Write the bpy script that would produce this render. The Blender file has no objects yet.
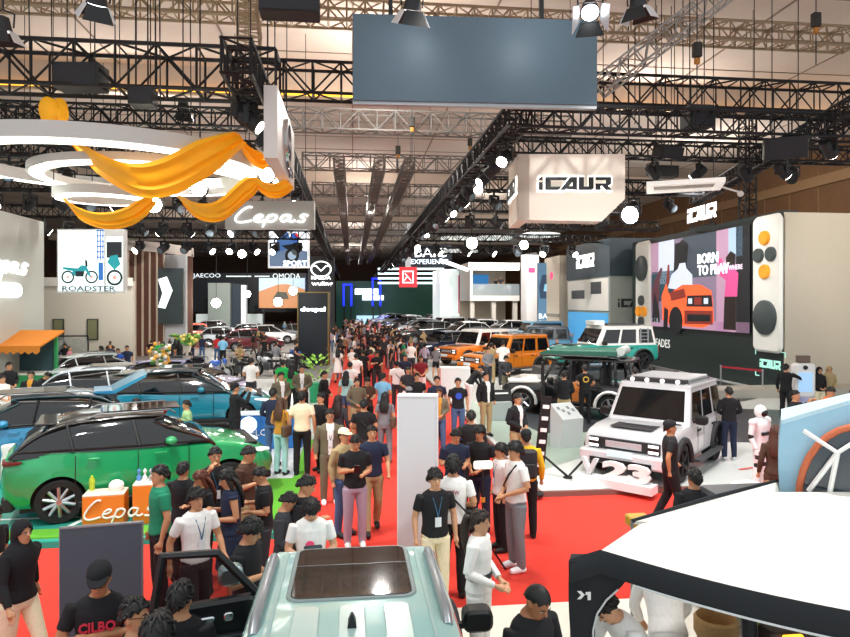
import bpy, math, random
import numpy as np
from mathutils import Vector, Matrix
random.seed(7)
S = bpy.context.scene
COL = S.collection
PI = math.pi
# ---------------------------------------------------------------- camera, world, light, exposure
FPX, HOR, CH, YAW = 640.0, 303.0, 3.7, math.atan(73 / 640)
cam = bpy.data.cameras.new('camera')
cam.sensor_fit = 'HORIZONTAL'; cam.sensor_width = 36.0
cam.lens = FPX / 850 * 36.0
cam.shift_y = -(318.5 - HOR) / 850
cam.clip_start = 0.1; cam.clip_end = 400
cam_o = bpy.data.objects.new('camera', cam); COL.objects.link(cam_o)
cam_o.location = (0, 0, CH); cam_o.rotation_euler = (PI / 2, 0, -YAW)
S.camera = cam_o
S.view_settings.view_transform = 'Standard'
S.view_settings.look = 'None'
S.view_settings.gamma = 1
S.view_settings.use_curve_mapping = False
S.view_settings.exposure = 0.43
S.cycles.use_denoising = True
S.cycles.max_bounces = 6
S.cycles.sample_clamp_indirect = 6
wd = bpy.data.worlds.new('hall_light'); S.world = wd; wd.use_nodes = True
bg = wd.node_tree.nodes['Background']
bg.inputs[0].default_value = (0.93, 0.97, 1.0, 1); bg.inputs[1].default_value = 0.8
def lamp(kind, name, loc, aim, power, size=0.3, col=(1, 0.97, 0.92), angle=80, blend=0.6):
    l = bpy.data.lights.new(name, kind); l.energy = power; l.color = col
    if kind == 'AREA':
        l.shape = 'RECTANGLE'; l.size, l.size_y = size
    else:
        l.shadow_soft_size = size
    if kind == 'SPOT':
        l.spot_size = math.radians(angle); l.spot_blend = blend
    o = bpy.data.objects.new(name, l); COL.objects.link(o); o.location = loc
    o.rotation_euler = (Vector(aim) - Vector(loc)).to_track_quat('-Z', 'Y').to_euler()
    return o
# show lamps rigged in the trusses over each stand
LAMPS = [((4.6, 9.5, 8.0), (6.5, 14, 0), 1900, 95), ((11, 14, 7.6), (8, 15, 0), 1600, 95), ((6, 20, 7.6), (8, 22, 0), 1800, 100),
         ((12, 21, 7.6), (15, 30, 3), 1500, 95), ((8, 31, 7.6), (9, 33, 0), 1800, 110), ((9, 46, 7.6), (9, 50, 0), 2500, 120),
         ((-3.5, 9, 7.6), (-3.5, 13, 0), 1700, 95), ((-9, 13, 7.6), (-7, 15.5, 0), 1700, 100), ((-4, 18, 7.6), (-4, 20, 0), 1600, 100),
         ((-7, 21, 7.6), (-8, 24, 0), 1300, 110), ((-6, 32, 7.6), (-7, 36, 0), 2200, 120), ((-8, 50, 7.6), (-9, 56, 0), 3500, 130),
         ((1.5, 10, 8.6), (1.2, 11, 0), 1100, 95), ((1.0, 24, 8.6), (1.2, 26, 0), 1300, 110), ((1.0, 42, 8.6), (1.2, 46, 0), 1600, 120),
         ((4.4, 5.6, 7.5), (4.0, 7, 0), 1100, 90), ((-3.0, 5.4, 7.5), (-3.0, 7, 0), 700, 90), ((9, 70, 8), (9, 72, 0), 3500, 130)]
for x, y in ((1, 22), (-9, 27), (12, 26), (1, 44), (-10, 50), (11, 52), (0, 76), (0, 104), (20, 34)):
    lamp('POINT', 'ceiling_fill_light', (x, y, 10.2), (x, y, 0), 620, 0.2, (1, .96, .91))  # added fill lights without a fixture, to brighten the ceiling
lamp('SPOT', 'sign_fill_light', (5.6, 10.5, 8.6), (6.0, 16.5, 6.8), 700, .15, (1, .97, .92), 34)  # extra spot put in to brighten the cream hanging sign
for p, q, w in (((1.05, 10.2, 9.05), (1.0, 11.9, 8.0), 26), ((3.5, 9.9, 9.0), (3.35, 11.8, 8.6), 30)): lamp('SPOT', 'screen_wash_lamp', p, q, w, .12, (.9, .96, 1), 70, 1)
lamp('SPOT', 'balcony_fill_light', (12, 50, 9.2), (13, 60, 4.5), 2600, .2, (1, .98, .95), 90)  # added fill to lift the white balcony booth
lamp('SPOT', 'tower_fill_light', (9, 38, 9.0), (16, 42, 4), 1300, .2, (1, .98, .95), 80)  # invented spot that lifts the grey sign tower
lamp('SPOT', 'booth_fill_light', (-12, 58, 9.2), (-14, 72, 4), 2600, .2, (1, .98, .95), 110)  # fill added for the far booths across the aisle
lamp('SPOT', 'pavilion_fill_light', (-11, 36, 9.2), (-14, 46, 4), 1300, .2, (1, .98, .95), 90)  # added fill on the slatted pavilion, not a rigged lamp
lamp('SPOT', 'wall_fill_light', (19, 17, 7.8), (24, 26, 7), 900, .2, (1, .9, .78), 110)  # spot added to bring up the brown side wall
for i, (p, a, w, an) in enumerate(LAMPS):
    lamp('SPOT', 'show_lamp', p, a, w * .72, 0.22, angle=an)

# ---------------------------------------------------------------- frame of the place: X across the aisle, Y along it, Z up
SA, CA = math.sin(YAW), math.cos(YAW)
def at(px, d):                                   # plan position seen in column px at distance d
    s = (px - 425) * d / FPX
    return (d * SA + s * CA, d * CA - s * SA)
def zat(py, d): return CH + (HOR - py) * d / FPX
def gd(py, z=0.0): return FPX * (CH - z) / (py - HOR)
def gnd(px, py, z=0.0): return at(px, gd(py, z))

def lin(c):
    if isinstance(c, str):
        c = tuple(int(c[i:i + 2], 16) / 255 for i in (0, 2, 4))
    return tuple((x / 12.92 if x <= 0.04045 else ((x + 0.055) / 1.055) ** 2.4) for x in c)
MC = {}
def mat(col, rough=0.6, metal=0.0, emit=0.0, coat=0.0, noise=0.0, scale=8.0, alpha=1.0, trans=0.0, name=None, bump=0.0):
    key = (col, rough, metal, emit, coat, noise, scale, alpha, trans, bump)
    if key in MC: return MC[key]
    m = bpy.data.materials.new(name or 'm_' + str(col)); m.use_nodes = True
    nt = m.node_tree; b = nt.nodes['Principled BSDF']
    c = (*lin(col), 1)
    b.inputs['Base Color'].default_value = c
    b.inputs['Roughness'].default_value = rough
    b.inputs['Metallic'].default_value = metal
    b.inputs['Coat Weight'].default_value = coat
    b.inputs['Coat Roughness'].default_value = 0.06
    b.inputs['Transmission Weight'].default_value = trans
    b.inputs['Alpha'].default_value = alpha
    if emit:
        b.inputs['Emission Color'].default_value = c
        b.inputs['Emission Strength'].default_value = emit
    if noise or bump:
        tc = nt.nodes.new('ShaderNodeTexCoord'); n = nt.nodes.new('ShaderNodeTexNoise')
        n.inputs['Scale'].default_value = scale; n.inputs['Detail'].default_value = 5
        nt.links.new(tc.outputs['Object'], n.inputs['Vector'])
        if noise:
            mx = nt.nodes.new('ShaderNodeMix'); mx.data_type = 'RGBA'
            mx.inputs['A'].default_value = tuple(x * (1 - noise) for x in c[:3]) + (1,)
            mx.inputs['B'].default_value = tuple(min(1, x * (1 + noise)) for x in c[:3]) + (1,)
            nt.links.new(n.outputs['Fac'], mx.inputs['Factor']); nt.links.new(mx.outputs['Result'], b.inputs['Base Color'])
        if bump:
            bp = nt.nodes.new('ShaderNodeBump'); bp.inputs['Strength'].default_value = bump
            nt.links.new(n.outputs['Fac'], bp.inputs['Height']); nt.links.new(bp.outputs['Normal'], b.inputs['Normal'])
    MC[key] = m
    return m
def fab(c): return mat(c, 0.9, noise=0.12, scale=30)
def paint(c): return mat(c, 0.28, 0.15, coat=1.0)
def glow(c, e=1.0): return mat(c, 0.5, emit=e)
GLASS = mat('0a0d10', 0.05, coat=0.6)
RUBBER = mat('101112', 0.75)
BLACK = mat('0c0d0f', 0.5)
DARK = mat('1b1c1f', 0.6)
CHROME = mat('c8ccd0', 0.18, 1.0)
ALLOY = mat('b9bcc0', 0.3, 0.9)
WHITE = mat('f0f0ee', 0.5)
GREY = mat('8a8d90', 0.6)
CLEAR = mat('dfe8ec', 0.03, alpha=0.22)

class MB:
    """gathers shapes and links them as one mesh"""
    def __init__(s): s.v = []; s.f = []; s.m = []
    def add(s, vs, fs, mi=0, M=None):
        n = len(s.v)
        s.v += [tuple(M @ Vector(p)) if M else tuple(p) for p in vs]
        s.f += [tuple(i + n for i in f) for f in fs]; s.m += [mi] * len(fs)
        return s
    def box(s, c, d, mi=0, M=None, rz=0):
        x, y, z = d[0] / 2, d[1] / 2, d[2] / 2
        T = Matrix.Translation(c) @ Matrix.Rotation(rz, 4, 'Z')
        vs = [T @ Vector((a * x, b * y, e * z)) for a in (-1, 1) for b in (-1, 1) for e in (-1, 1)]
        return s.add(vs, [(0, 1, 3, 2), (4, 6, 7, 5), (0, 4, 5, 1), (2, 3, 7, 6), (0, 2, 6, 4), (1, 5, 7, 3)], mi, M)
    def bb(s, x0, x1, y0, y1, z0, z1, mi=0, M=None):
        return s.box(((x0 + x1) / 2, (y0 + y1) / 2, (z0 + z1) / 2), (x1 - x0, y1 - y0, z1 - z0), mi, M)
    def rbox(s, c, d, r=0.03, mi=0, M=None, seg=3, axis=2):
        """box with rounded vertical edges and small top/bottom bevels"""
        a = [0, 1, 2]; a.remove(axis)
        hx, hy, hz = d[a[0]] / 2, d[a[1]] / 2, d[axis] / 2
        r = min(r, hx * .99, hy * .99); b = min(r * .4, hz * .9)
        rings = []
        for z, ins in ((-hz, b), (-hz + b, 0), (hz - b, 0), (hz, b)):
            ring = []
            for k, (sx, sy) in enumerate(((1, 1), (-1, 1), (-1, -1), (1, -1))):
                for j in range(seg + 1):
                    t = PI / 2 * (k + j / seg)
                    rr = max(r - ins, 0.001)
                    p = [0, 0, 0]
                    p[a[0]] = c[a[0]] + sx * (hx - r) + rr * math.cos(t)
                    p[a[1]] = c[a[1]] + sy * (hy - r) + rr * math.sin(t)
                    p[axis] = c[axis] + z
                    ring.append(p)
            rings.append(ring)
        return s.loft(rings, mi, M)
    def loft(s, rings, mi=0, M=None, caps=True, closed=True):
        n = len(rings[0]); vs = [p for r in rings for p in r]; fs = []
        for i in range(len(rings) - 1):
            for j in range(n if closed else n - 1):
                k = (j + 1) % n
                fs.append((i * n + j, i * n + k, (i + 1) * n + k, (i + 1) * n + j))
        if caps:
            fs.append(tuple(range(n - 1, -1, -1))); fs.append(tuple(range((len(rings) - 1) * n, len(rings) * n)))
        return s.add(vs, fs, mi, M)
    def tube(s, pts, r, mi=0, M=None, seg=8, sy=1.0, caps=True):
        pts = [Vector(p) for p in pts]; rs = r if isinstance(r, (list, tuple)) else [r] * len(pts)
        rings = []; up = None
        for i, p in enumerate(pts):
            t = (pts[min(i + 1, len(pts) - 1)] - pts[max(i - 1, 0)])
            if t.length < 1e-9: t = Vector((0, 0, 1))
            t.normalize()
            if up is None:
                up = Vector((0, 1, 0)) if abs(t.y) < 0.9 else Vector((1, 0, 0))
            u = (up - t * up.dot(t)); u.normalize(); w = t.cross(u); up = u
            rings.append([p + (u * math.cos(2 * PI * k / seg) * sy + w * math.sin(2 * PI * k / seg)) * rs[i] for k in range(seg)])
        return s.loft(rings, mi, M, caps)
    def lathe(s, prof, c=(0, 0, 0), seg=20, axis='Z', mi=0, M=None, caps=False):
        rings = []
        for r, h in prof:
            ring = []
            for k in range(seg):
                a = 2 * PI * k / seg; x, y = r * math.cos(a), r * math.sin(a)
                p = {'Z': (x, y, h), 'Y': (y, h, x), 'X': (h, x, y)}[axis]
                ring.append((c[0] + p[0], c[1] + p[1], c[2] + p[2]))
            rings.append(ring)
        return s.loft(rings, mi, M, caps)
    def ball(s, c, r, mi=0, M=None, seg=12, rings=8):
        r = r if isinstance(r, (list, tuple)) else (r, r, r)
        rr = []
        for i in range(rings + 1):
            t = PI * i / rings; q = max(math.sin(t), 0.01)
            rr.append([(c[0] + r[0] * q * math.cos(2 * PI * k / seg), c[1] + r[1] * q * math.sin(2 * PI * k / seg), c[2] - r[2] * math.cos(t)) for k in range(seg)])
        return s.loft(rr, mi, M)
    def prism(s, poly, t, M=None, mi=0):
        """2-D polygon (x, z) extruded along y by t"""
        n = len(poly)
        vs = [(x, 0, z) for x, z in poly] + [(x, t, z) for x, z in poly]
        fs = [tuple(range(n)), tuple(range(2 * n - 1, n - 1, -1))] + [(i, i + n, (i + 1) % n + n, (i + 1) % n) for i in range(n)]
        return s.add(vs, fs, mi, M)
    def mesh(s, name, mats, smooth=None):
        me = bpy.data.meshes.new(name); me.from_pydata(s.v, [], s.f)
        for m in (mats if isinstance(mats, (list, tuple)) else [mats]): me.materials.append(m)
        me.polygons.foreach_set('material_index', s.m)
        import bmesh
        bm = bmesh.new(); bm.from_mesh(me)
        bmesh.ops.recalc_face_normals(bm, faces=bm.faces); bm.to_mesh(me); bm.free()
        if smooth is not None:
            me.polygons.foreach_set('use_smooth', [True] * len(me.polygons)); me.set_sharp_from_angle(angle=math.radians(smooth))
        me.update()
        return me
    def build(s, name, mats, parent=None, smooth=None, label=None):
        return put(name, s.mesh(name, mats, smooth), parent, label)
def put(name, me, parent=None, label=None):
    o = bpy.data.objects.new(name, me); COL.objects.link(o)
    if parent: o.parent = parent
    if label: o['label'] = label
    return o
def tag(o, label, cat, group=None):
    o['label'] = label; o['category'] = cat
    if group: o['group'] = group
    return o
def thing(name, label, cat, loc=(0, 0, 0), rz=0.0, group=None):
    o = bpy.data.objects.new(name, None); COL.objects.link(o); o.empty_display_size = 0.1
    o.location = loc; o.rotation_euler = (0, 0, rz)
    return tag(o, label, cat, group)
def struct(name, mb, mats, smooth=None):
    o = mb.build(name, mats, None, smooth); o['kind'] = 'structure'; return o
KIDS = {}
def kids(o):
    return [c for c in o.children]
def dup(root, loc, rz=0.0, label=None, group=None, scale=None):
    ch = KIDS.get(root.name)
    if ch is None:
        ch = KIDS[root.name] = [(c, list(c.children)) for c in root.children]
    r = root.copy(); COL.objects.link(r); r.location = loc; r.rotation_euler = (0, 0, rz)
    if scale: r.scale = (scale,) * 3
    if label: r['label'] = label
    if group: r['group'] = group
    for c, g in ch:
        k = c.copy(); COL.objects.link(k); k.parent = r
        for e in g:
            q = e.copy(); COL.objects.link(q); q.parent = k
    return r
def Tm(loc=(0, 0, 0), rz=0, rx=0, ry=0, sc=1):
    return Matrix.Translation(loc) @ Matrix.Rotation(rz, 4, 'Z') @ Matrix.Rotation(rx, 4, 'X') @ Matrix.Rotation(ry, 4, 'Y') @ Matrix.Scale(sc, 4)
# ---- lettering: text stands in the local x-z plane, read from -y
def text(parent, s, x, z, h, m, y=0.0, ext=0.01, M=None, name='lettering', shear=0.0, width=None, align='CENTER', bold=0.0):
    cu = bpy.data.curves.new(name, 'FONT'); cu.body = s; cu.size = 1.0; cu.align_x = align; cu.shear = shear
    cu.extrude = 0.02; cu.offset = bold; cu.resolution_u = 2
    to = bpy.data.objects.new(name, cu)
    me = bpy.data.meshes.new_from_object(to); bpy.data.objects.remove(to)
    n = len(me.vertices)
    co = np.empty(n * 3); me.vertices.foreach_get('co', co); co = co.reshape(-1, 3)
    x0, x1, y0, y1 = co[:, 0].min(), co[:, 0].max(), co[:, 1].min(), co[:, 1].max()
    k = h / (y1 - y0); kx = width / (x1 - x0) if width else k
    cx = {'CENTER': (x0 + x1) / 2, 'LEFT': x0, 'RIGHT': x1}[align]
    out = np.stack([x + (co[:, 0] - cx) * kx, y - (co[:, 2] / 0.02) * ext, z + (co[:, 1] - (y0 + y1) / 2) * k], 1)
    if M is not None:
        A = np.array(M); out = out @ A[:3, :3].T + A[:3, 3]
    me.vertices.foreach_set('co', out.ravel()); me.materials.clear(); me.materials.append(m); me.update()
    return put(name, me, parent)
ICAUR = [[(0, 0), (.26, 0), (.26, .6), (0, .6)], [(0, .74), (.26, .74), (.26, 1), (.12, 1), (0, .88)],
         [(.42, 0), (1.3, 0), (1.48, .27), (.8, .27), (.8, .73), (1.75, .73), (1.95, 1), (.42, 1)],
         [(1.4, 0), (1.75, 0), (2.2, .6), (2.2, .3), (1.95, .3), (1.8, .08), (2.5, 0), (2.5, 1), (2.05, 1)],
         [(2.62, 1), (2.62, 0), (3.5, 0), (3.6, .12), (3.6, 1), (3.26, 1), (3.26, .27), (2.96, .27), (2.96, 1)],
         [(3.72, 1), (4.75, 1), (4.75, .45), (4.55, .32), (4.8, 0), (4.4, 0), (4.15, .32), (4.06, .32), (4.06, 0), (3.72, 0), (3.72, .5), (4.4, .5), (4.4, .75), (3.72, .75)]]
def icaur(parent, x, z, w, h, m, y=0.0, t=0.02, M=None, name='brand_lettering'):
    b = MB()
    for p in ICAUR:
        b.prism([(x + (a / 4.8 - .5) * w, z + (c - .5) * h) for a, c in p], t, (M or Matrix()) @ Matrix.Translation((0, y - t, 0)))
    return b.build(name, m, parent)
LEPAS = [[(.62, .98), (.45, 1.0), (.2, .72), (.02, .3), (.1, .06), (.35, .02), (.7, .12)],
         [(.78, .26), (1.0, .3), (1.12, .42), (1.02, .5), (.84, .38), (.8, .16), (.98, .04), (1.25, .12)],
         [(1.38, .5), (1.28, .1), (1.2, -.3)], [(1.34, .32), (1.5, .5), (1.7, .4), (1.64, .14), (1.46, .04), (1.32, .14)],
         [(2.24, .46), (2.0, .48), (1.88, .26), (1.98, .06), (2.18, .18), (2.28, .46)], [(2.28, .46), (2.22, .14), (2.36, .06), (2.5, .14)],
         [(2.98, .44), (2.78, .5), (2.68, .38), (2.86, .22), (2.8, .04), (2.58, .06)]]
def smooth_path(pts, n=5):
    P = [Vector(p) for p in pts]; out = []
    for i in range(len(P) - 1):
        a, b, c, d = P[max(i - 1, 0)], P[i], P[i + 1], P[min(i + 2, len(P) - 1)]
        for k in range(n):
            t = k / n
            out.append(0.5 * ((2 * b) + (c - a) * t + (2 * a - 5 * b + 4 * c - d) * t * t + (3 * b - a - 3 * c + d) * t ** 3))
    out.append(P[-1]); return out
def lepas(parent, x, z, w, h, m, y=0.0, M=None, r=0.055, name='script_lettering'):
    b = MB()
    for st in LEPAS:
        pts = [(x + (p.x / 3.0 - .5) * w, y, z + (p.y - .4) * h) for p in smooth_path([(a + c * .12, c) for a, c in st])]
        b.tube(pts, r * h, 0, M, seg=6)
    return b.build(name, m, parent)
# ---------------------------------------------------------------- structure: floor, carpets, walls, ceiling
def floor_mat():
    m = mat('9d9c98', 0.25, noise=0.1, scale=0.6, name='hall_floor'); return m
struct('floor', MB().bb(-45, 40, -3, 142, -0.2, 0.0), floor_mat())
RED = mat('d8382a', 0.95, noise=0.07, scale=3.0, bump=0.05, name='red_carpet')
b = MB(); b.add([(-14, 4, .012), (14, 4, .012), (14, 12.0, .012), (3.55, 12.0, .012), (3.55, 120, .012), (-1.0, 120, .012), (-1.0, 10.2, .012), (-14, 10.2, .012)], [tuple(range(8))])
b.add([(-14, 1, .011), (-1.4, 1, .011), (-1.4, 4, .011), (-14, 4, .011)], [(0, 1, 2, 3)])
struct('floor_carpet', b, RED)
struct('floor_cream_stand', MB().bb(-1.4, 14, -2, 7.55, -.1, 0.06), mat('e6e0d2', 0.3, noise=.04))
# white stand platform by the boxy cars, with its dark zones
WF = mat('dde2e0', 0.22, noise=0.03, scale=2, name='white_gloss_floor')
b = MB().bb(3.6, 26, 11.9, 23.9, -.1, .1).bb(3.6, 17.3, 23.9, 52, -.1, .1); struct('floor_white_stand', b, WF)
struct('trim_1', MB().bb(3.55, 26, 11.82, 11.9, 0, .11).bb(3.52, 3.6, 11.82, 52, 0, .11), mat('7d5a52', 0.6))
DF = mat('3c4145', 0.3, noise=.1, scale=2)
b = MB(); b.add([(5.2, 17.2, .105), (11.5, 17.2, .105), (13.5, 21.5, .105), (16.8, 23.6, .105), (16.8, 36, .105), (8, 23.4, .105), (4.6, 22.6, .105)], [tuple(range(7))])
b.add([(9.5, 15.6, .106), (13.6, 14.8, .106), (16.5, 19.5, .106), (13, 20.4, .106)], [(0, 1, 2, 3)])
struct('floor_dark_inlay', b, DF)
struct('floor_mint_zone', MB().add([(3.75, 13.2, .104), (5.6, 14.6, .104), (6.6, 17.6, .104), (4.7, 22.8, .104), (3.75, 23.5, .104)], [(0, 1, 2, 3, 4)]), mat('9fb2a6', .3, noise=.06, scale=2))
b = MB()
for k in range(3):
    b.add([(8.3 + k * .35, 12.9 - k * .1, .107), (11.2 + k * .35, 13.8 - k * .1, .107), (11.2 + k * .35, 13.92 - k * .1, .107), (8.3 + k * .35, 13.0 - k * .1, .107)], [(0, 1, 2, 3)])
b.add([(10.2, 12.6, .107), (15.6, 13.4, .107), (15.6, 13.55, .107), (10.2, 12.7, .107)], [(0, 1, 2, 3)])
struct('floor_markings', b, mat('c9443a', 0.6))
# stand platform on the other side: white, teal court, turf strips
struct('floor_left_stand', MB().bb(-16, -1.0, 10.35, 31, -.1, .1), WF)
struct('floor_teal_court', MB().bb(-13, -1.75, 10.75, 13.6, .1, .106).bb(-13, -3.4, 13.6, 16.6, .1, .106), mat('2f9a86', 0.25, noise=.12, scale=1.5))
b = MB()
for x in (-9.5, -6.6, -4.6, -2.6):
    b.add([(x, 10.75, .109), (x + .1, 10.75, .109), (x + .85, 13.5, .109), (x + .75, 13.5, .109)], [(0, 1, 2, 3)])
b.add([(-13, 11.3, .109), (-1.8, 11.3, .109), (-1.8, 11.38, .109), (-13, 11.38, .109)], [(0, 1, 2, 3)])
struct('floor_court_lines', b, mat('e8f4f0', 0.4))
struct('trim_2', MB().bb(-16, -1.0, 10.22, 10.35, 0, .102), mat('22a08c', 0.4))
TURF = mat('5fae2e', 0.95, noise=.35, scale=40, bump=.6)
struct('floor_turf_strip', MB().bb(-16, -1.0, 10.36, 10.74, .1, .125).bb(-1.7, -1.0, 10.74, 13.3, .1, .125).bb(-1.2, -1.0, 13.3, 17, .1, .125), TURF)
def wall(name, x0, x1, y0, y1, z0, z1, m): return struct(name, MB().bb(x0, x1, y0, y1, z0, z1), m)
BROWN = mat('6b4a2c', 0.75, noise=.25, scale=1.2)
b = MB().bb(27.5, 27.9, 14, 140, 0, 13)
struct('wall_right', b, BROWN)
b = MB()
for k in range(24): b.bb(27.44, 27.5, 15 + k * 2.5, 15.06 + k * 2.5, 0, 11.5)
b.bb(27.3, 27.5, 14, 140, 10.6, 11.2)
struct('trim_3', b, mat('8a6a48', 0.7))
wall('wall_left', -40.4, -40, 26, 140, 0, 13, mat('4a3524', 0.8, noise=.25, scale=1.0))
wall('wall_back', -40, 27.9, 132, 132.4, 0, 13, mat('4b372c', 0.8, noise=.2))
CEIL = mat('d6c7ba', 0.9, noise=.06, scale=.3)
struct('ceiling', MB().bb(-45, 30, 8.5, 140, 13, 13.3), CEIL)
b = MB()
for y in (26, 45, 66, 90): b.bb(-40, 27.5, y, y + 1.0, 12.1, 13)
struct('trim_4', b, mat('cdbcab', 0.9))
b = MB()
for x in np.arange(-36, 27, 4.5): b.bb(x, x + .06, 15.5, 130, 12.97, 13.0)
for y in np.arange(18, 130, 3.0): b.bb(-40, 27.5, y, y + .05, 12.975, 13.0)
struct('trim_5', b, mat('8c7c6e', 0.9))
t = thing('hanging_cove_light', 'long warm yellow strip light along the first ceiling beam', 'light', (0, 25.85, 11.95))
MB().bb(-20, 27, 0, .12, -.02, .16).build('light_strip', glow('ffb733', 1.6), t)
MB().bb(-20, 27, -.05, .14, -.12, -.02).build('light_trough', mat('a58f74', .6), t)

# ---------------------------------------------------------------- trusses
def truss(p0, p1, w, h, m, label, group=None, r=.03, step=None, name='hanging_truss', r2=.6):
    p0, p1 = Vector(p0), Vector(p1); L = (p1 - p0).length
    t = thing(name, label, 'truss', p0, 0, group)
    q = (p1 - p0).to_track_quat('X', 'Z'); t.rotation_mode = 'XYZ'; t.rotation_euler = q.to_euler()
    n = max(2, round(L / (step or h * .9))); a = r * r2
    for sy in (-1, 1):
        for sz in (-1, 1):
            MB().tube([(0, sy * w / 2, sz * h / 2), (L, sy * w / 2, sz * h / 2)], r, seg=6).build('chord', m, t, 40)
    b = MB()
    for i in range(n + 1):
        x = L * i / n
        for sy in (-1, 1): b.tube([(x, sy * w / 2, -h / 2), (x, sy * w / 2, h / 2)], a, seg=4)
        for sz in (-1, 1): b.tube([(x, -w / 2, sz * h / 2), (x, w / 2, sz * h / 2)], a, seg=4)
        if i < n:
            x2 = L * (i + 1) / n; u = 1 if i % 2 else -1
            for sy in (-1, 1): b.tube([(x, sy * w / 2, -u * h / 2), (x2, sy * w / 2, u * h / 2)], a, seg=4)
            for sz in (-1, 1): b.tube([(x, -u * w / 2, sz * h / 2), (x2, u * w / 2, sz * h / 2)], a, seg=4)
    b.build('lattice', m, t)
    if abs(p1.z - p0.z) < .01 and p0.z < 12:
        for f in (.5,): MB().tube([(L * f, 0, h / 2 - .02), (L * f, 0, 12.99 - p0.z)], .01, seg=5).build('suspension_cable', DARK, t)
    return t
TB = mat('17181b', 0.55, .3); TC = mat('a08c70', 0.6, .2); TS = mat('a3a09c', 0.4, .6); TG = mat('77736f', 0.6, .3)
ZL = 8.0
truss((-17, 14.2, 8.62), (-1.6, 14.2, 8.62), .8, .9, TB, 'deep black box truss spanning in front of the yellow draped rings', r=.045)
truss((-17, 14.9, 7.85), (-2.4, 14.9, 7.85), .4, .4, TB, 'slim black truss just below the deep black box truss', r=.03)
truss((-3.4, 18.0, 9.85), (16, 18.0, 9.85), .75, .85, TB, 'black box truss passing behind the hanging blue-grey screen', r=.045)
truss((3.7, 14.0, 7.85), (15, 14.0, 7.85), .5, .5, TB, 'black truss at the front of the boxy car stand rig', r=.035)
for k, (y, lab) in enumerate(((18, 'second'), (22, 'third'), (27, 'fourth'), (33, 'fifth'), (40, 'sixth'), (50, 'seventh'))):
    truss((3.9, y, 8.2 if y == 18 else 7.85), (12.6 if 20 < y < 30 else 16.5, y, 8.2 if y == 18 else 7.85), .45, .45, TB, f'{lab} black cross truss from the front over the boxy car stand', r=.035)
truss((3.7, 13.8, 7.9), (3.7, 62, 7.9), .5, .5, TB, 'long black truss along the aisle edge of the boxy car stand', r=.04)
truss((3.9, 62.5, 7.9), (3.9, 115, 7.9), .5, .5, TB, 'far black truss continuing along the aisle beyond the balcony stand', r=.045)
truss((11, 12.6, 8.05), (14.3, 25.4, 8.05), .4, .4, TB, 'slanted black truss above the hanging white light frame', r=.03)
truss((-2.0, 11.4, ZL), (-2.0, 60, ZL), .5, .6, TB, 'long black truss along the aisle edge of the draped ring stand', r=.04)
truss((-2.3, 61, ZL), (-2.3, 112, ZL), .5, .6, TB, 'far black truss along the aisle beyond the winged logo pylon', r=.045)
for y, lab in ((20, 'first'), (26, 'second'), (34, 'third'), (44, 'fourth'), (56, 'fifth')):
    truss((-17, y, 8.3), (-2.1, y, 8.3), .5, .55, TB, f'{lab} black cross truss behind the draped rings counting away from them', r=.04)
truss((-9.3, 13.0, 8.3), (-6.9, 24.0, 8.3), .45, .5, TB, 'slanted black truss carrying the yellow fabric knot', r=.03)
truss((-12.6, 13.5, 7.6), (-5.4, 19.8, 7.6), .35, .4, TB, 'slanted black truss crossing above the white ring lights', r=.03)
truss((-19, 19.0, 12.2), (16, 19.0, 12.2), .6, .6, TC, 'long cream truss under the ceiling front', r=.045)
truss((-7.4, 17.2, 12.3), (-9.0, 13.0, 9.6), .5, .4, TC, 'cream truss dropping steeply to the deep black truss', r=.03)
truss((-2.8, 17.6, 11.7), (-2.3, 14.8, 9.5), .5, .4, TC, 'short cream truss dropping beside the hanging white logo box', r=.03)
truss((6.9, 17.4, 9.75), (11.2, 15.2, 13.0), .45, .5, TS, 'silver truss slanting up to the ceiling above the white sign', r=.03)
for y, z, lab in ((24.5, 10.6, 'nearest'), (33, 10.9, 'second'), (41, 10.9, 'third'), (50, 10.9, 'fourth'), (60, 10.9, 'fifth'), (72, 10.9, 'sixth'), (86, 10.9, 'seventh'), (100, 10.9, 'farthest')):
    truss((-2.5, y, z), (8.5, y, z), .7, .75, TG, f'{lab} grey roof truss crossing above the red aisle', r=.035, r2=.7)
for x, lab in ((-.6, 'near the black pylon side'), (1.3, 'over the middle of the aisle'), (2.7, 'towards the boxy car stand side')):
    truss((x, 30, 10.2), (x, 104, 10.2), .5, .5, TG, f'grey roof truss running lengthwise {lab}', r=.035)
for x, y, z0, z1, lab in ((17.7, 27, 7.4, 13, 'rising behind the lit wordmark on the screen wall'), (-16, 20.6, 0.1, 8.2, 'behind the white lettered wall')):
    truss((x, y, z0), (x, y, z1), .5, .5, TB, f'upright black truss tower {lab}', r=.04)
b = None
# ---------------------------------------------------------------- stage lamps in the trusses
def head_lamp(name, label, lit):
    t = thing(name, label, 'stage light')
    MB().tube([(0, 0, .03), (0, 0, -.12)], .03, seg=6).box((0, 0, .0), (.56, .05, .04)).box((0, 0, .0), (.05, .56, .04)).build('clamp', BLACK, t)
    b = MB().box((0, 0, -.14), (.34, .1, .05)).box((-.16, 0, -.28), (.03, .09, .28)).box((.16, 0, -.28), (.03, .09, .28)); b.build('yoke', BLACK, t)
    T = Matrix.Translation((0, 0, -.34)) @ Matrix.Rotation(math.radians(-55), 4, 'X')
    MB().lathe([(.04, .2), (.1, .18), (.13, .05), (.14, -.2), (.13, -.22)], seg=14, M=T, caps=True).build('lamp_body', DARK, t, 40)
    MB().lathe([(.115, -.222), (.115, -.235), (.02, -.245)], seg=14, M=T, caps=True).build('lens', glow('fff6e6', 14) if lit else mat('8fa0ac', .1, .5), t, 40)
    return t
protoL = head_lamp('hanging_spotlight', '', True); protoU = head_lamp('hanging_spotlight', '', False)
usedL = {True: False, False: False}
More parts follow.
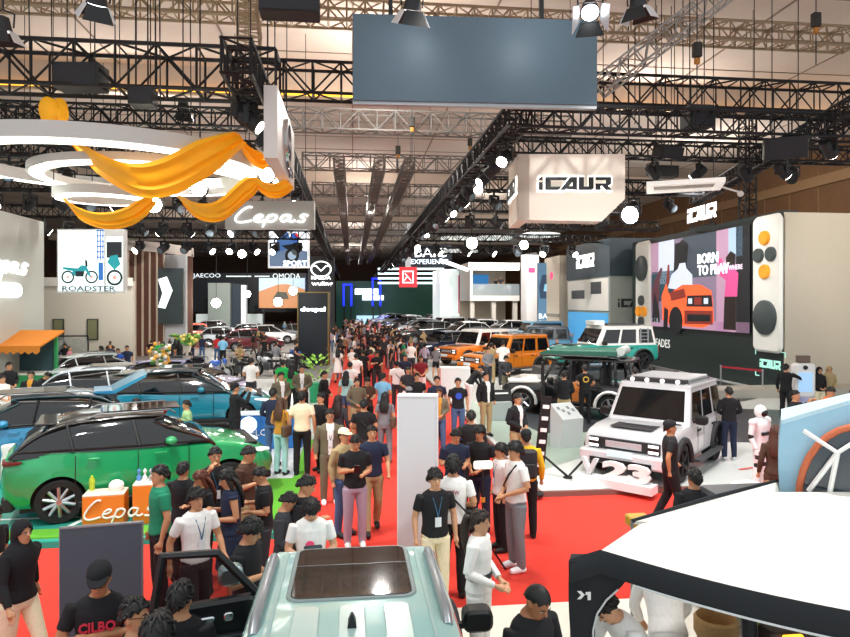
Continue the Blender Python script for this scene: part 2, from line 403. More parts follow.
def lampat(x, y, z, rz, lit, label, group, sc=1.0):
    p = protoL if lit else protoU
    if not usedL[lit]:
        usedL[lit] = True; KIDS[p.name] = [(c, list(c.children)) for c in p.children]
        p.location = (x, y, z); p.rotation_euler = (0, 0, rz); p.scale = (sc,) * 3; p['label'] = label; p['group'] = group; return p
    return dup(p, (x, y, z), rz, label, group, sc)
rl = random.Random(3)
def lamp_row(p0, p1, n, label, lit=.35, sc=1.15):
    for k in range(n):
        f = (k + .5) / n; x, y, z = [a + (c - a) * f for a, c in zip(p0, p1)]
        L = rl.random() < lit
        lampat(x + rl.uniform(-.1, .1), y, z, rl.uniform(-2.6, 2.6), L, ('lit ' if L else 'unlit ') + label, ('lit ' if L else 'unlit ') + label, sc)
lamp_row((3.7, 14.6, 7.63), (3.7, 34, 7.63), 15, 'black moving lamp under the boxy car stand aisle truss')
lamp_row((3.7, 36, 7.63), (3.7, 60, 7.63), 9, 'black lamp under the far stretch of the boxy car stand aisle truss', .6, 1.5)
lamp_row((8, 18, 7.97), (14, 18, 7.97), 4, 'black lamp under the second cross truss over the boxy cars', .2)
lamp_row((4.4, 22, 7.6), (12, 22, 7.6), 6, 'black lamp under the third cross truss over the boxy cars', .2)
lamp_row((4.4, 27, 7.6), (11.5, 27, 7.6), 6, 'black lamp under the fourth cross truss over the boxy cars', .4, 1.3)
lamp_row((4.4, 40, 7.6), (15, 40, 7.6), 6, 'black lamp under the sixth cross truss over the boxy cars', .7, 1.7)
lamp_row((-2.0, 12, 7.71), (-2.0, 30, 7.71), 9, 'black lamp under the draped ring stand aisle truss', .4)
lamp_row((-15, 20, 8.0), (-3, 20, 8.0), 10, 'black lamp under the first truss behind the draped rings', .25, 1.2)
lamp_row((-15, 26, 8.0), (-3, 26, 8.0), 11, 'black lamp under the second truss behind the draped rings', .35, 1.4)
lamp_row((-16, 34, 8.0), (-3, 34, 8.0), 11, 'black lamp under the third truss behind the draped rings', .4, 1.6)
lamp_row((-16, 44, 8.0), (-3, 44, 8.0), 9, 'black lamp under the fourth truss behind the draped rings', .6, 1.9)
lamp_row((-12, 13.8, 7.35), (-6, 19.2, 7.35), 6, 'black lamp under the slanted truss above the ring lights', .5)
lamp_row((11.2, 13, 7.83), (12.4, 18, 7.83), 2, 'black lamp under the slanted truss by the white light frame', .3)
def bright(px, py, d, r, label):
    x, y = at(px, d); z = zat(py, d)
    t = thing('hanging_floodlight', label, 'stage light', (x, y, z))
    MB().ball((0, 0, 0), (r, .06, r), seg=14).build('lens', glow('fffbe8', 30), t, 60)
    MB().lathe([(r * 1.15, -.0), (r * 1.15, .12), (r * .6, .3)], axis='Y', seg=14, caps=True).build('housing', BLACK, t, 40)
    MB().tube([(0, .12, r), (0, .12, 12.99 - z)], .02, seg=6).build('drop_pole', BLACK, t)
bright(630, 215, 21, .28, 'dazzling white floodlight just below the corner of the cream hanging sign')
bright(199, 189, 17, .2, 'bright floodlight under the ring lights near the tall swag')
bright(154, 205, 17, .2, 'yellowish floodlight under the ring lights beside the low swag')
bright(267, 175, 15, .17, 'greenish white floodlight at the tip of the yellow swag')
bright(472, 243, 34, .3, 'bright floodlight above the balcony among round white panels')
bright(524, 245, 36, .25, 'floodlight above the white wall beside the balcony')
bright(293, 291, 55, .35, 'floodlight in front of the desert landscape screen, nearest the pylon')
bright(278, 302, 50, .35, 'low floodlight in front of the desert landscape screen')
bright(247, 294, 55, .3, 'floodlight between the pale panel and the desert screen')
bright(216, 303, 55, .4, 'floodlight over the orange jeep far down the hall')
bright(86, 306, 40, .22, 'floodlight above the railing beyond the motorcycle poster')
bright(242, 254, 40, .25, 'floodlight under the grey script banner')
def barndoor(px, py, d, rz, tilt, label, lit):
    x, y = at(px, d); z = zat(py, d)
    t = thing('hanging_spotlight', label, 'stage light', (x, y, z), rz); t.scale = (.78,) * 3
    T = Matrix.Rotation(math.radians(tilt), 4, 'X')
    MB().lathe([(.05, .3), (.14, .26), (.17, .05), (.19, -.02)], seg=18, M=T, caps=True).build('lamp_body', DARK, t, 40)
    MB().lathe([(.165, -.03), (.02, -.06)], seg=18, M=T, caps=True).build('lens', glow('f6fbff', 5 if lit else .4), t, 40)
    for k in range(4):
        D = T @ Matrix.Rotation(PI / 2 * k, 4, 'Z')
        MB().add([(-.17, .19, -.03), (.17, .19, -.03), (.27, .33, -.3), (-.27, .33, -.3), (-.17, .2, -.03), (.17, .2, -.03), (.27, .34, -.3), (-.27, .34, -.3)],
                 [(0, 1, 2, 3), (7, 6, 5, 4), (0, 4, 5, 1), (1, 5, 6, 2), (2, 6, 7, 3), (3, 7, 4, 0)], M=D).build('barn_door', [BLACK, mat('d9dcdf', .3, .3)][k % 2], t)
    MB().tube([(-.22, 0, .05), (-.24, 0, .35), (0, 0, .45), (.24, 0, .35), (.22, 0, .05)], .018, seg=6).tube([(0, 0, .45), (0, 0, (12.99 - z) / .78)], .02, seg=6).build('yoke', BLACK, t, 40)
barndoor(97, 3, 9.5, .5, 30, 'barn door spotlight high above the black loudspeaker truss', True)
barndoor(412, 9, 10, .2, 25, 'barn door spotlight at the middle top of the hanging screen', True)
barndoor(590, 12, 9.6, -.3, -40, 'barn door spotlight facing out at the corner of the hanging screen', True)
barndoor(638, 6, 10.5, -.8, 15, 'barn door spotlight hanging just past the hanging screen corner', False)
barndoor(183, 110, 15, .4, 20, 'barn door spotlight hanging above the tall yellow swag', True)
barndoor(3, 30, 11, 0, 10, 'barn door spotlight at the outer end of the deep black truss', False)
def speaker_box(px, py, d, w, h, dp, rz, label, tilt=0):
    x, y = at(px, d); z = zat(py, d)
    t = thing('hanging_loudspeaker', label, 'speaker', (x, y, z), rz)
    MB().rbox((0, 0, 0), (w, dp, h), .03, M=Matrix.Rotation(tilt, 4, 'X')).build('cabinet', mat('141416', .6), t, 30)
    MB().box((0, -dp / 2 - .006, 0), (w * .9, .012, h * .86), M=Matrix.Rotation(tilt, 4, 'X')).build('front_mesh', mat('232327', .8), t)
    
    for q in (-.3, .3): MB().tube([(w * q, 0, h / 2 - .02), (w * q, 0, 12.99 - z)], .012, seg=6).build('suspension_rod', BLACK, t)
speaker_box(290, 6, 10, .92, .33, .4, 0, 'wide black loudspeaker hanging beside the hanging screen')
speaker_box(81, 78, 13.3, .95, .5, .5, -.1, 'big black loudspeaker in front of the deep black truss')
speaker_box(143, 98, 13.4, .5, .36, .4, 0, 'small black loudspeaker under the deep black truss')
speaker_box(142, 144, 15, .42, .2, .4, 0, 'flat black box above the green lit ring')
speaker_box(244, 108, 13, .45, .4, .4, .5, 'tilted black loudspeaker beside the hanging white logo box', .3)
speaker_box(785, 148, 15, .9, .5, .5, -.5, 'tilted black loudspeaker on the slanted truss near the brown wall', .2)
speaker_box(697, 118, 15, .6, .5, .5, 0, 'black winch cluster on the front rig truss')
speaker_box(668, 152, 18, .8, .35, .4, .3, 'black box light under the second cross truss over the boxy cars', .3)
speaker_box(664, 172, 20, .8, .35, .4, 0, 'dark box light above the white light frame')
for px, py, d, lab in ((697, 50, 16, 'above the front rig'), (816, 20, 17, 'near the brown wall'), (470, 142, 30, 'over the aisle beside the white sign'), (412, 122, 24, 'over the aisle under the hanging screen'), (398, 150, 28, 'over the middle aisle')):
    x, y = at(px, d); z = zat(py, d)
    t = thing('hanging_chain_hoist', f'small chain hoist with orange hook {lab}', 'hoist', (x, y, z))
    MB().rbox((0, 0, 0), (.22, .18, .36), .04).build('motor', mat('2a2723', .6), t, 30)
    MB().rbox((0, 0, -.28), (.14, .1, .16), .04).build('hook_block', mat('b5762a', .5), t, 30)
    MB().tube([(0, 0, -.36), (0, 0, -1.2)], .014, seg=5).build('chain', DARK, t)
    MB().tube([(0, 0, .18), (0, 0, 12.99 - z)], .014, seg=5).build('lift_chain', DARK, t)
for px, lab in ((160, 'above the deep black truss'), (200, 'over the small loudspeaker'), (635, 'beside the hanging screen corner'), (683, 'near the silver truss')):
    x, y = at(px, 19)
    tag(MB().tube([(x, y, 9), (x, y, 12.98)], .016, seg=5).build('hanging_cable', DARK), f'thin dark steel cable dropping from the ceiling {lab}', 'cable')
# ---------------------------------------------------------------- big hanging things
def rod(parent, x, y, z0, z1, r=.012, m=BLACK, name='suspension_cable'):
    MB().tube([(x, y, z0 - .02), (x, y, 12.99 - parent.location.z)], r, seg=6).build(name, m, parent)
x0, y0 = at(354, 12); x1, y1 = at(598, 12.0)
t = thing('hanging_led_screen', 'large blank blue-grey screen hanging high over the aisle', 'screen', ((x0 + x1) / 2, (y0 + y1) / 2, 8.24), -YAW * .45)
MB().rbox((0, 0, 0), (4.6, .12, 1.6), .02).build('screen_panel', mat('566b78', .42, noise=.05, scale=3), t, 30)
MB().bb(-2.3, 2.3, -.02, .1, -.86, -.8).build('lower_rail', mat('a8adb0', .4, .5), t)
for x in (-1.6, 1.25): MB().bb(x - .04, x + .04, -.0, .08, .8, 4.76).build('strap', BLACK, t)
# cream hanging sign box with the chamfered corner
xa, ya = at(518, 17.1); xb, yb = at(625, 17.1)
t = thing('hanging_sign', 'cream hanging sign box with black lettering and a cut lower corner', 'sign', (xa, ya, 6.78), math.atan2(yb - ya, xb - xa))
w = math.hypot(xb - xa, yb - ya)
CREAM = mat('efe6d6', .5)
MB().prism([(0, -.86), (w - .62, -.9), (w, -.3), (w, .9), (0, .9)], .62).prism([(0, -.86), (.3, -.86), (.3, .9), (0, .9)], 1.9).build('sign_box', CREAM, t)
icaur(t, w * .53, .1, 1.95, .35, mat('0c0c0e', .4), y=-.06)
icaur(t, w * .53, .1, 2.01, .42, glow('ffffff', 2.2), y=-.012, t=.01, name='lettering_halo')
Ms = Matrix.Translation((0, 1.0, 0)) @ Matrix.Rotation(-PI / 2, 4, 'Z')
icaur(t, 0, .1, 1.7, .42, mat('0c0c0e', .4), y=-.05, M=Ms)
icaur(t, 0, .1, 1.76, .5, glow('ffffff', 1.8), y=-.01, t=.01, M=Ms, name='lettering_halo')
for x in (.4, w - .5): rod(t, x, .3, .9, 1.6)
# white light frame
xa, ya = at(684, 19)
t = thing('hanging_light_fixture', 'white rectangular light frame tilted below the dark rig', 'light', (xa, ya, zat(186, 19)), -.45)
b = MB().bb(-1.05, 1.05, -.75, -.5, -.06, .06).bb(-1.05, 1.05, .5, .75, -.06, .06).bb(-1.05, -.85, -.5, .5, -.06, .06).bb(.85, 1.05, -.5, .5, -.06, .06)
b.build('frame', mat('f3f1ea', .4, emit=.35), t)
MB().bb(-.84, .84, -.49, .49, .0, .03).build('inner_panel', mat('bdbab2', .5), t)
MB().tube([(.95, .3, 0), (1.5, .1, -.25)], .03, seg=6).ball((1.53, .1, -.3), .09).build('side_lamp', mat('eceae4', .4), t)
for x in (-.8, .8): rod(t, x, 0, .06, 1.2)
# ring lights with yellow drapes
def ring(cx, cy, z, R, wd_, hh, label, lit=True):
    t = thing('hanging_ring_light', label, 'light', (cx, cy, z)); t.rotation_euler = (.03, 0, 0)
    MB().lathe([(R, 0), (R, hh), (R - .06, hh), (R - .06, 0.02)], seg=72).build('outer_band', mat('c4c6c0', .5), t, 50)
    MB().lathe([(R - .06, 0), (R - .06, -.05), (R - wd_, -.05), (R - wd_, .02)], seg=72).build('light_strip', glow('fffdf4', 3.2), t, 50)
    MB().lathe([(R - wd_, -.05), (R - wd_, hh * .8), (R - wd_ - .05, hh * .8), (R - wd_ - .05, -.05)], seg=72).build('inner_band', mat('cfcfca', .5, emit=.1), t, 50)
    for k in range(4):
        a = .6 + PI / 2 * k
        rod(t, R * .97 * math.cos(a), R * .97 * math.sin(a), hh, hh + 1.2, .012)
    return t
c1 = at(112, 14.8); ring(c1[0], c1[1], zat(170, 14.8), 3.4, .36, .3, 'largest white ring light, highest of the draped group')
c2 = at(152, 15.2); ring(c2[0], c2[1], zat(180, 15.2), 2.55, .3, .16, 'middle sized white ring light nested under the largest ring')
c3 = at(104, 15.5); ring(c3[0], c3[1], zat(199, 15.5), 1.1, .25, .2, 'smallest white ring light, lowest of the draped group')
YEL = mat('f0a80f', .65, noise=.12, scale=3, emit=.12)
def drape(pts, label, w=.55, M0=None):
    P = smooth_path([(*at(px, d), zat(py, d)) for px, py, d in pts], 8)
    b = MB(); rows = []; n = 9
    for i, p in enumerate(P):
        row = []
        f = min(1, .35 + 1.3 * math.sin(PI * (i + .6) / len(P)))
        for j in range(n):
            u = (j / (n - 1) - .5)
            row.append((p.x + u * w * .25 + .05 * math.sin(j * 2.1), p.y + u * w * f * .9 + .05 * math.cos(j * 2.6), p.z - u * w * f * .65 + .035 * math.sin(j * 3.1)))
        rows.append(row)
    vs = [q for r in rows for q in r]; m = len(vs)
    vs += [(q[0], q[1] + .02, q[2] + .012) for q in vs]; fs = []
    for i in range(len(rows) - 1):
        for j in range(n - 1):
            a = i * n + j; q = (a, a + 1, a + n + 1, a + n); fs += [q, tuple(k + m for k in reversed(q))]
    b.add(vs, fs)
    o = b.build('hanging_fabric_drape', YEL, None, 60); tag(o, label, 'drape', None)
drape([(49, 108, 13.2), (62, 128, 13.2), (90, 158, 12.6), (130, 179, 12.2), (165, 178, 12.4), (205, 158, 12.8), (240, 138, 13.4)], 'tall yellow fabric swag from the knot across the largest ring', .8)
drape([(238, 138, 13.4), (246, 150, 13.8), (256, 158, 14.2), (266, 161, 14.4)], 'short yellow swag tail between the largest ring and the logo box', .5)
drape([(66, 201, 15), (80, 214, 15), (104, 221, 15), (130, 216, 15), (152, 200, 15.2)], 'low yellow swag hanging beneath the smallest ring', .5)
drape([(180, 199, 15.5), (198, 211, 15.2), (220, 211, 14.8), (243, 192, 14.4), (256, 182, 14.2)], 'yellow swag beneath the largest ring just above the grey script banner', .55)
drape([(254, 181, 14.2), (268, 190, 14.2), (280, 190, 14.2), (290, 184, 14.2)], 'short yellow swag reaching out to the aisle truss', .4)
drape([(-14, 121, 13), (2, 128, 13), (18, 131, 13), (34, 127, 13)], 'yellow swag cut by the picture edge beside the knot', .45)
x, y = at(54, 13)
b = MB()
for k in range(7):
    a = k * .9; b.ball((.12 * math.cos(a), .1 * math.sin(a), .1 * math.sin(a * 2)), (.17, .12, .26), seg=10)
o = b.build('hanging_fabric_knot', YEL, None, 60); o.location = (x, y, zat(114, 13)); tag(o, 'bunched yellow fabric knot tied on the slanted truss', 'drape')
# script banner, logo box
def board(name, label, cat, px0, px1, d, py0, py1, th=.2, m=None, rz=None, part='panel'):
    xa, ya = at(px0, d); xb, yb = at(px1, d); w = math.hypot(xb - xa, yb - ya)
    z1, z0 = zat(py0, d), zat(py1, d)
    t = thing(name, label, cat, ((xa + xb) / 2, (ya + yb) / 2, (z0 + z1) / 2), math.atan2(yb - ya, xb - xa) if rz is None else rz)
    if m: MB().bb(-w / 2, w / 2, 0, th, (z0 - z1) / 2, (z1 - z0) / 2).build(part, m, t)
    return t, w, z1 - z0
t, w, h = board('hanging_sign', 'grey hanging banner with white script lettering', 'sign', 225, 314, 22, 201, 229, .25, mat('b9bab4', .6))
lepas(t, .05, -.05, w * .82, h * .55, glow('ffffff', 1.6), y=-.05)
rod(t, -w * .4, .1, h / 2, h / 2 + 1); rod(t, w * .4, .1, h / 2, h / 2 + 1)
t = thing('hanging_sign', 'white hanging box with a round silver logo on its aisle side', 'sign', (-1.55, 12.6, 7.2))
MB().bb(-.14, .12, 0, 3.6, -.7, .7).build('sign_box', mat('d9d6cf', .5), t)
MB().lathe([(.5, .12), (.5, .2), (.38, .2), (.38, .12)], (0, 1.6, 0), axis='X', seg=28).bb(.12, .19, 1.1, 2.1, -.08, .08).build('round_logo', CHROME, t, 40)
lepas(t, 0, -.35, 1.3, .35, mat('6f7378', .4), y=-.03, M=Matrix.Translation((.13, 2.1, -.1)) @ Matrix.Rotation(PI / 2, 4, 'Z'))
rod(t, 0, .6, .72, 1.0); rod(t, 0, 3, .72, 1.0)
# motorcycle posters
def disc(b, cx, cz, r, y, mi, seg=20, r0=0):
    n = len(b.v)
    if r0:
        vs = [(cx + r * math.cos(2 * PI * k / seg), y, cz + r * math.sin(2 * PI * k / seg)) for k in range(seg)] + [(cx + r0 * math.cos(2 * PI * k / seg), y, cz + r0 * math.sin(2 * PI * k / seg)) for k in range(seg)]
        b.add(vs, [(k, (k + 1) % seg, (k + 1) % seg + seg, k + seg) for k in range(seg)], mi)
    else:
        b.add([(cx + r * math.cos(2 * PI * k / seg), y, cz + r * math.sin(2 * PI * k / seg)) for k in range(seg)], [tuple(range(seg))], mi)
def pol(b, pts, y, mi): b.add([(x, y, z) for x, z in pts], [tuple(range(len(pts)))], mi)
def bike_art(b, cx, cz, s, y, body, seat, tyre, hub):
    for sx in (-.62, .62):
        disc(b, cx + sx * s, cz, .34 * s, y, tyre, r0=.25 * s); disc(b, cx + sx * s, cz, .08 * s, y - .001, hub)
    pol(b, [(cx + a * s, cz + c * s) for a, c in ((-.62, .02), (-.35, .3), (-.9, .42), (-.85, .52), (-.1, .45), (.1, .62), (.35, .58), (.62, .02), (.52, 0), (.3, .35), (.12, .1), (-.25, .05), (-.4, .2))], y - .002, body)
    pol(b, [(cx + a * s, cz + c * s) for a, c in ((.3, .55), (.28, .85), (.18, .88), (.2, .92), (.4, .86), (.42, .55))], y - .003, seat)
    pol(b, [(cx + a * s, cz + c * s) for a, c in ((-.2, .02), (.2, .02), (.25, .3), (-.22, .3))], y - .003, tyre)
ART = [glow('f6f8f6', 1.25), glow('1f7f86', .9), glow('101820', .4), glow('23272b', .6), glow('d88a80', .9), glow('2d5fa0', .9), glow('d8ece8', 1.1)]
t, w, h = board('hanging_poster', 'lit hanging poster box with a teal motorcycle on white', 'poster', 57, 124, 30, 229, 293, .35, mat('e9ecea', .4), part='light_box')
b = MB(); y = -.006; f = .46 * w - .1
pol(b, [(-w * .48, -h * .47), (w * .2, -h * .47), (w * .2, h * .47), (-w * .48, h * .47)], y, 0)
pol(b, [(-w * .48, -h * .47), (w * .2, -h * .47), (w * .2, -h * .02), (-w * .48, -h * .02)], y - .001, 6)
for k in range(3): pol(b, [(w * .1 + k * .12, h * .0), (w * .12 + k * .12, h * .0), (w * .12 + k * .12, h * .47), (w * .1 + k * .12, h * .47)], y - .001, 5)
for k in range(6): pol(b, [(w * .09, h * .05 + k * .25), (w * .2, h * .05 + k * .25), (w * .2, h * .07 + k * .25), (w * .09, h * .07 + k * .25)], y - .002, 5)
pol(b, [(w * .12, -h * .3), (w * .19, -h * .3), (w * .19, -h * .02), (w * .12, -h * .02)], y - .0015, 5)
bike_art(b, -w * .16, -h * .25, .9, y - .004, 1, 2, 3, 4)
b.build('poster_print', ART, t)
b = MB()
pol(b, [(w * .23, -h * .47), (w * .48, -h * .47), (w * .48, h * .38), (w * .23, h * .38)], y, 6)
pol(b, [(w * .24, h * .05), (w * .47, h * .05), (w * .47, h * .3), (w * .24, h * .3)], y - .001, 3)
disc(b, w * .36, -h * .26, .38, y - .002, 3, r0=.27); disc(b, w * .36, -h * .26, .1, y - .003, 4)
pol(b, [(w * .25, -h * .02), (w * .3, h * .08), (w * .4, h * .1), (w * .45, -h * .05), (w * .36, -h * .14)], y - .003, 1)
b.build('side_print', ART, t)
text(t, 'ROADSTER', -w * .02, -h * .43, .24, glow('46525e', .5), y=-.02, width=w * .8, bold=.02)
rod(t, -w * .4, .1, h / 2, h / 2 + 1.6); rod(t, w * .4, .1, h / 2, h / 2 + 1.6)
t, w, h = board('hanging_poster', 'lit hanging poster of a racing rider above the winged logo pylon', 'poster', 268, 309, 45, 226, 268, .3, mat('f4f5f5', .4, emit=.4), part='light_box')
b = MB(); y = -.006
pol(b, [(-w * .46, -h * .46), (w * .46, -h * .46), (w * .46, h * .46), (-w * .46, h * .46)], y, 0)
pol(b, [(-w * .46, -h * .46), (w * .46, -h * .46), (w * .46, -h * .1), (-w * .46, h * .02)], y - .001, 1)
pol(b, [(-.9, .3), (-.5, 1.0), (-.1, 1.1), (.1, .7), (.5, .9), (.75, .5), (.6, .1), (.1, -.1), (-.3, -.2), (-.9, -.5)], y - .002, 2)
pol(b, [(.15, .9), (.5, 1.05), (.8, .6), (.6, .3), (.3, .4)], y - .003, 3); pol(b, [(.45, .9), (.6, 1.0), (.75, .7), (.62, .6)], y - .004, 4)
pol(b, [(-.5, .1), (.9, .3), (.8, -.1), (.1, -.3)], y - .004, 5)
disc(b, .25, -.6, .5, y - .005, 5, r0=.3); disc(b, .25, -.6, .3, y - .005, 6)
b.build('poster_print', [glow('eef4f8', 1.2), glow('5b6f88', .8), glow('3c5f92', .8), glow('2a4f9a', .9), glow('c8333a', .9), glow('11151c', .4), glow('8fa3b5', .8)], t)
text(t, 'SPORT', w * .16, -h * .39, .4, glow('ffffff', 1.6), y=-.02, width=w * .58, bold=.02)
rod(t, -w * .4, .1, h / 2, h / 2 + 1.5); rod(t, w * .4, .1, h / 2, h / 2 + 1.5)

# ---------------------------------------------------------------- screen wall on the boxy car stand (faces the aisle)
XW = 17.3
GREENW = mat('22302f', .55)
t = thing('screen_wall', 'long dark green wall carrying the big video screen', 'display wall', (XW, 24.0, 0.1))
MB().bb(0, .6, 0, 14.0, 0, 7.35).build('wall_panel', GREENW, t)
MB().bb(-.02, 0, 2.0, 12.0, 2.1, 7.2).build('screen_frame', mat('15181a', .5), t)
# local frame for things facing -X: local x runs from far (left in view) to near
MF = Matrix.Translation((0, 0, 0)) @ Matrix.Rotation(-PI / 2, 4, 'Z')
def MY(yv, zv=0, xo=0): return Matrix.Translation((xo, yv, zv)) @ Matrix.Rotation(-PI / 2, 4, 'Z')
text(t, 'NEVER FADES', -9.3, 1.35, .46, mat('e8ece8', .5, emit=.4), M=MY(0, 0, -.005), width=3.6, align='RIGHT')
icaur(t, -.85, 1.05, 1.35, .36, mat('a8e8d8', .5, emit=.5), M=MY(0, 0, -.0), t=.015)
b = MB()
for sx in (-1, 1):
    for sz in (-1, 1):
        cx_, cz_ = -.85 + sx * .95, 1.05 + sz * .55
        b.box((cx_ - sx * .12, -.01, cz_), (.24, .02, .04), M=MY(0)).box((cx_, -.01, cz_ - sz * .1), (.04, .02, .2), M=MY(0))
b.build('corner_brackets', mat('a8e8d8', .5, emit=.5), t)
# video screen
t = thing('video_screen', 'big lit video screen showing an orange off-road car in a city street', 'screen', (XW - .06, 31.0, 4.75))
SCR = [glow('77697f', .65), glow('17404a', .6), glow('e4542a', 1.0), glow('15181c', .3), glow('b4bcc8', .9), glow('b8447a', .8), glow('a07f96', .7), glow('3b4550', .6), glow('7c2a1e', .6), glow('20140f', .3), glow('8fa6b8', .8), glow('5a2f3a', .5)]
sw, sh = 9.8, 4.75
MB().bb(-.03, .0, -sw / 2, sw / 2, -sh / 2, sh / 2).build('screen_housing', mat('0e1012', .4), t)
b = MB(); fx = -.034
def SP(u, v): return (u * sw - sw / 2, v * sh - sh / 2)
def sp(pts, mi, k=0): b.add([(SP(u, v)[0], -k * .002, SP(u, v)[1]) for u, v in pts], [tuple(range(len(pts)))], mi, MY(0, 0, fx))
sp([(0, 0), (1, 0), (1, 1), (0, 1)], 0)
sp([(.15, .5), (.33, .5), (.33, 1), (.15, 1)], 4, 1); sp([(0, .62), (.15, .62), (.15, 1), (0, 1)], 6, 1)
sp([(.07, .3), (.5, .3), (.5, .65), (.07, .65)], 1, 1); sp([(.42, .55), (.78, .55), (.78, 1), (.42, 1)], 7, 1)
sp([(.74, 0), (.84, 0), (.84, 1), (.74, 1)], 6, 2); sp([(.84, .72), (.95, .72), (.95, 1), (.84, 1)], 10, 2)
sp([(.9, 0), (1, 0), (1, 1), (.9, 1)], 3, 2); sp([(0, 0), (1, 0), (1, .1), (0, .08)], 6, 2)
sp([(.3, .1), (.48, .1), (.46, .95), (.34, .95)], 3, 3)                         # dark tree trunk / driver
sp([(.26, .45), (.3, .6), (.37, .66), (.39, .72), (.45, .72), (.46, .66), (.52, .58), (.52, .4)], 4, 4)
sp([(.35, .75), (.47, .75), (.48, .92), (.42, .98), (.35, .92)], 3, 5)
# the orange car: side, hood, face
sp([(.2, .08), (.19, .36), (.24, .5), (.25, .5), (.27, .38), (.42, .48), (.6, .47), (.7, .4), (.71, .3), (.72, .08), (.62, .02), (.28, .03)], 2, 6)
sp([(.24, .5), (.26, .72), (.28, .72), (.28, .5)], 8, 7); sp([(.28, .4), (.44, .44), (.46, .34), (.3, .3)], 8, 7)
sp([(.46, .24), (.71, .24), (.7, .36), (.47, .36)], 3, 7); sp([(.48, .27), (.52, .27), (.52, .33), (.48, .33)], 4, 8); sp([(.63, .27), (.67, .27), (.67, .33), (.63, .33)], 4, 8)
sp([(.54, .26), (.61, .26), (.61, .34), (.54, .34)], 8, 8); sp([(.44, .05), (.71, .06), (.71, .2), (.44, .2)], 8, 7); sp([(.47, .08), (.69, .09), (.69, .16), (.47, .16)], 3, 8)
for u in (.35,): sp([(u + .075 * math.cos(k * PI / 8), .08 + .16 * math.sin(k * PI / 8)) for k in range(16)], 3, 9)
sp([(.21, .0), (.26, .0), (.27, .2), (.22, .24)], 3, 9)
# passers-by on the screen
sp([(.08, .1), (.15, .1), (.16, .35), (.17, .55), (.2, .68), (.18, .7), (.13, .6), (.1, .55), (.07, .4)], 11, 6); sp([(.07, .05), (.17, .05), (.16, .2), (.1, .42)], 3, 7)
sp([(.8, .02), (.9, .02), (.9, .36), (.81, .36)], 9, 6)
sp([(.81, .34), (.91, .34), (.92, .56), (.88, .62), (.8, .62), (.79, .72), (.76, .72), (.77, .55), (.82, .5)], 5, 7)
sp([(.83, .62), (.89, .62), (.9, .74), (.86, .78), (.82, .72)], 9, 8)
for k in range(5): sp([(.01 + k * .03, .05), (.022 + k * .03, .05), (.022 + k * .03, .1), (.01 + k * .03, .1)], 4, 7)
b.build('screen_picture', SCR, t)
text(t, 'BORN', -sw / 2 + .575 * sw, .24 * sh, .5, glow('ffffff', 1.2), M=MY(0, 0, fx - .03), align='LEFT', bold=.02)
text(t, 'TO PLAY', -sw / 2 + .575 * sw, .12 * sh, .5, glow('ffffff', 1.2), M=MY(0, 0, fx - .03), align='LEFT', bold=.02)
text(t, 'EVERYWHERE', -sw / 2 + .755 * sw, .12 * sh, .22, glow('e8c8e0', 1.0), M=MY(0, 0, fx - .03), align='LEFT')
# pillars with discs
ORG = mat('f09a1e', .45, emit=.15); DGR = mat('3f4a4c', .5)
def pillar(y, label, spec):
    t = thing('display_monolith', label, 'display wall', (XW - .24, y, 1.65))
    MB().rbox((.1, 0, 2.85), (.2, 1.85, 5.7), .3, axis=0, seg=6).build('panel', mat('eef1ec', .45), t, 40)
    for z, yo, r, m in spec:
        MB().lathe([(r, 0), (r, -.1), (r * .92, -.14)], (0, yo, z), axis='X', seg=24, caps=True).build('disc', m, t, 40)
pillar(24.8, 'white rounded panel with discs between screen and plain wall', [(4.75, 0, .3, ORG), (4.05, .4, .3, DGR), (4.05, -.4, .3, DGR), (3.35, 0, .3, ORG), (1.45, 0, .72, DGR)])
pillar(36.2, 'white rounded panel with discs at the far end of the screen', [(4.1, 0, .75, DGR), (2.2, 0, .3, DGR), (1.55, .35, .3, ORG), (1.55, -.35, .3, ORG), (.95, 0, .3, DGR)])
t = thing('sign_lettering', 'white lit block lettering standing on top of the big screen wall', 'sign', (XW + .05, 30.2, 8.2), -PI / 2)
icaur(t, 0, 0, 2.7, .72, glow('ffffff', 2.0), t=.015)
MB().bb(-1.2, 1.2, .0, .06, -.72, -.6).bb(-.9, -.84, 0, .05, -.7, -.3).bb(.84, .9, 0, .05, -.7, -.3).build('mounting_rail', BLACK, t)
PW = mat('cfc7b6', .6, noise=.03)
struct('wall_plain_stand', MB().bb(XW, 27.4, 23.9, 24.0, 0, 7.35), PW)
struct('floor_plinth', MB().bb(11.8, 27.4, 22.6, 23.9, .1, .42), mat('b9b4a9', .5))

# ---------------------------------------------------------------- towers and halls further along
def block(name, label, cat, x0, x1, y0, y1, z0, z1, m):
    t = thing(name, label, cat, (x0, y0, z0))
    MB().bb(0, x1 - x0, 0, y1 - y0, 0, z1 - z0).build('body', m, t)
    return t
NAVY = mat('2f4048', .5)
t = block('sign_tower', 'grey tower with a dark blue top and white lettering', 'booth', 16.1, 24, 38.6, 46.4, 0.1, 7.7, mat('8d9690', .6))
MB().bb(-.05, 8, -.05, 8.05, 5.3, 7.7).build('top_band', NAVY, t)
MB().bb(-.06, 0, .2, 7.8, 3.1, 5.2).build('white_band', mat('e6e4dc', .5), t)
MB().bb(-.07, 0, .3, 7.7, 0, 2.95).build('blue_screen', glow('3f86b4', .8), t)
icaur(t, -4.2, 6.5, 3.4, .9, glow('ffffff', 1.8), M=MY(0, 0, -.06))
icaur(t, 1.7, 3.6, 2.4, .55, mat('1d2225', .5), y=0)
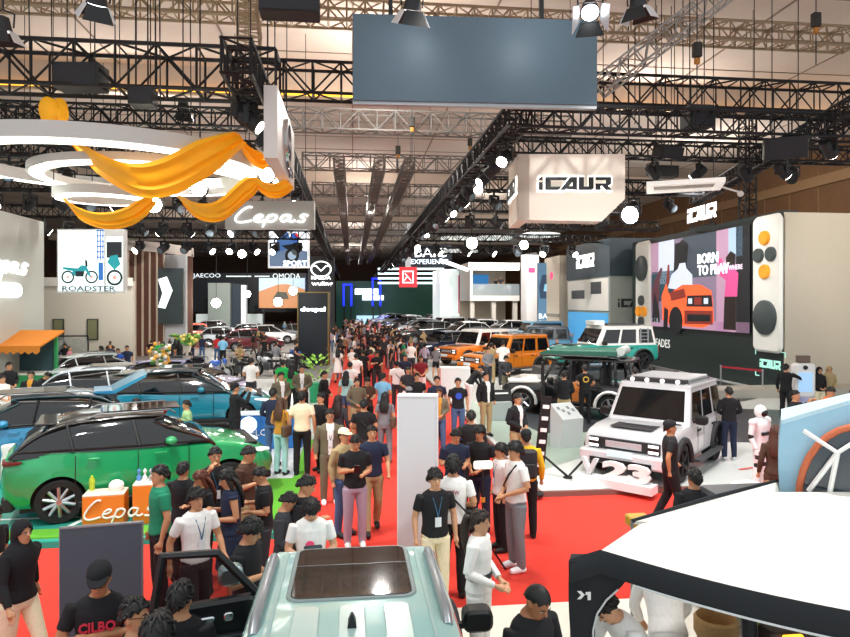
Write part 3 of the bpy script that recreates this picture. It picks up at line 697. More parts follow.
b = MB().bb(-6.9, -4.3, -.02, 0, 3.9, 4.5, M=MY(0, 0, -.06)).bb(-3.1, -1.3, -.02, 0, 4.2, 5.0, M=MY(0, 0, -.06)); b.build('photo_panel', mat('3a4246', .4), t)
t = block('wall_slab', 'tall cream slab pillar with a pink logo beside the portrait screen', 'booth', 16.0, 17.2, 48.2, 52.0, 0, 7.4, mat('ded3c0', .6))
MB().lathe([(.3, 0), (.3, -.06)], (0, 1.9, 5.9), axis='X', seg=12, caps=True).build('logo_disc', glow('e0406a', 1), t)
MB().bb(-.05, 0, 0, 3.8, 2.6, 2.85).build('rail_strip', mat('9a9286', .5), t)
# portrait screen, white wall, balcony hall
t, w, h = board('video_screen', 'tall portrait screen with blue-grey car picture', 'screen', 538, 560, 53, 263, 322, .4, mat('1b2026', .4), part='screen_housing')
b = MB(); y = -.01
pol(b, [(-w / 2, -h / 2), (w / 2, -h / 2), (w / 2, h / 2), (-w / 2, h / 2)], y, 0)
pol(b, [(-w * .4, -h * .1), (w * .35, -h * .1), (w * .45, h * .1), (w * .2, h * .3), (-w * .3, h * .3), (-w * .45, h * .1)], y - .01, 1)
pol(b, [(-w * .25, h * .02), (w * .25, h * .02), (w * .2, h * .14), (-w * .2, h * .14)], y - .02, 2)
b.build('screen_picture', [glow('4a6a84', .8), glow('2a3e54', .7), glow('7fb0c8', .9)], t)
text(t, 'BAIC', -w * .12, -h * .4, .42, glow('e8f0f4', 1.1), y=-.06)
t = block('booth_wall', 'white booth wall with a tiny pink logo beside the balcony', 'booth', 8.9 + 6.4, 16.4, 55, 57, 0, 8.1, mat('eceae8', .5))
MB().bb(.15, .7, -.05, 0, 6.4, 6.8).build('logo_plate', glow('e0406a', 1), t)
X0, YB = at(470, 60); X1, _ = at(521, 60)
t = thing('balcony_booth', 'white two-storey booth with a glass fronted balcony', 'booth', (X0, YB, 0))
w = X1 - X0; WB = mat('efece6', .5)
MB().bb(0, w, 0, 6, 3.9, 4.4).build('balcony_slab', WB, t)
MB().bb(-.2, w, -.3, 6, 7.0, 7.5).build('roof_slab', WB, t)
MB().bb(0, .25, 0, 6, 4.4, 7.0).build('side_fin', WB, t)
MB().bb(0, w, 5.6, 6, 0, 7).build('rear_wall', mat('dccfbb', .6), t)
for x in (.3, w * .5, w - .3): MB().bb(x - .2, x + .2, .4, .9, 0, 3.9).build('column', mat('d9d2c6', .6), t)
MB().bb(.2, w, .02, .05, 4.4, 5.5).build('glass_railing', mat('b8c4c8', .1, alpha=.5), t)
MB().bb(w * .28, w * .62, 5.5, 5.6, 5.2, 6.6).build('blue_picture', glow('2a6aa0', .8), t)
MB().bb(0, w, .1, .2, 6.8, 7.0).build('light_strip', glow('ffffff', 2), t)
BALC = (X0, YB, w)
xg, yg = at(440, 66)
t = block('booth_wall', 'pale mint lit booth wall beside the dark stage screen', 'booth', xg, xg + 2.6, yg, yg + 6, 0, 7.2, mat('dfeeec', .4, emit=.5))
MB().bb(1.9, 2.1, -.04, 0, 2.6, 6.6).build('red_stripe', glow('a03050', .7), t)
# far stage, BAIC sign, red sign, light lines
t, w, h = board('stage_screen', 'wide dark green stage screen at the end of the aisle', 'screen', 336, 442, 92, 281, 329, .6, mat('101a16', .5), part='screen_housing')
b = MB(); pol(b, [(-w * .5, -h / 2), (w * .5, -h / 2), (w * .5, h / 2), (-w * .5, h / 2)], -.01, 0)
b.build('screen_picture', [glow('123a2c', .35)], t)
MB().bb(-w * .3, w * .0, -.9, -.1, -h * .4, -h * .22).build('lit_counter', glow('9fc4dc', 1), t)
MB().bb(-w * .32, -w * .1, -.3, -.1, h * .22, h * .34).bb(-w * .25, -w * .05, -.3, -.1, h * .1, h * .2).build('lit_lettering', glow('eef4ff', 1.6), t)
for k, (px0, px1, py0, py1, lab) in enumerate(((343, 352, 284, 306, 'slim blue neon portal near the aisle side'), (372, 381, 278, 306, 'taller blue neon portal in the middle of the dark stage'))):
    t, w, h = board('hanging_neon_portal', lab, 'light', px0, px1, 90, py0, py1)
    MB().bb(-w / 2, -w / 2 + .2, -.1, .1, -h / 2, h / 2).bb(-w / 2, w / 2, -.1, .1, h / 2 - .2, h / 2).bb(w / 2 - .2, w / 2, -.1, .1, -h * .5, h / 2).build('neon_tube', glow('1428ff', 2.2), t)
    for q in (-w / 2 + .15, w / 2 - .15): MB().bb(q - .1, q + .1, .1, .2, -t.location.z, -h / 2 + .3).build('post', DARK, t)
t, w, h = board('hanging_sign', 'navy sign with white lit wordmark above the red square sign', 'sign', 396, 452, 75, 245, 267, .6, mat('14202c', .5))
rod(t, -w * .4, .2, h / 2, 9); rod(t, w * .4, .2, h / 2, 9)
text(t, 'BAIC', w * .12, h * .16, 1.1, glow('f4fbff', 2.4), y=-.15, width=w * .56)
text(t, 'EXPERIENCE', w * .1, -h * .26, .55, glow('dff0ff', 2.0), y=-.15, width=w * .66)
t, w, h = board('hanging_light_fixture', 'set of white horizontal light bars over the dark stage', 'light', 378, 444, 84, 268, 284)
rod(t, -w * .48, 0, -h / 2, 9); rod(t, w * .48, 0, -h / 2, 9)
for k in range(4): MB().bb(-w / 2, w / 2, -.1, .1, -h / 2 + k * h / 3.4, -h / 2 + k * h / 3.4 + .26).build('light_bar', glow('d8f2f4', 1.6), t)
t, w, h = board('hanging_sign', 'red square sign with a white box logo', 'sign', 399, 417, 70, 267, 287, .5, glow('e0303a', .9))
b = MB().bb(-.62, .62, -.06, 0, .55, .68).bb(-.62, .62, -.06, 0, -.68, -.55).bb(-.62, -.5, -.06, 0, -.6, .6).bb(.5, .62, -.06, 0, -.6, .6)
b.prism([(-.4, .4), (-.28, .4), (.4, -.4), (.28, -.4)], .06, Matrix.Translation((0, -.06, 0))).prism([(-.35, -.4), (0, .1), (-.1, .2), (-.45, -.4)], .06, Matrix.Translation((0, -.06, 0)))
b.build('box_logo', glow('fff0ee', 1.3), t)
MB().bb(-.3, .3, 0, .4, h / 2, 12.99 - t.location.z).build('white_post', mat('dfe3e4', .5, emit=.2), t)
for px0, px1, py, d, lab in ((440, 478, 252, 52, 'nearest the dark sign'), (520, 560, 236, 42, 'above the portrait screen'), (474, 512, 239, 46, 'above the balcony roof'), (440, 470, 239, 50, 'beside the green tinted floodlight')):
    x, y = at((px0 + px1) / 2, d); r = (px1 - px0) / 2 * d / FPX
    t = thing('hanging_round_light', f'round white ceiling light panel {lab}', 'light', (x, y, zat(py, d)))
    MB().lathe([(r, 0), (r, .12), (r * .3, .16)], seg=24, caps=True).build('panel_disc', mat('dfe6e0', .5, emit=.5), t, 40)
    rod(t, 0, 0, .12, 1.2)
x, y = at(452, 60); z = zat(269, 60)
o = tag(MB().tube([at(440, 56) + (zat(260, 56),), at(468, 57) + (zat(270, 57),)], .16, seg=8).build('hanging_light_tube', glow('f6fbff', 2.2)), 'slanted white light tube leading to the balcony roof', 'light')
for px, d in ((446, 56.2), (462, 56.8)): q = at(px, d); rod(o, q[0], q[1], zat(263, 56.3), 3)

# ---------------------------------------------------------------- the other side of the aisle
t = block('logo_pylon', 'black pylon with a white winged oval logo', 'sign', *(lambda a, c: (a[0], c[0], a[1], a[1] + 1.2))(at(308, 60), at(334, 60)), 0, zat(256, 60), mat('14171b', .45))
w = at(334, 60)[0] - at(308, 60)[0]
b = MB(); cz = zat(269, 60)
b.lathe([(.98, 0), (.98, -.08), (.84, -.08), (.84, 0)], (w / 2, -.01, 0), axis='Y', seg=32)
b.v = [(x, y, cz + z * .78) for x, y, z in b.v]
b.tube([(w / 2 - .82, -.08, cz + .3), (w / 2 - .45, -.08, cz + .28), (w / 2, -.08, cz - .18), (w / 2 + .45, -.08, cz + .28), (w / 2 + .82, -.08, cz + .3)], .07, seg=6)
b.build('winged_logo', glow('f2f4f4', 1.6), t, 40)
text(t, 'MAZDA', w / 2, zat(277.5, 60), .34, glow('f2f4f4', 1.6), y=-.05, width=w * .75, bold=.03)
text(t, 'wuling', w / 2 + .1, zat(284, 60), .5, glow('f2f4f4', 1.6), y=-.05, width=w * .82, bold=.03)
xa, ya = at(298, 38); xb, yb = at(328, 38)
t = thing('sign_totem', 'dark navy totem with gold edges and blurred white wordmark', 'sign', (xa, ya, 0), math.atan2(yb - ya, xb - xa))
w = math.hypot(xb - xa, yb - ya)
MB().rbox((w / 2, .3, 2.15), (w, .6, 4.3), .04).build('panel', mat('141d26', .4), t, 30)
MB().bb(-.04, .02, -.02, .62, 0, 4.32).bb(w - .02, w + .04, -.02, .62, 0, 4.32).bb(-.04, w + .04, -.02, .62, 4.3, 4.36).build('gold_edge', mat('8f7a4a', .35, .7), t)
text(t, 'deepal', w / 2, 3.3, .34, glow('eaf6ff', 2.4), y=-.02, width=w * .84, bold=.04)
# brown slatted pavilion
xa, ya = at(113, 44)
t = thing('slatted_pavilion', 'curved pavilion with brown and cream upright slats', 'booth', (xa, ya, 0))
n = 22; pts = []
for k in range(n + 1):
    px = 113 + (191 - 113) * k / n; d = 44 + 5.5 * ((k / n) ** 2.2)
    q = at(px, d); pts.append((q[0] - xa, q[1] - ya))
BR = mat('4f2f22', .6); LT = mat('d3c4b0', .6)
b = MB(); b.loft([[(x, y + .25, 0), (x, y + .6, 0), (x, y + .6, 7.5), (x, y + .25, 7.5)] for x, y in pts]); b.build('body', BR, t)
b = MB(); b.loft([[(x, y - .35, 7.3), (x, y + .9, 7.3), (x, y + .9, 8.0), (x, y - .35, 8.0)] for x, y in pts]); b.build('roof_band', mat('b3aaa2', .6), t)
b = MB()
for k, (x, y) in enumerate(pts[:15]):
    if k % 2 == 0 and k > 0: b.bb(x - .09, x + .09, y + .02, y + .25, 0, 7.3)
b.build('cream_slats', LT, t)
b = MB()
for k, (x, y) in enumerate(pts[:15]):
    if k % 2 == 1: b.bb(x - .2, x + .2, y + .1, y + .25, 0, 7.3)
b.build('brown_slats', mat('5d382a', .6), t)
x, y = pts[16]; MB().bb(x - 1.0, x + 1.2, y - .3, y + .2, 0, 7.2).build('white_bay', mat('c9cdd2', .5), t)
x, y = pts[15]; MB().bb(x - .7, x + 1.3, y - .55, y - .35, 2.2, 6.2).build('dark_screen', mat('3c4a4e', .4), t)
b = MB(); pol(b, [(x - .4, 3.4), (x + .1, 3.3), (x + .6, 4.6), (x + .2, 5.6), (x - .4, 5.4), (x - .1, 4.4)], y - .57, 0); b.build('screen_picture', glow('e8eef0', 1.1), t)
x, y = pts[19]; MB().bb(x - .05, x + .16, y - .5, y - .3, .2, 7.0).build('light_line', glow('fff0d0', 2), t)
MB().lathe([(.42, 0), (.42, -.06), (.34, -.06), (.34, 0)], (x - .75, y - .4, 6.0), axis='Y', seg=20).tube([(x - 1.1, y - .45, 6.1), (x - .75, y - .45, 5.9), (x - .4, y - .45, 6.1)], .05, seg=5).bb(x - 1.1, x - .4, y - .46, y - .42, 4.9, 5.15).build('winged_logo', glow('eef2f4', 1.5), t)
# dark far booth with long wordmark line, screen and panels
t, w, h = board('dark_booth_wall', 'dark booth wall with a thin silver wordmark line', 'booth', 192, 306, 74, 273, 312, 1.0, mat('20242a', .5))
text(t, 'JAECOO', -w * .37, h * .42, .62, glow('c8d2d6', 1.2), y=-.05, width=3.2)
MB().bb(-w * .2, w * .02, -.05, 0, h * .4, h * .43).bb(w * .05, w * .18, -.05, 0, h * .4, h * .43).build('silver_line', glow('c8d2d6', 1.0), t)
text(t, 'OMODA', w * .33, h * .42, .62, glow('c8d2d6', 1.2), y=-.05, width=3.2)
t, w, h = board('video_screen', 'wide screen showing a reddish desert landscape', 'screen', 259, 305, 66, 278, 308, .4, mat('16181a', .5), part='screen_housing')
for x in (-w * .4, w * .4): MB().bb(x - .08, x + .08, .1, .26, -zat(293, 66), -h / 2 + .02).build('post', DARK, t)
b = MB(); pol(b, [(-w / 2, -h / 2), (w / 2, -h / 2), (w / 2, h / 2), (-w / 2, h / 2)], -.01, 0)
pol(b, [(-w / 2, -h / 2), (w / 2, -h / 2), (w / 2, h * .12), (w * .1, h * .3), (-w * .1, h * .28), (-w / 2, h * .05)], -.02, 1); pol(b, [(-w * .2, -h * .2), (w * .15, -h * .2), (w * .1, h * .02), (-w * .1, h * .05)], -.03, 2)
b.build('screen_picture', [glow('9fb4c4', .8), glow('a8734c', .75), glow('4a4a40', .4)], t)
for px0, px1, d, py0, m, lab in ((208, 230, 68, 283, mat('aab6ae', .6), 'pale green-grey upright booth panel on the dark wall'), (231, 241, 69, 284, mat('3d4a55', .6), 'slate blue upright booth panel beside the pale one'), (241, 246, 67, 285, mat('e6e8ea', .5, emit=.3), 'narrow white lit upright strip beside the slate panel')):
    t, w, h = board('booth_divider', lab, 'booth', px0, px1, d, py0, 338.5, .5, m)
t, w, h = board('booth_counter', 'long white lit counter far behind the orange jeep', 'booth', 196, 262, 72, 314, 336.1, .8, mat('dfeae6', .4, emit=.25))
# white lettered wall by the kiosk
t = thing('booth_wall', 'tall white wall with white script lettering above the kiosk', 'booth', (-11.9, 17.5, .1))
MB().bb(-.5, 0, 0, 8.9, 0, 6.75).build('wall_panel', mat('b9beb6', .5), t)
lepas(t, 3.6, 4.95, 3.0, .8, glow('ffffff', 1.2), M=Matrix.Translation((.05, 2.4, 0)) @ Matrix.Rotation(PI / 2, 4, 'Z'), r=.07)
MB().rbox((.05, 5.0, 4.05), (.1, 4.2, .5), .3, axis=0).build('light_strip', glow('ffffff', 2.2), t, 40)
MB().bb(0, .03, 0, 8.9, 0, .12).build('skirting', mat('cfd2cc', .5), t)
xk, yk = at(22, 22.2)
t = thing('kiosk', 'green kiosk stall with an orange scalloped awning', 'kiosk', (xk, yk, .1), -.12)
GK = mat('2f9a5a', .5)
MB().bb(-.95, .75, 0, .9, 0, 1.1).build('counter', GK, t); MB().bb(-1.0, .8, -.05, .95, 1.1, 1.16).build('counter_top', mat('dfe4dc', .4), t)
for x in (-.9, .72): MB().bb(x - .05, x + .05, .75, .85, 1.1, 2.5).build('post', GK, t)
MB().bb(-.95, .75, .84, .9, 1.16, 2.4).build('menu_back', mat('31505a', .5), t)
OR = mat('d98326', .7)
b = MB().add([(-1.05, -.55, 2.15), (.95, -.55, 2.15), (.95, .95, 2.62), (-1.05, .95, 2.62), (-1.05, -.55, 2.09), (.95, -.55, 2.09), (.95, .95, 2.56), (-1.05, .95, 2.56)], [(0, 1, 2, 3), (7, 6, 5, 4), (0, 4, 5, 1), (1, 5, 6, 2), (2, 6, 7, 3), (3, 7, 4, 0)])
b.build('awning', OR, t)
b = MB()
for k in range(8):
    b.prism([(-1.05 + k * .25, 2.15), (-.8 + k * .25, 2.15), (-.8 + k * .25, 1.95), (-.925 + k * .25, 1.86), (-1.05 + k * .25, 1.95)], .03, Matrix.Translation((0, -.56, 0)))
b.build('scalloped_valance', OR, t)
# interior beyond the kiosk
struct('wall_beige_room', MB().bb(-27, -13.0, 40, 40.4, 0, 5.0), mat('cfc8b8', .7))
struct('trim_6', MB().bb(-27, -13.0, 39.8, 40.0, 4.7, 5.2), mat('e9e6da', .5))
t = thing('railing', 'dark metal railing in front of the beige far room', 'railing', (-25, 36, 0))
MB().bb(0, 11, -.03, .03, 1.9, 1.98).build('top_rail', DARK, t)
for k in range(6): MB().bb(k * 2.2 - .03, k * 2.2 + .03, -.03, .03, 0, 1.9).build('post', DARK, t)
MB().bb(0, 11, -.005, .005, .9, 1.85).build('glass_panel', mat('aab4b0', .1, alpha=.35), t)
for px, lab in ((75, 'nearest the kiosk'), (106, 'nearest the slatted pavilion')):
    t, w, h = board('framed_poster', f'dark framed poster on the beige wall {lab}', 'poster', px - 5, px + 5, 40, 318, 338, .08, mat('2f3330', .5), rz=0)
    t.location.y = 39.9; b = MB(); pol(b, [(-w * .4, -h * .45), (w * .4, -h * .45), (w * .4, h * .45), (-w * .4, h * .45)], -.01, 0); b.build('print', mat('7a7a58', .6), t)
# ---------------------------------------------------------------- standing panels and small stand furniture
xa, ya = at(399, 8.6); xb, yb = at(437, 8.6)
t = thing('partition_panel', 'tall white partition board standing on the red carpet', 'partition', ((xa + xb) / 2, (ya + yb) / 2, .012), -YAW - .05)
MB().rbox((0, 0, 1.22), (.52, .22, 2.44), .01).build('board', mat('dcdcde', .5), t)
MB().bb(-.27, -.255, -.12, .12, 0, 2.45).bb(.255, .27, -.12, .12, 0, 2.45).bb(-.27, .27, -.12, .12, 2.44, 2.46).build('edge_frame', mat('f2f2f2', .4), t)
xa, ya = at(102, 6.2)
t = thing('display_board', 'slate grey fabric board standing on the red carpet', 'partition', (xa, ya, .012), -YAW + .24)
MB().bb(-.36, .36, -.02, .02, .03, 1.53).build('board', mat('4b5560', .85, noise=.15, scale=60), t)
MB().bb(-.37, .37, -.024, .024, 1.53, 1.545).bb(-.37, -.36, -.024, .024, 0, 1.53).bb(.36, .37, -.024, .024, 0, 1.53).build('frame', mat('8c949b', .4, .6), t)
for x in (-.3, .3): MB().bb(x - .02, x + .02, -.25, .25, 0, .03).build('foot', DARK, t)
def cube_stand(px, py, w, d, h, label, m, rz, txt=None):
    x, y = gnd(px, py, .1)
    t = thing('display_plinth', label, 'plinth', (x, y, .106), rz)
    MB().rbox((0, 0, h / 2), (w, d, h), .02).build('body', m, t); MB().rbox((0, 0, h + .015), (w * 1.0, d * 1.0, .03), .02).build('top_plate', mat('f4e8d4', .4), t)
    return t
OB = mat('dd7a22', .5, emit=.06)
t = cube_stand(106, 524, .62, .38, .5, 'wider orange cube plinth with white script by the green car', OB, .12)
lepas(t, .24, .26, 1.05, .3, WHITE, y=-.21)
t = cube_stand(145, 521, .32, .36, .62, 'narrow orange plinth holding small ornaments by the green car', OB, .12)
x, y = gnd(116, 523, .1)
tag(MB().ball((x, y + .02, .106 + .53 + .07), (.12, .12, .1)).build('white_bowl', WHITE, None, 60), 'small white dome on the wider orange plinth', 'ornament')
x, y = gnd(92, 523, .1); z = .106 + .53
b = MB().lathe([(.04, 0), (.045, .1), (.045, .18), (.02, .22), (.02, .24)], (x, y, z), seg=12, caps=True); tag(b.build('bottle', mat('b6c832', .4), None, 40), 'small yellow-green bottle on the wider orange plinth', 'bottle')
for k, c in enumerate(('blue', 'white', 'grey')):
    x, y = gnd(139 + k * 6, 520, .1); z = .106 + .65
    b = MB().lathe([(.035, 0), (.04, .06), (.012, .1), (.03, .16), (.006, .2)], (x, y, z), seg=10, caps=True)
    tag(b.build('ornament', mat({'blue': '5a8ac8', 'white': 'f0f0f0', 'grey': '9aa4ac'}[c], .3), None, 40), f'tiny {c} ornament on the narrow orange plinth', 'ornament')
x, y = gnd(11, 486, .1)
t = thing('golf_bag', 'white upright golf bag beside the rear of the green car', 'bag', (x, y, .125))
MB().lathe([(.14, 0), (.17, .05), (.17, .5), (.15, .6), (.17, .75), (.16, .78)], seg=16, caps=True).build('bag_body', mat('e6e4da', .6), t, 50)
MB().rbox((0, -.17, .3), (.2, .1, .34), .04).build('pocket', mat('d2d0c4', .6), t, 40)
MB().tube([(.14, -.05, .2), (.22, -.08, .45), (.14, -.05, .7)], .015, seg=6).build('strap', mat('4a5a3a', .7), t)
# info lecterns near the boxy cars
def lectern(px, py, rz, label, lit='c6cccd'):
    x, y = gnd(px, py, .1)
    t = thing('info_lectern', label, 'lectern', (x, y, .106), rz)
    b = MB(); b.prism([(-.32, 0), (.32, 0), (.32, .95), (-.32, .95)], .1); b.v = []; b.f = []; b.m = []
    b.loft([[(-.34, -.2, 0), (.34, -.2, 0), (.34, .2, 0), (-.34, .2, 0)], [(-.32, -.28, .72), (.32, -.28, .72), (.32, .22, 1.05), (-.32, .22, 1.05)]])
    b.build('body', mat(lit, .4), t)
    T = Matrix.Translation((0, -.03, .9)) @ Matrix.Rotation(math.atan2(.33, .5), 4, 'X')
    q = MB()
    for k in range(5): q.box((-.2 + .1 * k, .1 - .1 * (k % 3), .0), (.07, .09, .008), M=T)
    q.build('info_print', mat('7a8288', .5), t)
    return t
lectern(566, 446, .35, 'white slanted information lectern in front of the black jeep')
t = thing('info_board', 'black lettered board leaning on a grey stand by the jeep wheel', 'sign', (*gnd(500, 420, .1), .106), .1)
MB().bb(-.35, .35, -.1, .1, 0, .55).build('stand', mat('a9b4b2', .5), t)
MB().box((0, -.02, .72), (.85, .05, .4), M=Matrix.Rotation(-.25, 4, 'X')).build('board', BLACK, t)
MB().box((0, -.1, .8), (.6, .012, .05), M=Matrix.Rotation(-.25, 4, 'X') @ Matrix.Translation((0, 0, .0))).build('writing_line', WHITE, t)
t = thing('low_bench', 'low white display bench carrying the number letters', 'bench', (5.08, 12.0, .106), -.8)
MB().bb(-.8, .8, -.16, .16, 0, .16).build('body', mat('eef0f1', .4), t)
t2 = thing('number_sign', 'white number letters standing in front of the white boxy car', 'sign', (5.08, 12.0, .266), -.8)
text(t2, '23', .25, .17, .34, WHITE, y=0, ext=.05, width=.95, bold=.05)
text(t2, 'V', -.5, .17, .34, mat('cfd4d6', .4), y=0, ext=.05, width=.36, bold=.03)
for px, d_, lab in ((437, 27, 'beside the navy polo visitor'),):
    xa, ya = gnd(455, 399, .1)
    t = thing('display_counter', 'white counter block with a pink side panel by the aisle', 'counter', (xa, ya, .1), -.1)
    MB().rbox((0, 0, .6), (1.1, .6, 1.2), .02).build('body', mat('e2eaea', .4), t); MB().bb(-.57, -.55, -.28, .28, .1, 1.15).build('side_panel', mat('e07a70', .5), t)
# belt barrier on the plinth
t = thing('belt_barrier', 'red belt barrier on two slim posts before the screen wall', 'barrier', (*gnd(741, 392, .1), .106), -PI / 2 + .35)
L = 1.9
for x in (-L / 2, L / 2):
    MB().lathe([(.16, 0), (.16, .02), (.03, .04), (.03, .95), (.04, .95), (.04, 1.0)], (x, 0, 0), seg=14, caps=True).build('post', mat('b8bcbe', .3, .7), t, 40)
MB().bb(-L / 2, L / 2, -.01, .01, .9, .98).build('belt', mat('a02430', .7), t)
# photo kiosk machine
x, y = at(803, 19.9)
t = thing('photo_machine', 'white standing touch screen machine by the plain wall', 'machine', (x, y, .106), -.2)
MB().rbox((0, 0, .35), (.3, .26, .7), .06).build('pedestal', mat('b8b9dc', .4), t, 40)
MB().rbox((0, 0, 1.2), (.62, .3, 1.05), .1, axis=1).build('housing', WHITE, t, 40)
MB().bb(-.2, .2, -.17, -.15, .85, 1.45).build('screen', glow('86a8c8', .8), t); MB().lathe([(.07, -.15), (.06, -.19)], (0, 0, 1.6), axis='Y', seg=14, caps=True).build('camera_eye', BLACK, t)
MB().rbox((0, 0, 1.85), (.36, .2, .22), .02).build('printer_box', mat('6a5a50', .6), t)
# pale-blue booking counter with writing, plants
t = thing('welcome_counter', 'blue counter with white writing by the teal car nose', 'counter', (*gnd(268, 447, .1), .1), .08)
MB().rbox((0, 0, .42), (1.7, .5, .84), .05).build('body', mat('2a6fb8', .4), t, 40); MB().rbox((0, 0, .86), (1.75, .55, .04), .05).build('top', mat('cfe2ee', .3), t)
text(t, 'WELCOME', -.1, .42, .15, WHITE, y=-.26, width=1.1)
MB().lathe([(.2, -.26), (.14, -.28)], (-.45, 0, .62), axis='Y', seg=18, caps=True).build('round_lamp', glow('dff0ff', 1.4), t)
def flowers(px, py, d, label, cols, w=.5, h=.5, z0=None, pot=True):
    x, y = at(px, d); z = zat(py, d) if z0 is None else z0
    t = thing('flower_arrangement', label, 'flowers', (x, y, z))
    if z > .2: MB().lathe([(.16, .1 - z), (.16, .12 - z), (.05, .16 - z), (.05, 0)], seg=12, caps=True).build('stand', mat('d8d2c4', .5), t, 40)
    MB().lathe([(.12, 0), (.18, .3), (.16, .3)], seg=12, caps=True).build('vase', mat('d8d2c4', .5), t, 40)
    r = random.Random(px); b = MB(); g = MB()
    for k in range(60):
        a, q, u = r.uniform(0, 2 * PI), math.sqrt(r.random()), r.random()
        p = (q * w * math.cos(a) * (.4 + .6 * u), q * w * .6 * math.sin(a), .3 + u * h)
        if k % 3: b.ball(p, .07, k % len(cols), seg=6, rings=4)
        else: g.ball(p, (.1, .1, .05), seg=6, rings=4)
    b.build('blossoms', [mat(c, .7) for c in cols], t); g.build('leaves', mat('4a7a34', .8), t)
flowers(160, 385, 21.2, 'large yellow and white flower arrangement by the silver car', ('f0d860', 'f4f0e0', 'e8b04a'), .42, 1.1)
flowers(187, 352, 24.5, 'low green and orange flower arrangement behind the lilac car', ('d8a040', '7fae4a', 'e8d070'), .6, .35)
for px, py, lab in ((316, 402, 'leafy green potted plant beside the black dressed visitor'),):
    x, y = gnd(px, 402, .1)
    t = thing('potted_plant', lab, 'plant', (x, y, .1))
    MB().lathe([(.22, 0), (.26, .7), (.22, .7)], seg=14, caps=True).build('pot', mat('1f9a68', .5), t, 40)
    b = MB(); r = random.Random(5)
    for k in range(70):
        a = r.uniform(0, 2 * PI); u = r.random(); q = .45 * math.sqrt(r.random())
        c = Vector((q * math.cos(a), q * math.sin(a), .75 + u * .9)); v = Vector((math.cos(a), math.sin(a), .6)) * .2
        s_ = Vector((-math.sin(a), math.cos(a), 0)) * .06
        b.add([c, c + v * .5 + s_, c + v, c + v * .5 - s_], [(0, 1, 2, 3)])
    b.build('leaves', mat('8fc84a', .7), t)
# selfie phone on a tripod
x, y = gnd(483, 576, .012)
t = thing('phone_tripod', 'black tripod holding a white phone light, standing by the woman in white', 'tripod', (x, y, .012))
for k in range(3):
    a = k * 2.1 + .4
    MB().tube([(0, 0, .55), (.38 * math.cos(a), .38 * math.sin(a), 0.01)], .014, seg=6).build('leg', BLACK, t)
MB().tube([(0, 0, .4), (0, 0, 1.45)], .014, seg=6).build('pole', BLACK, t); MB().lathe([(.03, 1.0), (.03, 1.06)], seg=10, caps=True).lathe([(.03, .5), (.03, .56)], seg=10, caps=True).build('orange_clamp', mat('e08a24', .5), t)
MB().rbox((0, 0, 1.5), (.26, .05, .11), .03, axis=1).build('phone_light', mat('f4f2e6', .4, emit=.4), t, 40)
# striped black banner pole by the yellow jacket
x, y = gnd(536, 494, .1)
t = thing('banner_strip', 'narrow black banner with white writing beside the yellow jacket', 'banner', (x, y, .1), .15)
MB().box((0, 0, 1.1), (.2, .03, 1.5), M=Matrix.Rotation(.12, 4, 'Y')).build('banner', BLACK, t)
for k in range(6): MB().box((0, -.02, .55 + k * .22), (.13, .012, .07), M=Matrix.Rotation(.12, 4, 'Y')).build('letter_mark', WHITE, t)
MB().lathe([(.15, 0), (.15, .02), (.02, .04), (.02, .4)], seg=12, caps=True).build('base', DARK, t)
# low diagonal stand legs on the white floor
t = thing('floor_stand', 'low black V shaped stand on the white floor', 'stand', (*gnd(568, 478, .1), .106))
MB().tube([(-.55, .3, .5), (0, 0, .02), (.55, .35, .35)], .03, seg=6).build('v_frame', DARK, t)
MB().lathe([(.1, 0), (.1, .02)], seg=12, caps=True).build('foot', DARK, t)
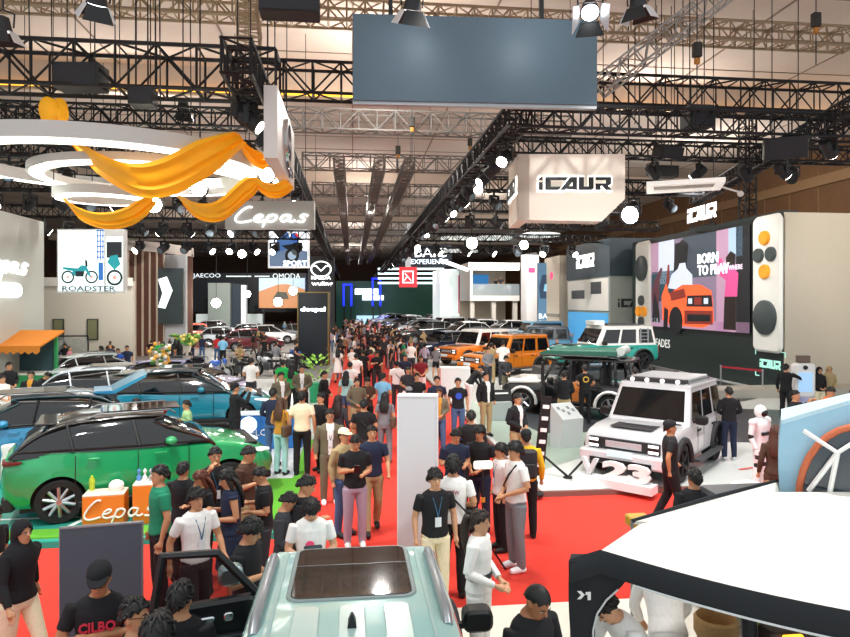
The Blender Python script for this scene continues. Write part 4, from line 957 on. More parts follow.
# ---------------------------------------------------------------- cars
def lerp(a, b, t): return a + (b - a) * t
def cut_arches(me, xs, r, z, W):
    c = MB()
    for x in xs: c.lathe([(r, -W), (r, W)], (x, 0, z), axis='Y', seg=28, caps=True)
    o = bpy.data.objects.new('tmp_body', me); k = bpy.data.objects.new('tmp_cut', c.mesh('tmp_cut', me.materials[0]))
    COL.objects.link(o); COL.objects.link(k)
    m = o.modifiers.new('b', 'BOOLEAN'); m.operation = 'DIFFERENCE'; m.object = k; m.solver = 'EXACT'
    out = bpy.data.meshes.new_from_object(o.evaluated_get(bpy.context.evaluated_depsgraph_get()))
    bpy.data.objects.remove(o); bpy.data.objects.remove(k)
    out.polygons.foreach_set('use_smooth', [True] * len(out.polygons)); out.set_sharp_from_angle(angle=math.radians(38))
    return out
WHEELS = {}
def wheel(parent, x, y, r, w, side, style='multi', rim=ALLOY):
    key = (r, w, side, style, rim.name)
    if key not in WHEELS:
        T = MB().lathe([(r * .7, -w / 2), (r * .95, -w / 2), (r, -w * .36), (r, w * .36), (r * .95, w / 2), (r * .7, w / 2)], axis='Y', seg=28).mesh('wheel', RUBBER, 40)
        b = MB(); yo = side * w * .42
        b.lathe([(r * .72, -w * .45), (r * .72, w * .45), (r * .65, w * .45), (r * .65, -w * .45)], axis='Y', seg=28)
        n = {'multi': 5, 'five': 5, 'six': 6}[style]
        for k in range(n):
            a = 2 * PI * k / n
            for da in ((-.16, .22) if style == 'multi' else (0,)):
                p0 = (r * .12 * math.cos(a + da), yo, r * .12 * math.sin(a + da)); p1 = (r * .68 * math.cos(a + da * 1.6), yo, r * .68 * math.sin(a + da * 1.6))
                b.tube([p0, p1], [r * .09, r * .07] if style == 'multi' else [r * .12, r * .09], seg=6)
        b.lathe([(r * .15, -.02), (r * .15, .02)], (0, yo, 0), axis='Y', seg=12, caps=True)
        R = b.mesh('rim', rim, 40)
        D = MB().lathe([(r * .64, -w * .1), (r * .64, w * .1)], axis='Y', seg=20, caps=True).mesh('brake_disc', DARK, 40)
        WHEELS[key] = (T, R, D)
    T, R, D = WHEELS[key]
    o = put('wheel', T, parent); o.location = (x, y, r)
    put('rim', R, o); put('brake_disc', D, o)
    return o
def car(kind, label, loc, head, body, roof=None, L=4.4, W=1.88, H=1.75, accent=None, name=None, lod=0, rack=None, ladder=False, doors_open=False, sunroof=False, hatch=False, z0=.1, group=None, wtf=None, beltf=.645, arch=None, rim=ALLOY, scene=None):
    """x forward, y to the car's left, wheels on z=0"""
    t = thing(name or ('boxy_suv' if kind == 'box' else 'crossover_car' if kind == 'cross' else 'minivan'), label, 'car', (loc[0], loc[1], z0), math.radians(head), group)
    P = paint(body); RF = paint(roof) if roof else P; hL, hW = L / 2, W / 2
    box = kind == 'box'
    r = .385 if box else .355
    ax = (hL - (.72 if box else .85), -hL + (.78 if box else .82))
    zb = .36 if box else .26; belt = H * (.585 if box else beltf)
    # lower body: stations (x, z bottom, z top, half width)
    if box:
        hood = belt - .02
        st = [(-hL, zb + .2, belt - .1, hW * .9), (-hL + .05, zb + .05, belt - .01, hW * .97), (-hL + .3, zb, belt, hW), (-.2, zb, belt, hW), (hL * .3, zb, belt, hW), (hL * .36, zb, belt + .01, hW), (hL * .7, zb, hood - .01, hW * .985), (hL - .2, zb + .02, hood - .07, hW * .96), (hL - .04, zb + .06, hood - .13, hW * .92), (hL, zb + .14, hood - .24, hW * .88)]
    else:
        hood = belt - .02
        st = [(-hL, zb + .24, belt - .28, hW * .72), (-hL + .06, zb + .1, belt - .06, hW * .84), (-hL + .25, zb + .02, belt + .02, hW * .94), (-hL + .7, zb, belt + .03, hW), (-.3, zb, belt - .01, hW * .985), (hL * .3, zb, belt - .03, hW * .985), (hL * .46, zb, hood - .02, hW), (hL * .66, zb, hood - .08, hW * .99), (hL - .3, zb + .03, hood - .2, hW * .93), (hL - .1, zb + .08, hood - .32, hW * .82), (hL, zb + .2, hood - .42, hW * .66)]
    rings = []
    for x, z1, z2, w in st:
        m = lerp(z1, z2, .55)
        if box: sec = [(w * .93, z1), (w, z1 + .07), (w, m), (w * .985, z2 - .07), (w * .94, z2 - .012), (w * .8, z2 + .012), (w * .3, z2 + .022)]
        else: sec = [(w * .88, z1), (w * .97, z1 + .1), (w, lerp(z1, z2, .42)), (w * .975, lerp(z1, z2, .72)), (w * .945, z2 - .05), (w * .88, z2 - .005), (w * .45, z2 + .03)]
        ring = [(x, y, z) for y, z in sec] + [(x, -y, z) for y, z in reversed(sec)]
        rings.append(ring)
    me = MB().loft(rings).mesh('body', P, 38)
    me = cut_arches(me, ax, r * 1.16, r * 1.02, W)
    put('body', me, t)
    MB().bb(-hL + .25, hL - .3, -hW * .72, hW * .72, zb - .08, belt - .15).build('underbody', BLACK, t)
    # cabin
    xf, xr = (hL * .36, -hL + .06) if box else (hL * .5, -hL + .12)
    wb, wt = (hW * .955, hW * .83) if box else (hW * .93, hW * .7)
    zt = H
    if wtf: wt = hW * wtf
    if box:
        xf1, xr1 = xf - .42, xr + .12
        def fr(z, ins=0):
            u = (z - belt) / (zt - belt); f, k, w = lerp(xf, xf1, u) - ins, lerp(xr, xr1, u) + ins, lerp(wb, wt, u) - ins
            c = .07; return [(f - c, w, z), (f, w - c, z), (f, -w + c, z), (f - c, -w, z), (k + c, -w, z), (k, -w + c, z), (k, w - c, z), (k + c, w, z)]
        if doors_open:
            b = MB()
            for sx in (-1, 1):
                for xa, xb in ((xf, xf1), (-.05, -.12), (xr + .55, xr1 + .5), (xr + .05, xr1 + .05)):
                    b.tube([(xa, sx * (wb - .04), belt), (xb, sx * (wt - .02), zt)], .05, seg=6)
            b.build('roll_frame', P, t)
            b = MB()
            for x in (.25, -.75):
                for y in (-.42, .42): b.rbox((x, y, belt - .1), (.5, .5, .3), .08).rbox((x - .3, y, belt + .22), (.14, .46, .6), .05).rbox((x - .34, y, belt + .62), (.1, .26, .18), .04)
            b.build('seats', mat('202226', .7), t)
        else:
            MB().loft([fr(belt - .02), fr(zt)]).build('cabin', RF if roof else P, t, 30)
        MB().loft([fr(zt - .005, -.015), fr(zt + .035, -.005), fr(zt + .06, .07)]).build('roof', RF, t, 30)
        def side(sy, u0, u1, v0, v1, nm):
            b = MB()
            def q(u, v, o):
                f, k, w = lerp(xf, xf1, v), lerp(xr, xr1, v), lerp(wb, wt, v); return (lerp(f, k, u), sy * (w + o), lerp(belt, zt, v))
            b.loft([[q(u0 + (.06 if u0 < .1 else 0) * 0, v0, o), q(u1, v0, o), q(u1, v1, o), q(u0, v1, o)] for o in (-.02, .012)])
            b.build(nm, GLASS if not doors_open else CLEAR, t)
        if lod < 2:
            for sy in (-1, 1):
                for u0, u1 in ((.07, .34), (.38, .64), (.7, .94)):
                    if not doors_open: side(sy, u0, u1, .1, .86, 'side_window')
        else:
            for sy in (-1, 1): side(sy, .06, .94, .1, .86, 'side_window')
        def face(f0, f1, nm, sgn, mt):
            b = MB()
            def q(y, v, o): x = lerp(f0, f1, v) + sgn * o; return (x, y * lerp(wb, wt, v), lerp(belt, zt, v))
            b.loft([[q(-.88, .09, o), q(.88, .09, o), q(.88, .9, o), q(-.88, .9, o)] for o in (-.02, .014)]); b.build(nm, mt, t)
        face(xf, xf1, 'windshield', 1, GLASS if not doors_open else CLEAR)
        if not doors_open: face(xr, xr1, 'rear_window', -1, GLASS)
    else:
        prof = [(xr, belt + .0), (xr + .22, belt + .2), (xr + .55, zt - .13), (xr + 1.0, zt - .03), (-.25, zt), (.25, zt - .02), (xf - 1.0, zt - .1), (xf - .6, zt - .28), (xf - .2, belt + .08), (xf, belt - .06)]
        def cr(x, z, k=0.0):
            u = max(0, min(1, (z - belt) / (zt - belt))); w = lerp(wb, wt, u); zz = min(belt - .05, z - .02)
            sec = [(wb, zz), (lerp(wb, w, .5) + .015, lerp(zz, z, .5)), (w, z - .05 * u), (w * .85, z), (w * .4, z + .025 * u)]
            return [(x, y, q) for y, q in sec] + [(x, -y, q) for y, q in reversed(sec)]
        MB().loft([cr(x, z) for x, z in prof]).build('glasshouse', GLASS, t, 50)
        b = MB()
        tops = [p for p in prof if p[1] > zt - .2]
        rr = []
        for x, z in tops:
            rr.append([(x, wt * 1.0, z - .035), (x, wt * .86, z + .012), (x, wt * .4, z + .04), (x, -wt * .4, z + .04), (x, -wt * .86, z + .012), (x, -wt * 1.0, z - .035), (x, -wt * .9, z - .06), (x, wt * .9, z - .06)])
        b.loft(rr); b.build('roof', RF, t, 50)
        # pillars and window trim
        b = MB()
        for sy in (-1, 1):
            pl = [(x, sy * (lerp(wb, wt, max(0, min(1, (z - belt) / (zt - belt)))) + .006), z - .04) for x, z in prof]
            b.tube(smooth_path(pl, 3), .028, seg=6)
        b.build('roof_line', RF if roof else P, t, 60)
        b = MB()
        for sy in (-1, 1):
            for x in (-.15, -1.15): b.tube([(x, sy * (wb + .012), belt), (x - .1, sy * (wt + .03), zt - .1)], .03, seg=5)
            b.tube([(xr + .1, sy * (wb + .015), belt + .06), (-.2, sy * (wb + .022), belt + .01), (xf - .15, sy * (wb + .012), belt - .01)], .016, seg=5)
        b.build('pillar_trim', mat('8f9498', .3, .6) if roof is None else BLACK, t)
    for x in ax:
        for sy in (-1, 1): wheel(t, x, sy * (hW - .12), r, .25 if box else .23, sy, 'five' if box else 'multi', rim)
    AM = arch or (accent and paint(accent)) or (DARK if box else None)
    if AM and lod < 2:
        for x in ax:
            for sy in (-1, 1):
                pts = [(x + r * 1.2 * math.cos(a), sy * (hW + .02), r * 1.02 + r * 1.2 * math.sin(a)) for a in np.linspace(-.15, PI + .15, 12)]
                MB().tube(pts, .055, seg=6).build('fender_flare', AM, t, 60)
    # front
    fz = hood - .2 if box else hood - .36
    if box:
        MB().rbox((hL - .01, 0, fz - .08), (.1, W * .72, .22), .03).build('grille', DARK, t)
        MB().rbox((hL + .045, 0, fz - .08), (.03, W * .4, .13), .02).build('grille_plate', mat('c9ccd0', .35, .5), t)
        for sy in (-1, 1):
            o = MB().rbox((hL + .02, sy * W * .33, fz - .08), (.1, .24, .22), .03).build('headlight', mat('16181a', .3), t)
            MB().rbox((hL + .07, sy * W * .33, fz - .02), (.03, .2, .05), .01).rbox((hL + .07, sy * W * .33, fz - .14), (.03, .2, .05), .01).build('light_bar', mat('fdfdf8', .3, emit=1.2), o)
        MB().rbox((hL + .09, 0, zb + .13), (.26, W * .96, .26), .1).build('front_bumper', AM if accent else P, t, 40)
        MB().bb(hL + .21, hL + .235, -W * .34, W * .34, zb + .02, zb + .12).build('bumper_intake', BLACK, t)
        MB().bb(hL + .22, hL + .24, -.26, .26, zb + .17, zb + .3).build('number_plate', mat('d8eef4', .4, emit=.1), t)
        MB().rbox((-hL - .05, 0, zb + .13), (.2, W * .94, .22), .08).build('rear_bumper', DARK, t, 40)
        for sy in (-1, 1):
            MB().rbox((-hL - .0, sy * W * .42, belt - .22), (.06, .14, .28), .02).build('tail_light', mat('a02028', .3, emit=.2), t)
            MB().rbox((-.2, sy * (hW + .1), zb - .02), (L * .44, .16, .06), .03).build('side_step', mat('3a3c40', .5), t)
        MB().rbox((-hL - .12, 0, belt - .12), (.2, .66, .66), .08, axis=0).build('spare_wheel_cover', P, t, 40)
        if lod < 2: MB().rbox((hL * .68, 0, hood + .015), (.62, .9, .02), .06).build('hood_panel', mat('2a2c30', .5), t)
    else:
        MB().rbox((hL - .06, 0, fz - .16), (.14, W * .42, .2), .05).build('grille', DARK, t)
        for sy in (-1, 1):
            MB().tube([(hL - .06, sy * W * .28, fz + .04), (hL - .24, sy * W * .42, fz + .1), (hL - .5, sy * W * .485, fz + .14)], [.03, .045, .02], seg=6).build('headlight', mat('eef4f6', .2, emit=.6), t, 60)
            MB().tube([(-hL + .01, sy * W * .2, belt - .14), (-hL + .07, sy * W * .42, belt - .12), (-hL + .3, sy * W * .485, belt - .1)], [.03, .05, .02], seg=6).build('tail_light', mat('70161a', .3), t, 60)
            MB().rbox((0, sy * (hW - .02), zb + .02), (L * .5, .08, .1), .03).build('side_skirt', DARK, t, 40)
        MB().rbox((-hL + .1, 0, zb + .1), (.2, W * .84, .24), .08).build('rear_bumper', DARK, t, 40)
        MB().rbox((hL - .13, 0, zb + .1), (.2, W * .74, .14), .06).build('front_lip', DARK, t, 40)
        MB().rbox((xr + .5, 0, zt - .09), (.34, wt * 1.7, .035), .05).build('rear_spoiler', RF, t, 40)
    if lod < 2:
        for sy in (-1, 1):
            xm = xf - .3 if box else xf - .75
            (MB().rbox((xm, sy * (hW + .12), belt + .1), (.16, .24, .18), .06, axis=0) if box else MB().ball((xm, sy * (hW + .12), belt + .08), (.1, .13, .075))).bb(xm - .02, xm + .03, sy * hW - .06, sy * hW + .08, belt + .03, belt + .07).build('mirror', (BLACK if box else P), t, 40)
            for x in (.18, -.85):
                MB().rbox((x, sy * (hW + .012), belt - .14), (.2, .035, .04), .012).build('door_handle', P if not box else BLACK, t, 40)
            for x in (xf - .45, -.18, -1.12): MB().bb(x - .006, x + .006, sy * (hW - .004), sy * (hW + .004), zb + .12, belt - .06).build('door_seam', BLACK, t)
            MB().tube([(xf1 - .15, sy * wt * .9, zt + .04), (xf1 - .25, sy * wt * .9, zt + .1), (xr + .55, sy * wt * .9, zt + .1), (xr + .45, sy * wt * .9, zt + .04)] if box else [(.45, sy * wt * .9, zt - .04), (.35, sy * wt * .9, zt + .035), (-.8, sy * wt * .9, zt + .03), (-.95, sy * wt * .9, zt - .04)], .02, seg=6).build('roof_rail', mat('6a6e72', .4, .6), t, 60)
    if sunroof: MB().rbox((-.1, 0, zt + (.065 if box else .035)), (1.3, wt * 1.3, .02), .06).build('sunroof', GLASS, t)
    if rack == 'tent':
        MB().rbox((-.2, 0, zt + .12), (L * .52, wt * 1.9, .06), .04).build('roof_rack', BLACK, t)
        MB().loft([[(-1.5, -.7, zt + .16), (1.0, -.7, zt + .16), (1.0, .7, zt + .16), (-1.5, .7, zt + .16)], [(-1.5, -.68, zt + .3), (.8, -.68, zt + .26), (.8, .68, zt + .26), (-1.5, .68, zt + .3)], [(-1.4, -.6, zt + .36), (.5, -.6, zt + .3), (.5, .6, zt + .3), (-1.4, .6, zt + .36)]]).build('rooftop_tent', mat('1d5c4c', .6), t)
        MB().lathe([(.14, -.5), (.14, .5)], (-1.6, 0, zt + .3), axis='Y', seg=12, caps=True).build('rolled_awning', mat('cfd6d2', .6), t, 40)
    if rack == 'bar':
        MB().rbox((xf - .6, 0, zt + .1), (.22, wt * 1.7, .09), .03).build('light_bar', mat('2a2c30', .5), t)
        for y in (-.5, -.17, .17, .5): MB().lathe([(.05, 0), (.05, .03)], (xf - .49, y, zt + .1), axis='X', seg=10, caps=True).build('bar_lamp', mat('f2f2ea', .3, emit=.6), t)
        MB().rbox((-.7, 0, zt + .12), (1.5, wt * 1.7, .05), .04).build('roof_rack', mat('b9bdc2', .4, .4), t)
    if rack == 'box':
        MB().rbox((.35, 0, zt + .17), (.5, .8, .2), .05).build('roof_box', mat('e8ecea', .5), t, 40)
        MB().rbox((-.7, 0, zt + .1), (1.6, wt * 1.6, .05), .04).build('roof_rack', DARK, t)
    if ladder:
        b = MB()
        for sy in (1,):
            b.bb(-1.66, -1.62, hW - .02, hW + .03, belt + .1, zt - .05).bb(-1.3, -1.26, hW - .02, hW + .03, belt + .1, zt - .05)
            for k in range(4): b.bb(-1.66, -1.26, hW - .0, hW + .03, belt + .2 + k * .15, belt + .23 + k * .15)
        b.build('side_ladder', mat('9a9ea2', .5), t)
    if accent and box: MB().bb(-hL + .05, hL * .36, -hW - .008, hW + .008, zb + .02, belt - .25).build('lower_panel', paint(accent), t)
    return t
def open_door(t, side, hx, zb, zt, L, W, m, ang, bz=.6, glass=CLEAR, inset=0):
    """front door swung open about its front hinge"""
    T = Matrix.Translation((hx, side * (W / 2 - inset), 0)) @ Matrix.Rotation(-side * math.radians(ang), 4, 'Z')
    b = MB().rbox((-L / 2, 0, (zb + zt * bz) / 2), (L, .1, zt * bz - zb), .06, M=T, axis=1)
    o = b.build('door', m, t, 40)
    f = MB().tube([(0, 0, zt * bz), (-.3, 0, zt * .98), (-L + .1, 0, zt), (-L + .04, 0, zt * bz)], .035, M=T, seg=6); f.build('window_frame', m, o)
    g = MB().add([(0, .0, zt * bz), (-.3, 0, zt * .97), (-L + .1, 0, zt * .99), (-L + .04, 0, zt * bz)], [(0, 1, 2, 3)], M=T); g.build('window_glass', glass, o)
    return o, T
GREEN = car('cross', 'glossy green crossover with black glasshouse on the teal court', (-3.76, 12.3), 20, '18a060', '0d0f10', L=4.35, W=1.8, H=1.66, z0=.106, sunroof=True, beltf=.69)
B1 = car('cross', 'bright blue crossover parked behind the green car with raised tailgate', (-7.1, 15.0), 201, '2f8fc0', '14303c', L=4.4, W=1.82, H=1.62, z0=.106, sunroof=True)
MB().loft([[(-1.7, -.6, 1.55), (-1.7, .6, 1.55), (-2.35, .62, 1.9), (-2.35, -.62, 1.9)], [(-1.66, -.6, 1.62), (-1.66, .6, 1.62), (-2.38, .62, 1.98), (-2.38, -.62, 1.98)]]).build('tailgate', paint('3a9cc4'), B1, 40)
MB().loft([[(-1.3, -.5, 1.58), (-1.3, .5, 1.58), (-1.7, .5, 1.54), (-1.7, -.5, 1.54)], [(-1.3, -.5, 1.62), (-1.3, .5, 1.62), (-1.7, .5, 1.62), (-1.7, -.5, 1.62)]]).build('tailgate_hinge', paint('2f8fc0'), B1, 40)
TEAL = car('cross', 'teal blue crossover on a low wooden plinth behind the green car', (-4.45, 18.3), 9, '1f8ba6', '17323c', L=4.45, W=1.84, H=1.62, z0=.3, sunroof=True)
tag(MB().bb(-7.2, -2.1, 17.0, 19.7, .1, .3).build('car_plinth', mat('b08a5a', .5, noise=.2)), 'low wooden plinth under the teal blue crossover', 'plinth')
SIL = car('cross', 'silver white crossover with a raised lid behind the blue crossover', (-7.2, 20.8), 14, 'c9d3da', None, L=4.5, W=1.86, H=1.66, z0=.1, sunroof=True)
car('cross', 'lilac silver crossover with open doors by the flower arrangement', (-5.7, 23.2), -14, 'b9b3d6', 'a9a6c8', L=4.4, W=1.84, H=1.66, sunroof=True)
car('cross', 'pale grey crossover with raised front lid by the kiosk', (-9.8, 26.9), 35, 'b8c2c2', None, L=4.3, W=1.8, H=1.62, lod=1)
WSUV = car('box', 'white boxy off-road car nose towards the aisle with black hood panel', (6.81, 13.65), 224, 'dcdee2', 'd4d6da', L=3.85, W=1.86, H=1.78, z0=.106, rack='bar', rim=DARK)
BJ = car('box', 'black boxy off-road car with white fenders and its doors taken off', (7.25, 20.4), 146, '16181b', '0f1012', L=4.3, W=1.9, H=1.78, z0=.106, rack='tent', doors_open=True, accent=None, arch=paint('f0f0ee'))
MB().rbox((1.35, 0, 1.06), (1.35, 1.6, .07), .1).build('white_hood', paint('eeeeea'), BJ, 40)
for sy in (-1, 1): MB().tube([(1.9, sy * .93, 1.02), (.85, sy * .94, 1.05)], .05, seg=6).build('white_fender_top', paint('eeeeea'), BJ, 40)
o, T = open_door(BJ, 1, .78, .5, 1.75, 1.0, 1.9, BLACK, 70)
MB().rbox((-.45, .95, .8), (.5, .06, .6), .05).build('orange_panel', mat('e88a3a', .5), BJ)
tag(MB().bb(8.2, 13.6, 25.4, 28.6, .1, .85).build('car_podium', mat('4a5052', .5, noise=.1)), 'raised dark podium under the teal and white boxy car', 'plinth')
car('box', 'teal and white boxy off-road car raised on the dark podium', (10.9, 27.0), 188, '17a294', 'f0f0ec', L=4.4, W=1.9, H=1.82, z0=.85, rack='box', ladder=True, rim=DARK)
car('box', 'orange boxy off-road car with its door open beside the aisle crowd', (7.5, 30.6), 205, 'f08a1e', None, L=4.3, W=1.88, H=1.85, z0=.25, rim=DARK)
car('box', 'orange boxy car with white roof, farther than the all orange one', (7.0, 36.0), 214, 'f0821e', 'f2f0ea', L=4.4, W=1.88, H=1.9, z0=.25, lod=1)
car('box', 'metallic blue boxy car behind the all orange one', (11.7, 40.5), 170, '3f86b0', '16303e', L=4.6, W=1.9, H=1.9, z0=.25, lod=1)
tag(MB().bb(4.6, 9.95, 28.7, 37.8, .1, .25).build('car_podium', mat('d9dedd', .4)), 'low white podium under the two orange boxy cars', 'plinth')
tag(MB().bb(9.0, 14.4, 39.0, 42.2, .1, .25).build('car_podium', mat('8f979a', .4)), 'low grey podium under the metallic blue boxy car', 'plinth')
# farther cars along both sides
FARC = [('cross', 'white', 'f0f0f0', 8.1, 46.8, 200, 'behind the metallic blue boxy car'), ('cross', 'dark blue', '1c2c4a', 6.0, 42.5, 215, 'behind the white roofed orange car'), ('cross', 'black', '17191c', 5.6, 48.5, 200, 'at the aisle corner of the balcony stand'),
        ('cross', 'silver', 'c4c9cf', 5.9, 58.0, 190, 'in front of the balcony booth columns'), ('box', 'light blue', '7fb4d0', 13.2, 46, 190, 'beside the cream slab pillar'), ('cross', 'white', 'f2f2f2', 10.6, 53.5, 190, 'under the balcony glass front'),
        ('cross', 'black', '15171a', 5.3, 67, 200, 'second black one along the far aisle'), ('cross', 'white', 'f4f4f4', 6.2, 74, 205, 'before the mint lit booth wall'), ('cross', 'grey', '7a8087', 5.0, 82, 200, 'below the red square sign'),
        ('cross', 'white', 'f4f4f4', 4.6, 86.5, 200, 'closest to the dark stage screen'), ('cross', 'black', '15171a', 10.9, 57.4, 185, 'tucked behind the balcony columns'),
        ('box', 'orange red', 'd8482a', -14.6, 64, 20, 'in front of the white lit counter'), ('van', 'white', 'f4f4f4', -13.4, 67.1, 10, 'behind the orange red boxy car'), ('cross', 'silver', 'b8c0c8', -10.6, 56, 10, 'between the orange red boxy car and the totem'),
        ('cross', 'maroon', '6a1f2a', -7.6, 51, 15, 'beside the navy totem'), ('cross', 'white', 'f2f2f2', -7.4, 60, 10, 'behind the maroon one'), ('cross', 'grey', '6f757c', -4.5, 63.2, 0, 'below the desert landscape screen'),
        ('cross', 'white', 'f2f2f2', -9.4, 64.4, 0, 'farthest white one before the dark wordmark wall'), ('cross', 'black', '17191c', -5.0, 76, 5, 'below the winged logo pylon')]
FARC += [('cross', 'white', 'f4f4f4', 12.2, 50.4, 195, 'second one behind the metallic blue boxy car'), ('box', 'white', 'f2f2f2', 8.9, 62.4, 200, 'just past the balcony columns'), ('cross', 'white', 'f4f4f4', 9.6, 78, 200, 'far behind the mint lit wall corner')]
for kd, cn, hexc, x, y, h, where in FARC:
    nm = {'cross': 'crossover car', 'box': 'boxy off-road car', 'van': 'minivan'}[kd]
    car('cross' if kd == 'van' else kd, f'{cn} {nm} {where}', (x, y), h, hexc, None, L=4.9 if kd == 'van' else 4.5, W=1.88, H=1.95 if kd == 'van' else 1.7, z0=.62 if x > 0 and y > 45 else .1 if x > 0 else 0, lod=2, name='minivan' if kd == 'van' else None)
    if x > 0 and y > 45: o = MB().rbox((0, 0, .31), (4.7, 2.1, .62), .1).build('car_podium', mat('c9cfd0', .4)); o.location = (x, y, 0); o.rotation_euler = (0, 0, math.radians(h)); tag(o, f'low pale podium under the {cn} {nm} {where}', 'plinth')
# mint boxy car with the panoramic roof, seen from above and behind
MINT = car('box', 'mint green boxy car with panoramic roof and front door swung open', (.0, 4.74), 90, 'a8d4ce', 'aed8d2', L=3.5, W=1.76, H=1.72, z0=.06, wtf=.7)
for o in list(MINT.children):
    nm = o.name.split('.')[0]
    if nm in ('roof_rail', 'hood_panel') or nm == 'mirror' and o.data.vertices[0].co.y > 0: bpy.data.objects.remove(o)
zr = 1.78
MB().rbox((-.28, 0, zr + .006), (.81, .78, .02), .07, seg=5).build('panoramic_sunroof', mat('17120f', .04, coat=.8), MINT, 40)
MB().rbox((-.28, 0, zr + .002), (.86, .83, .016), .09, seg=5).build('sunroof_seal', mat('7f8f8e', .4), MINT, 40)
MB().bb(-.2, -.192, -.38, .38, zr + .014, zr + .02).build('sunroof_joint', mat('6a6a6a', .3), MINT)
for sy in (-1, 1):
    MB().tube([(.02, sy * .555, zr - .02), (-.05, sy * .555, zr + .035), (-.95, sy * .555, zr + .035), (-1.05, sy * .555, zr - .02)], .032, seg=8, sy=1.0).build('roof_rail', mat('a9b1b6', .3, .6), MINT, 50)
    MB().bb(-1.35, .1, sy * .47 - .01, sy * .47 + .01, zr - .01, zr + .006).build('roof_groove', mat('9fbcb8', .4), MINT)
for y in (-.27, -.0, .27): MB().rbox((-1.08, y, zr + .002), (.6, .16, .018), .05).build('roof_rib', paint('c6e2dc'), MINT, 40)
MB().loft([[(-.95, -.025, zr), (-.95, .025, zr), (-1.08, .03, zr), (-1.08, -.03, zr)], [(-1.05, -.006, zr + .09), (-1.05, .006, zr + .09), (-1.08, .006, zr + .09), (-1.08, -.006, zr + .09)]]).build('antenna_fin', BLACK, MINT)
o, T = open_door(MINT, 1, .5, .42, 1.72, .8, 1.76, mat('15181b', .4), 74, .77, mat('3a2224', .05, alpha=.55), .12)
MB().rbox((-.4, -.07, 1.0), (.6, .06, .14), .03, M=T, axis=1).build('armrest', mat('2a2e32', .5), o, 40)
MB().rbox((-.42, -.06, 1.2), (.2, .03, .05), .025, M=T, axis=1).rbox((-.22, -.06, 1.2), (.07, .03, .07), .02, M=T, axis=1).build('inner_handle', CHROME, o, 40)
MB().rbox((-.18, .2, 1.42), (.2, .12, .16), .06, M=T, axis=1).build('door_mirror', mat('a8bcbc', .2, .6), o, 40)
# motorcycles beyond the silver crossover and near the totem
def motorbike(label, loc, rz, col, first=[None]):
    t = thing('motorcycle', label, 'motorcycle', (*loc, .1 if loc[1] < 31 else 0.0), rz)
    for x in (-.68, .68):
        o = MB().lathe([(.22, -.06), (.3, -.07), (.33, 0), (.3, .07), (.22, .06)], (x, 0, .33), axis='Y', seg=18).build('wheel', RUBBER, t, 40)
        MB().lathe([(.22, -.02), (.22, .02), (.05, .05), (.05, -.05)], (x, 0, .33), axis='Y', seg=14).build('rim', ALLOY, o, 40)
    MB().tube([(.68, .1, .33), (.42, .1, .98)], .03, seg=6).tube([(.68, -.1, .33), (.42, -.1, .98)], .03, seg=6).build('fork', CHROME, t)
    MB().tube([(.4, -.36, 1.06), (.44, 0, 1.0), (.4, .36, 1.06)], .02, seg=6).build('handlebar', BLACK, t)
    MB().ball((.15, 0, .82), (.3, .17, .16)).build('fuel_tank', paint(col), t, 60)
    MB().rbox((-.35, 0, .8), (.7, .26, .12), .08).build('seat', BLACK, t, 40)
    MB().rbox((0, 0, .5), (.5, .3, .36), .06).build('engine', mat('5a5d60', .4, .6), t, 40)
    MB().tube([(-.68, .12, .33), (0, .12, .4)], .03, seg=6).tube([(-.2, -.14, .36), (-.8, -.16, .48)], .05, seg=8).build('exhaust', CHROME, t, 40)
    MB().ball((.6, 0, .88), (.12, .14, .15)).build('headlamp_cowl', paint(col), t, 60)
for lab, x, y, rz, col in (('white', -6.9, 28.3, 1.0, 'f0f0f0'), ('blue', -6.4, 30.3, .6, '2a5fb8'), ('white', -11.0, 31.2, .8, 'f2f2f2'), ('teal', -8.9, 30.0, 1.2, '2f8a90'), ('black', -5.4, 31.8, 2.3, '202226'),
                           ('silver', -4.2, 33.0, 2.5, 'b9bec4'), ('white', -3.2, 34.6, 2.2, 'f0f0f0'), ('blue', -3.0, 37.0, 2.4, '2f62c4'), ('black', -4.4, 36.2, 2.4, '202226'), ('silver', -5.9, 35.6, 2.1, 'b9bec4'), ('grey', -5.2, 40.2, 2.4, '777c82')):
    w = {28.3: 'behind the silver white crossover', 30.3: 'among the visitors beyond the silver white crossover', 31.2: 'in front of the beige far room', 30.0: 'beside the blue motorcycle beyond the silver crossover', 31.8: 'behind the lilac silver crossover',
         33.0: 'nearest the green shirted pair', 34.6: 'standing nearest the navy totem', 37.0: 'just behind the white one near the totem', 36.2: 'in the middle of the motorcycle stand', 35.6: 'at the outer edge of the motorcycle stand', 40.2: 'farthest on the motorcycle stand'}[y]
    motorbike(f'{lab} motorcycle {w}', (x, y), rz, col)
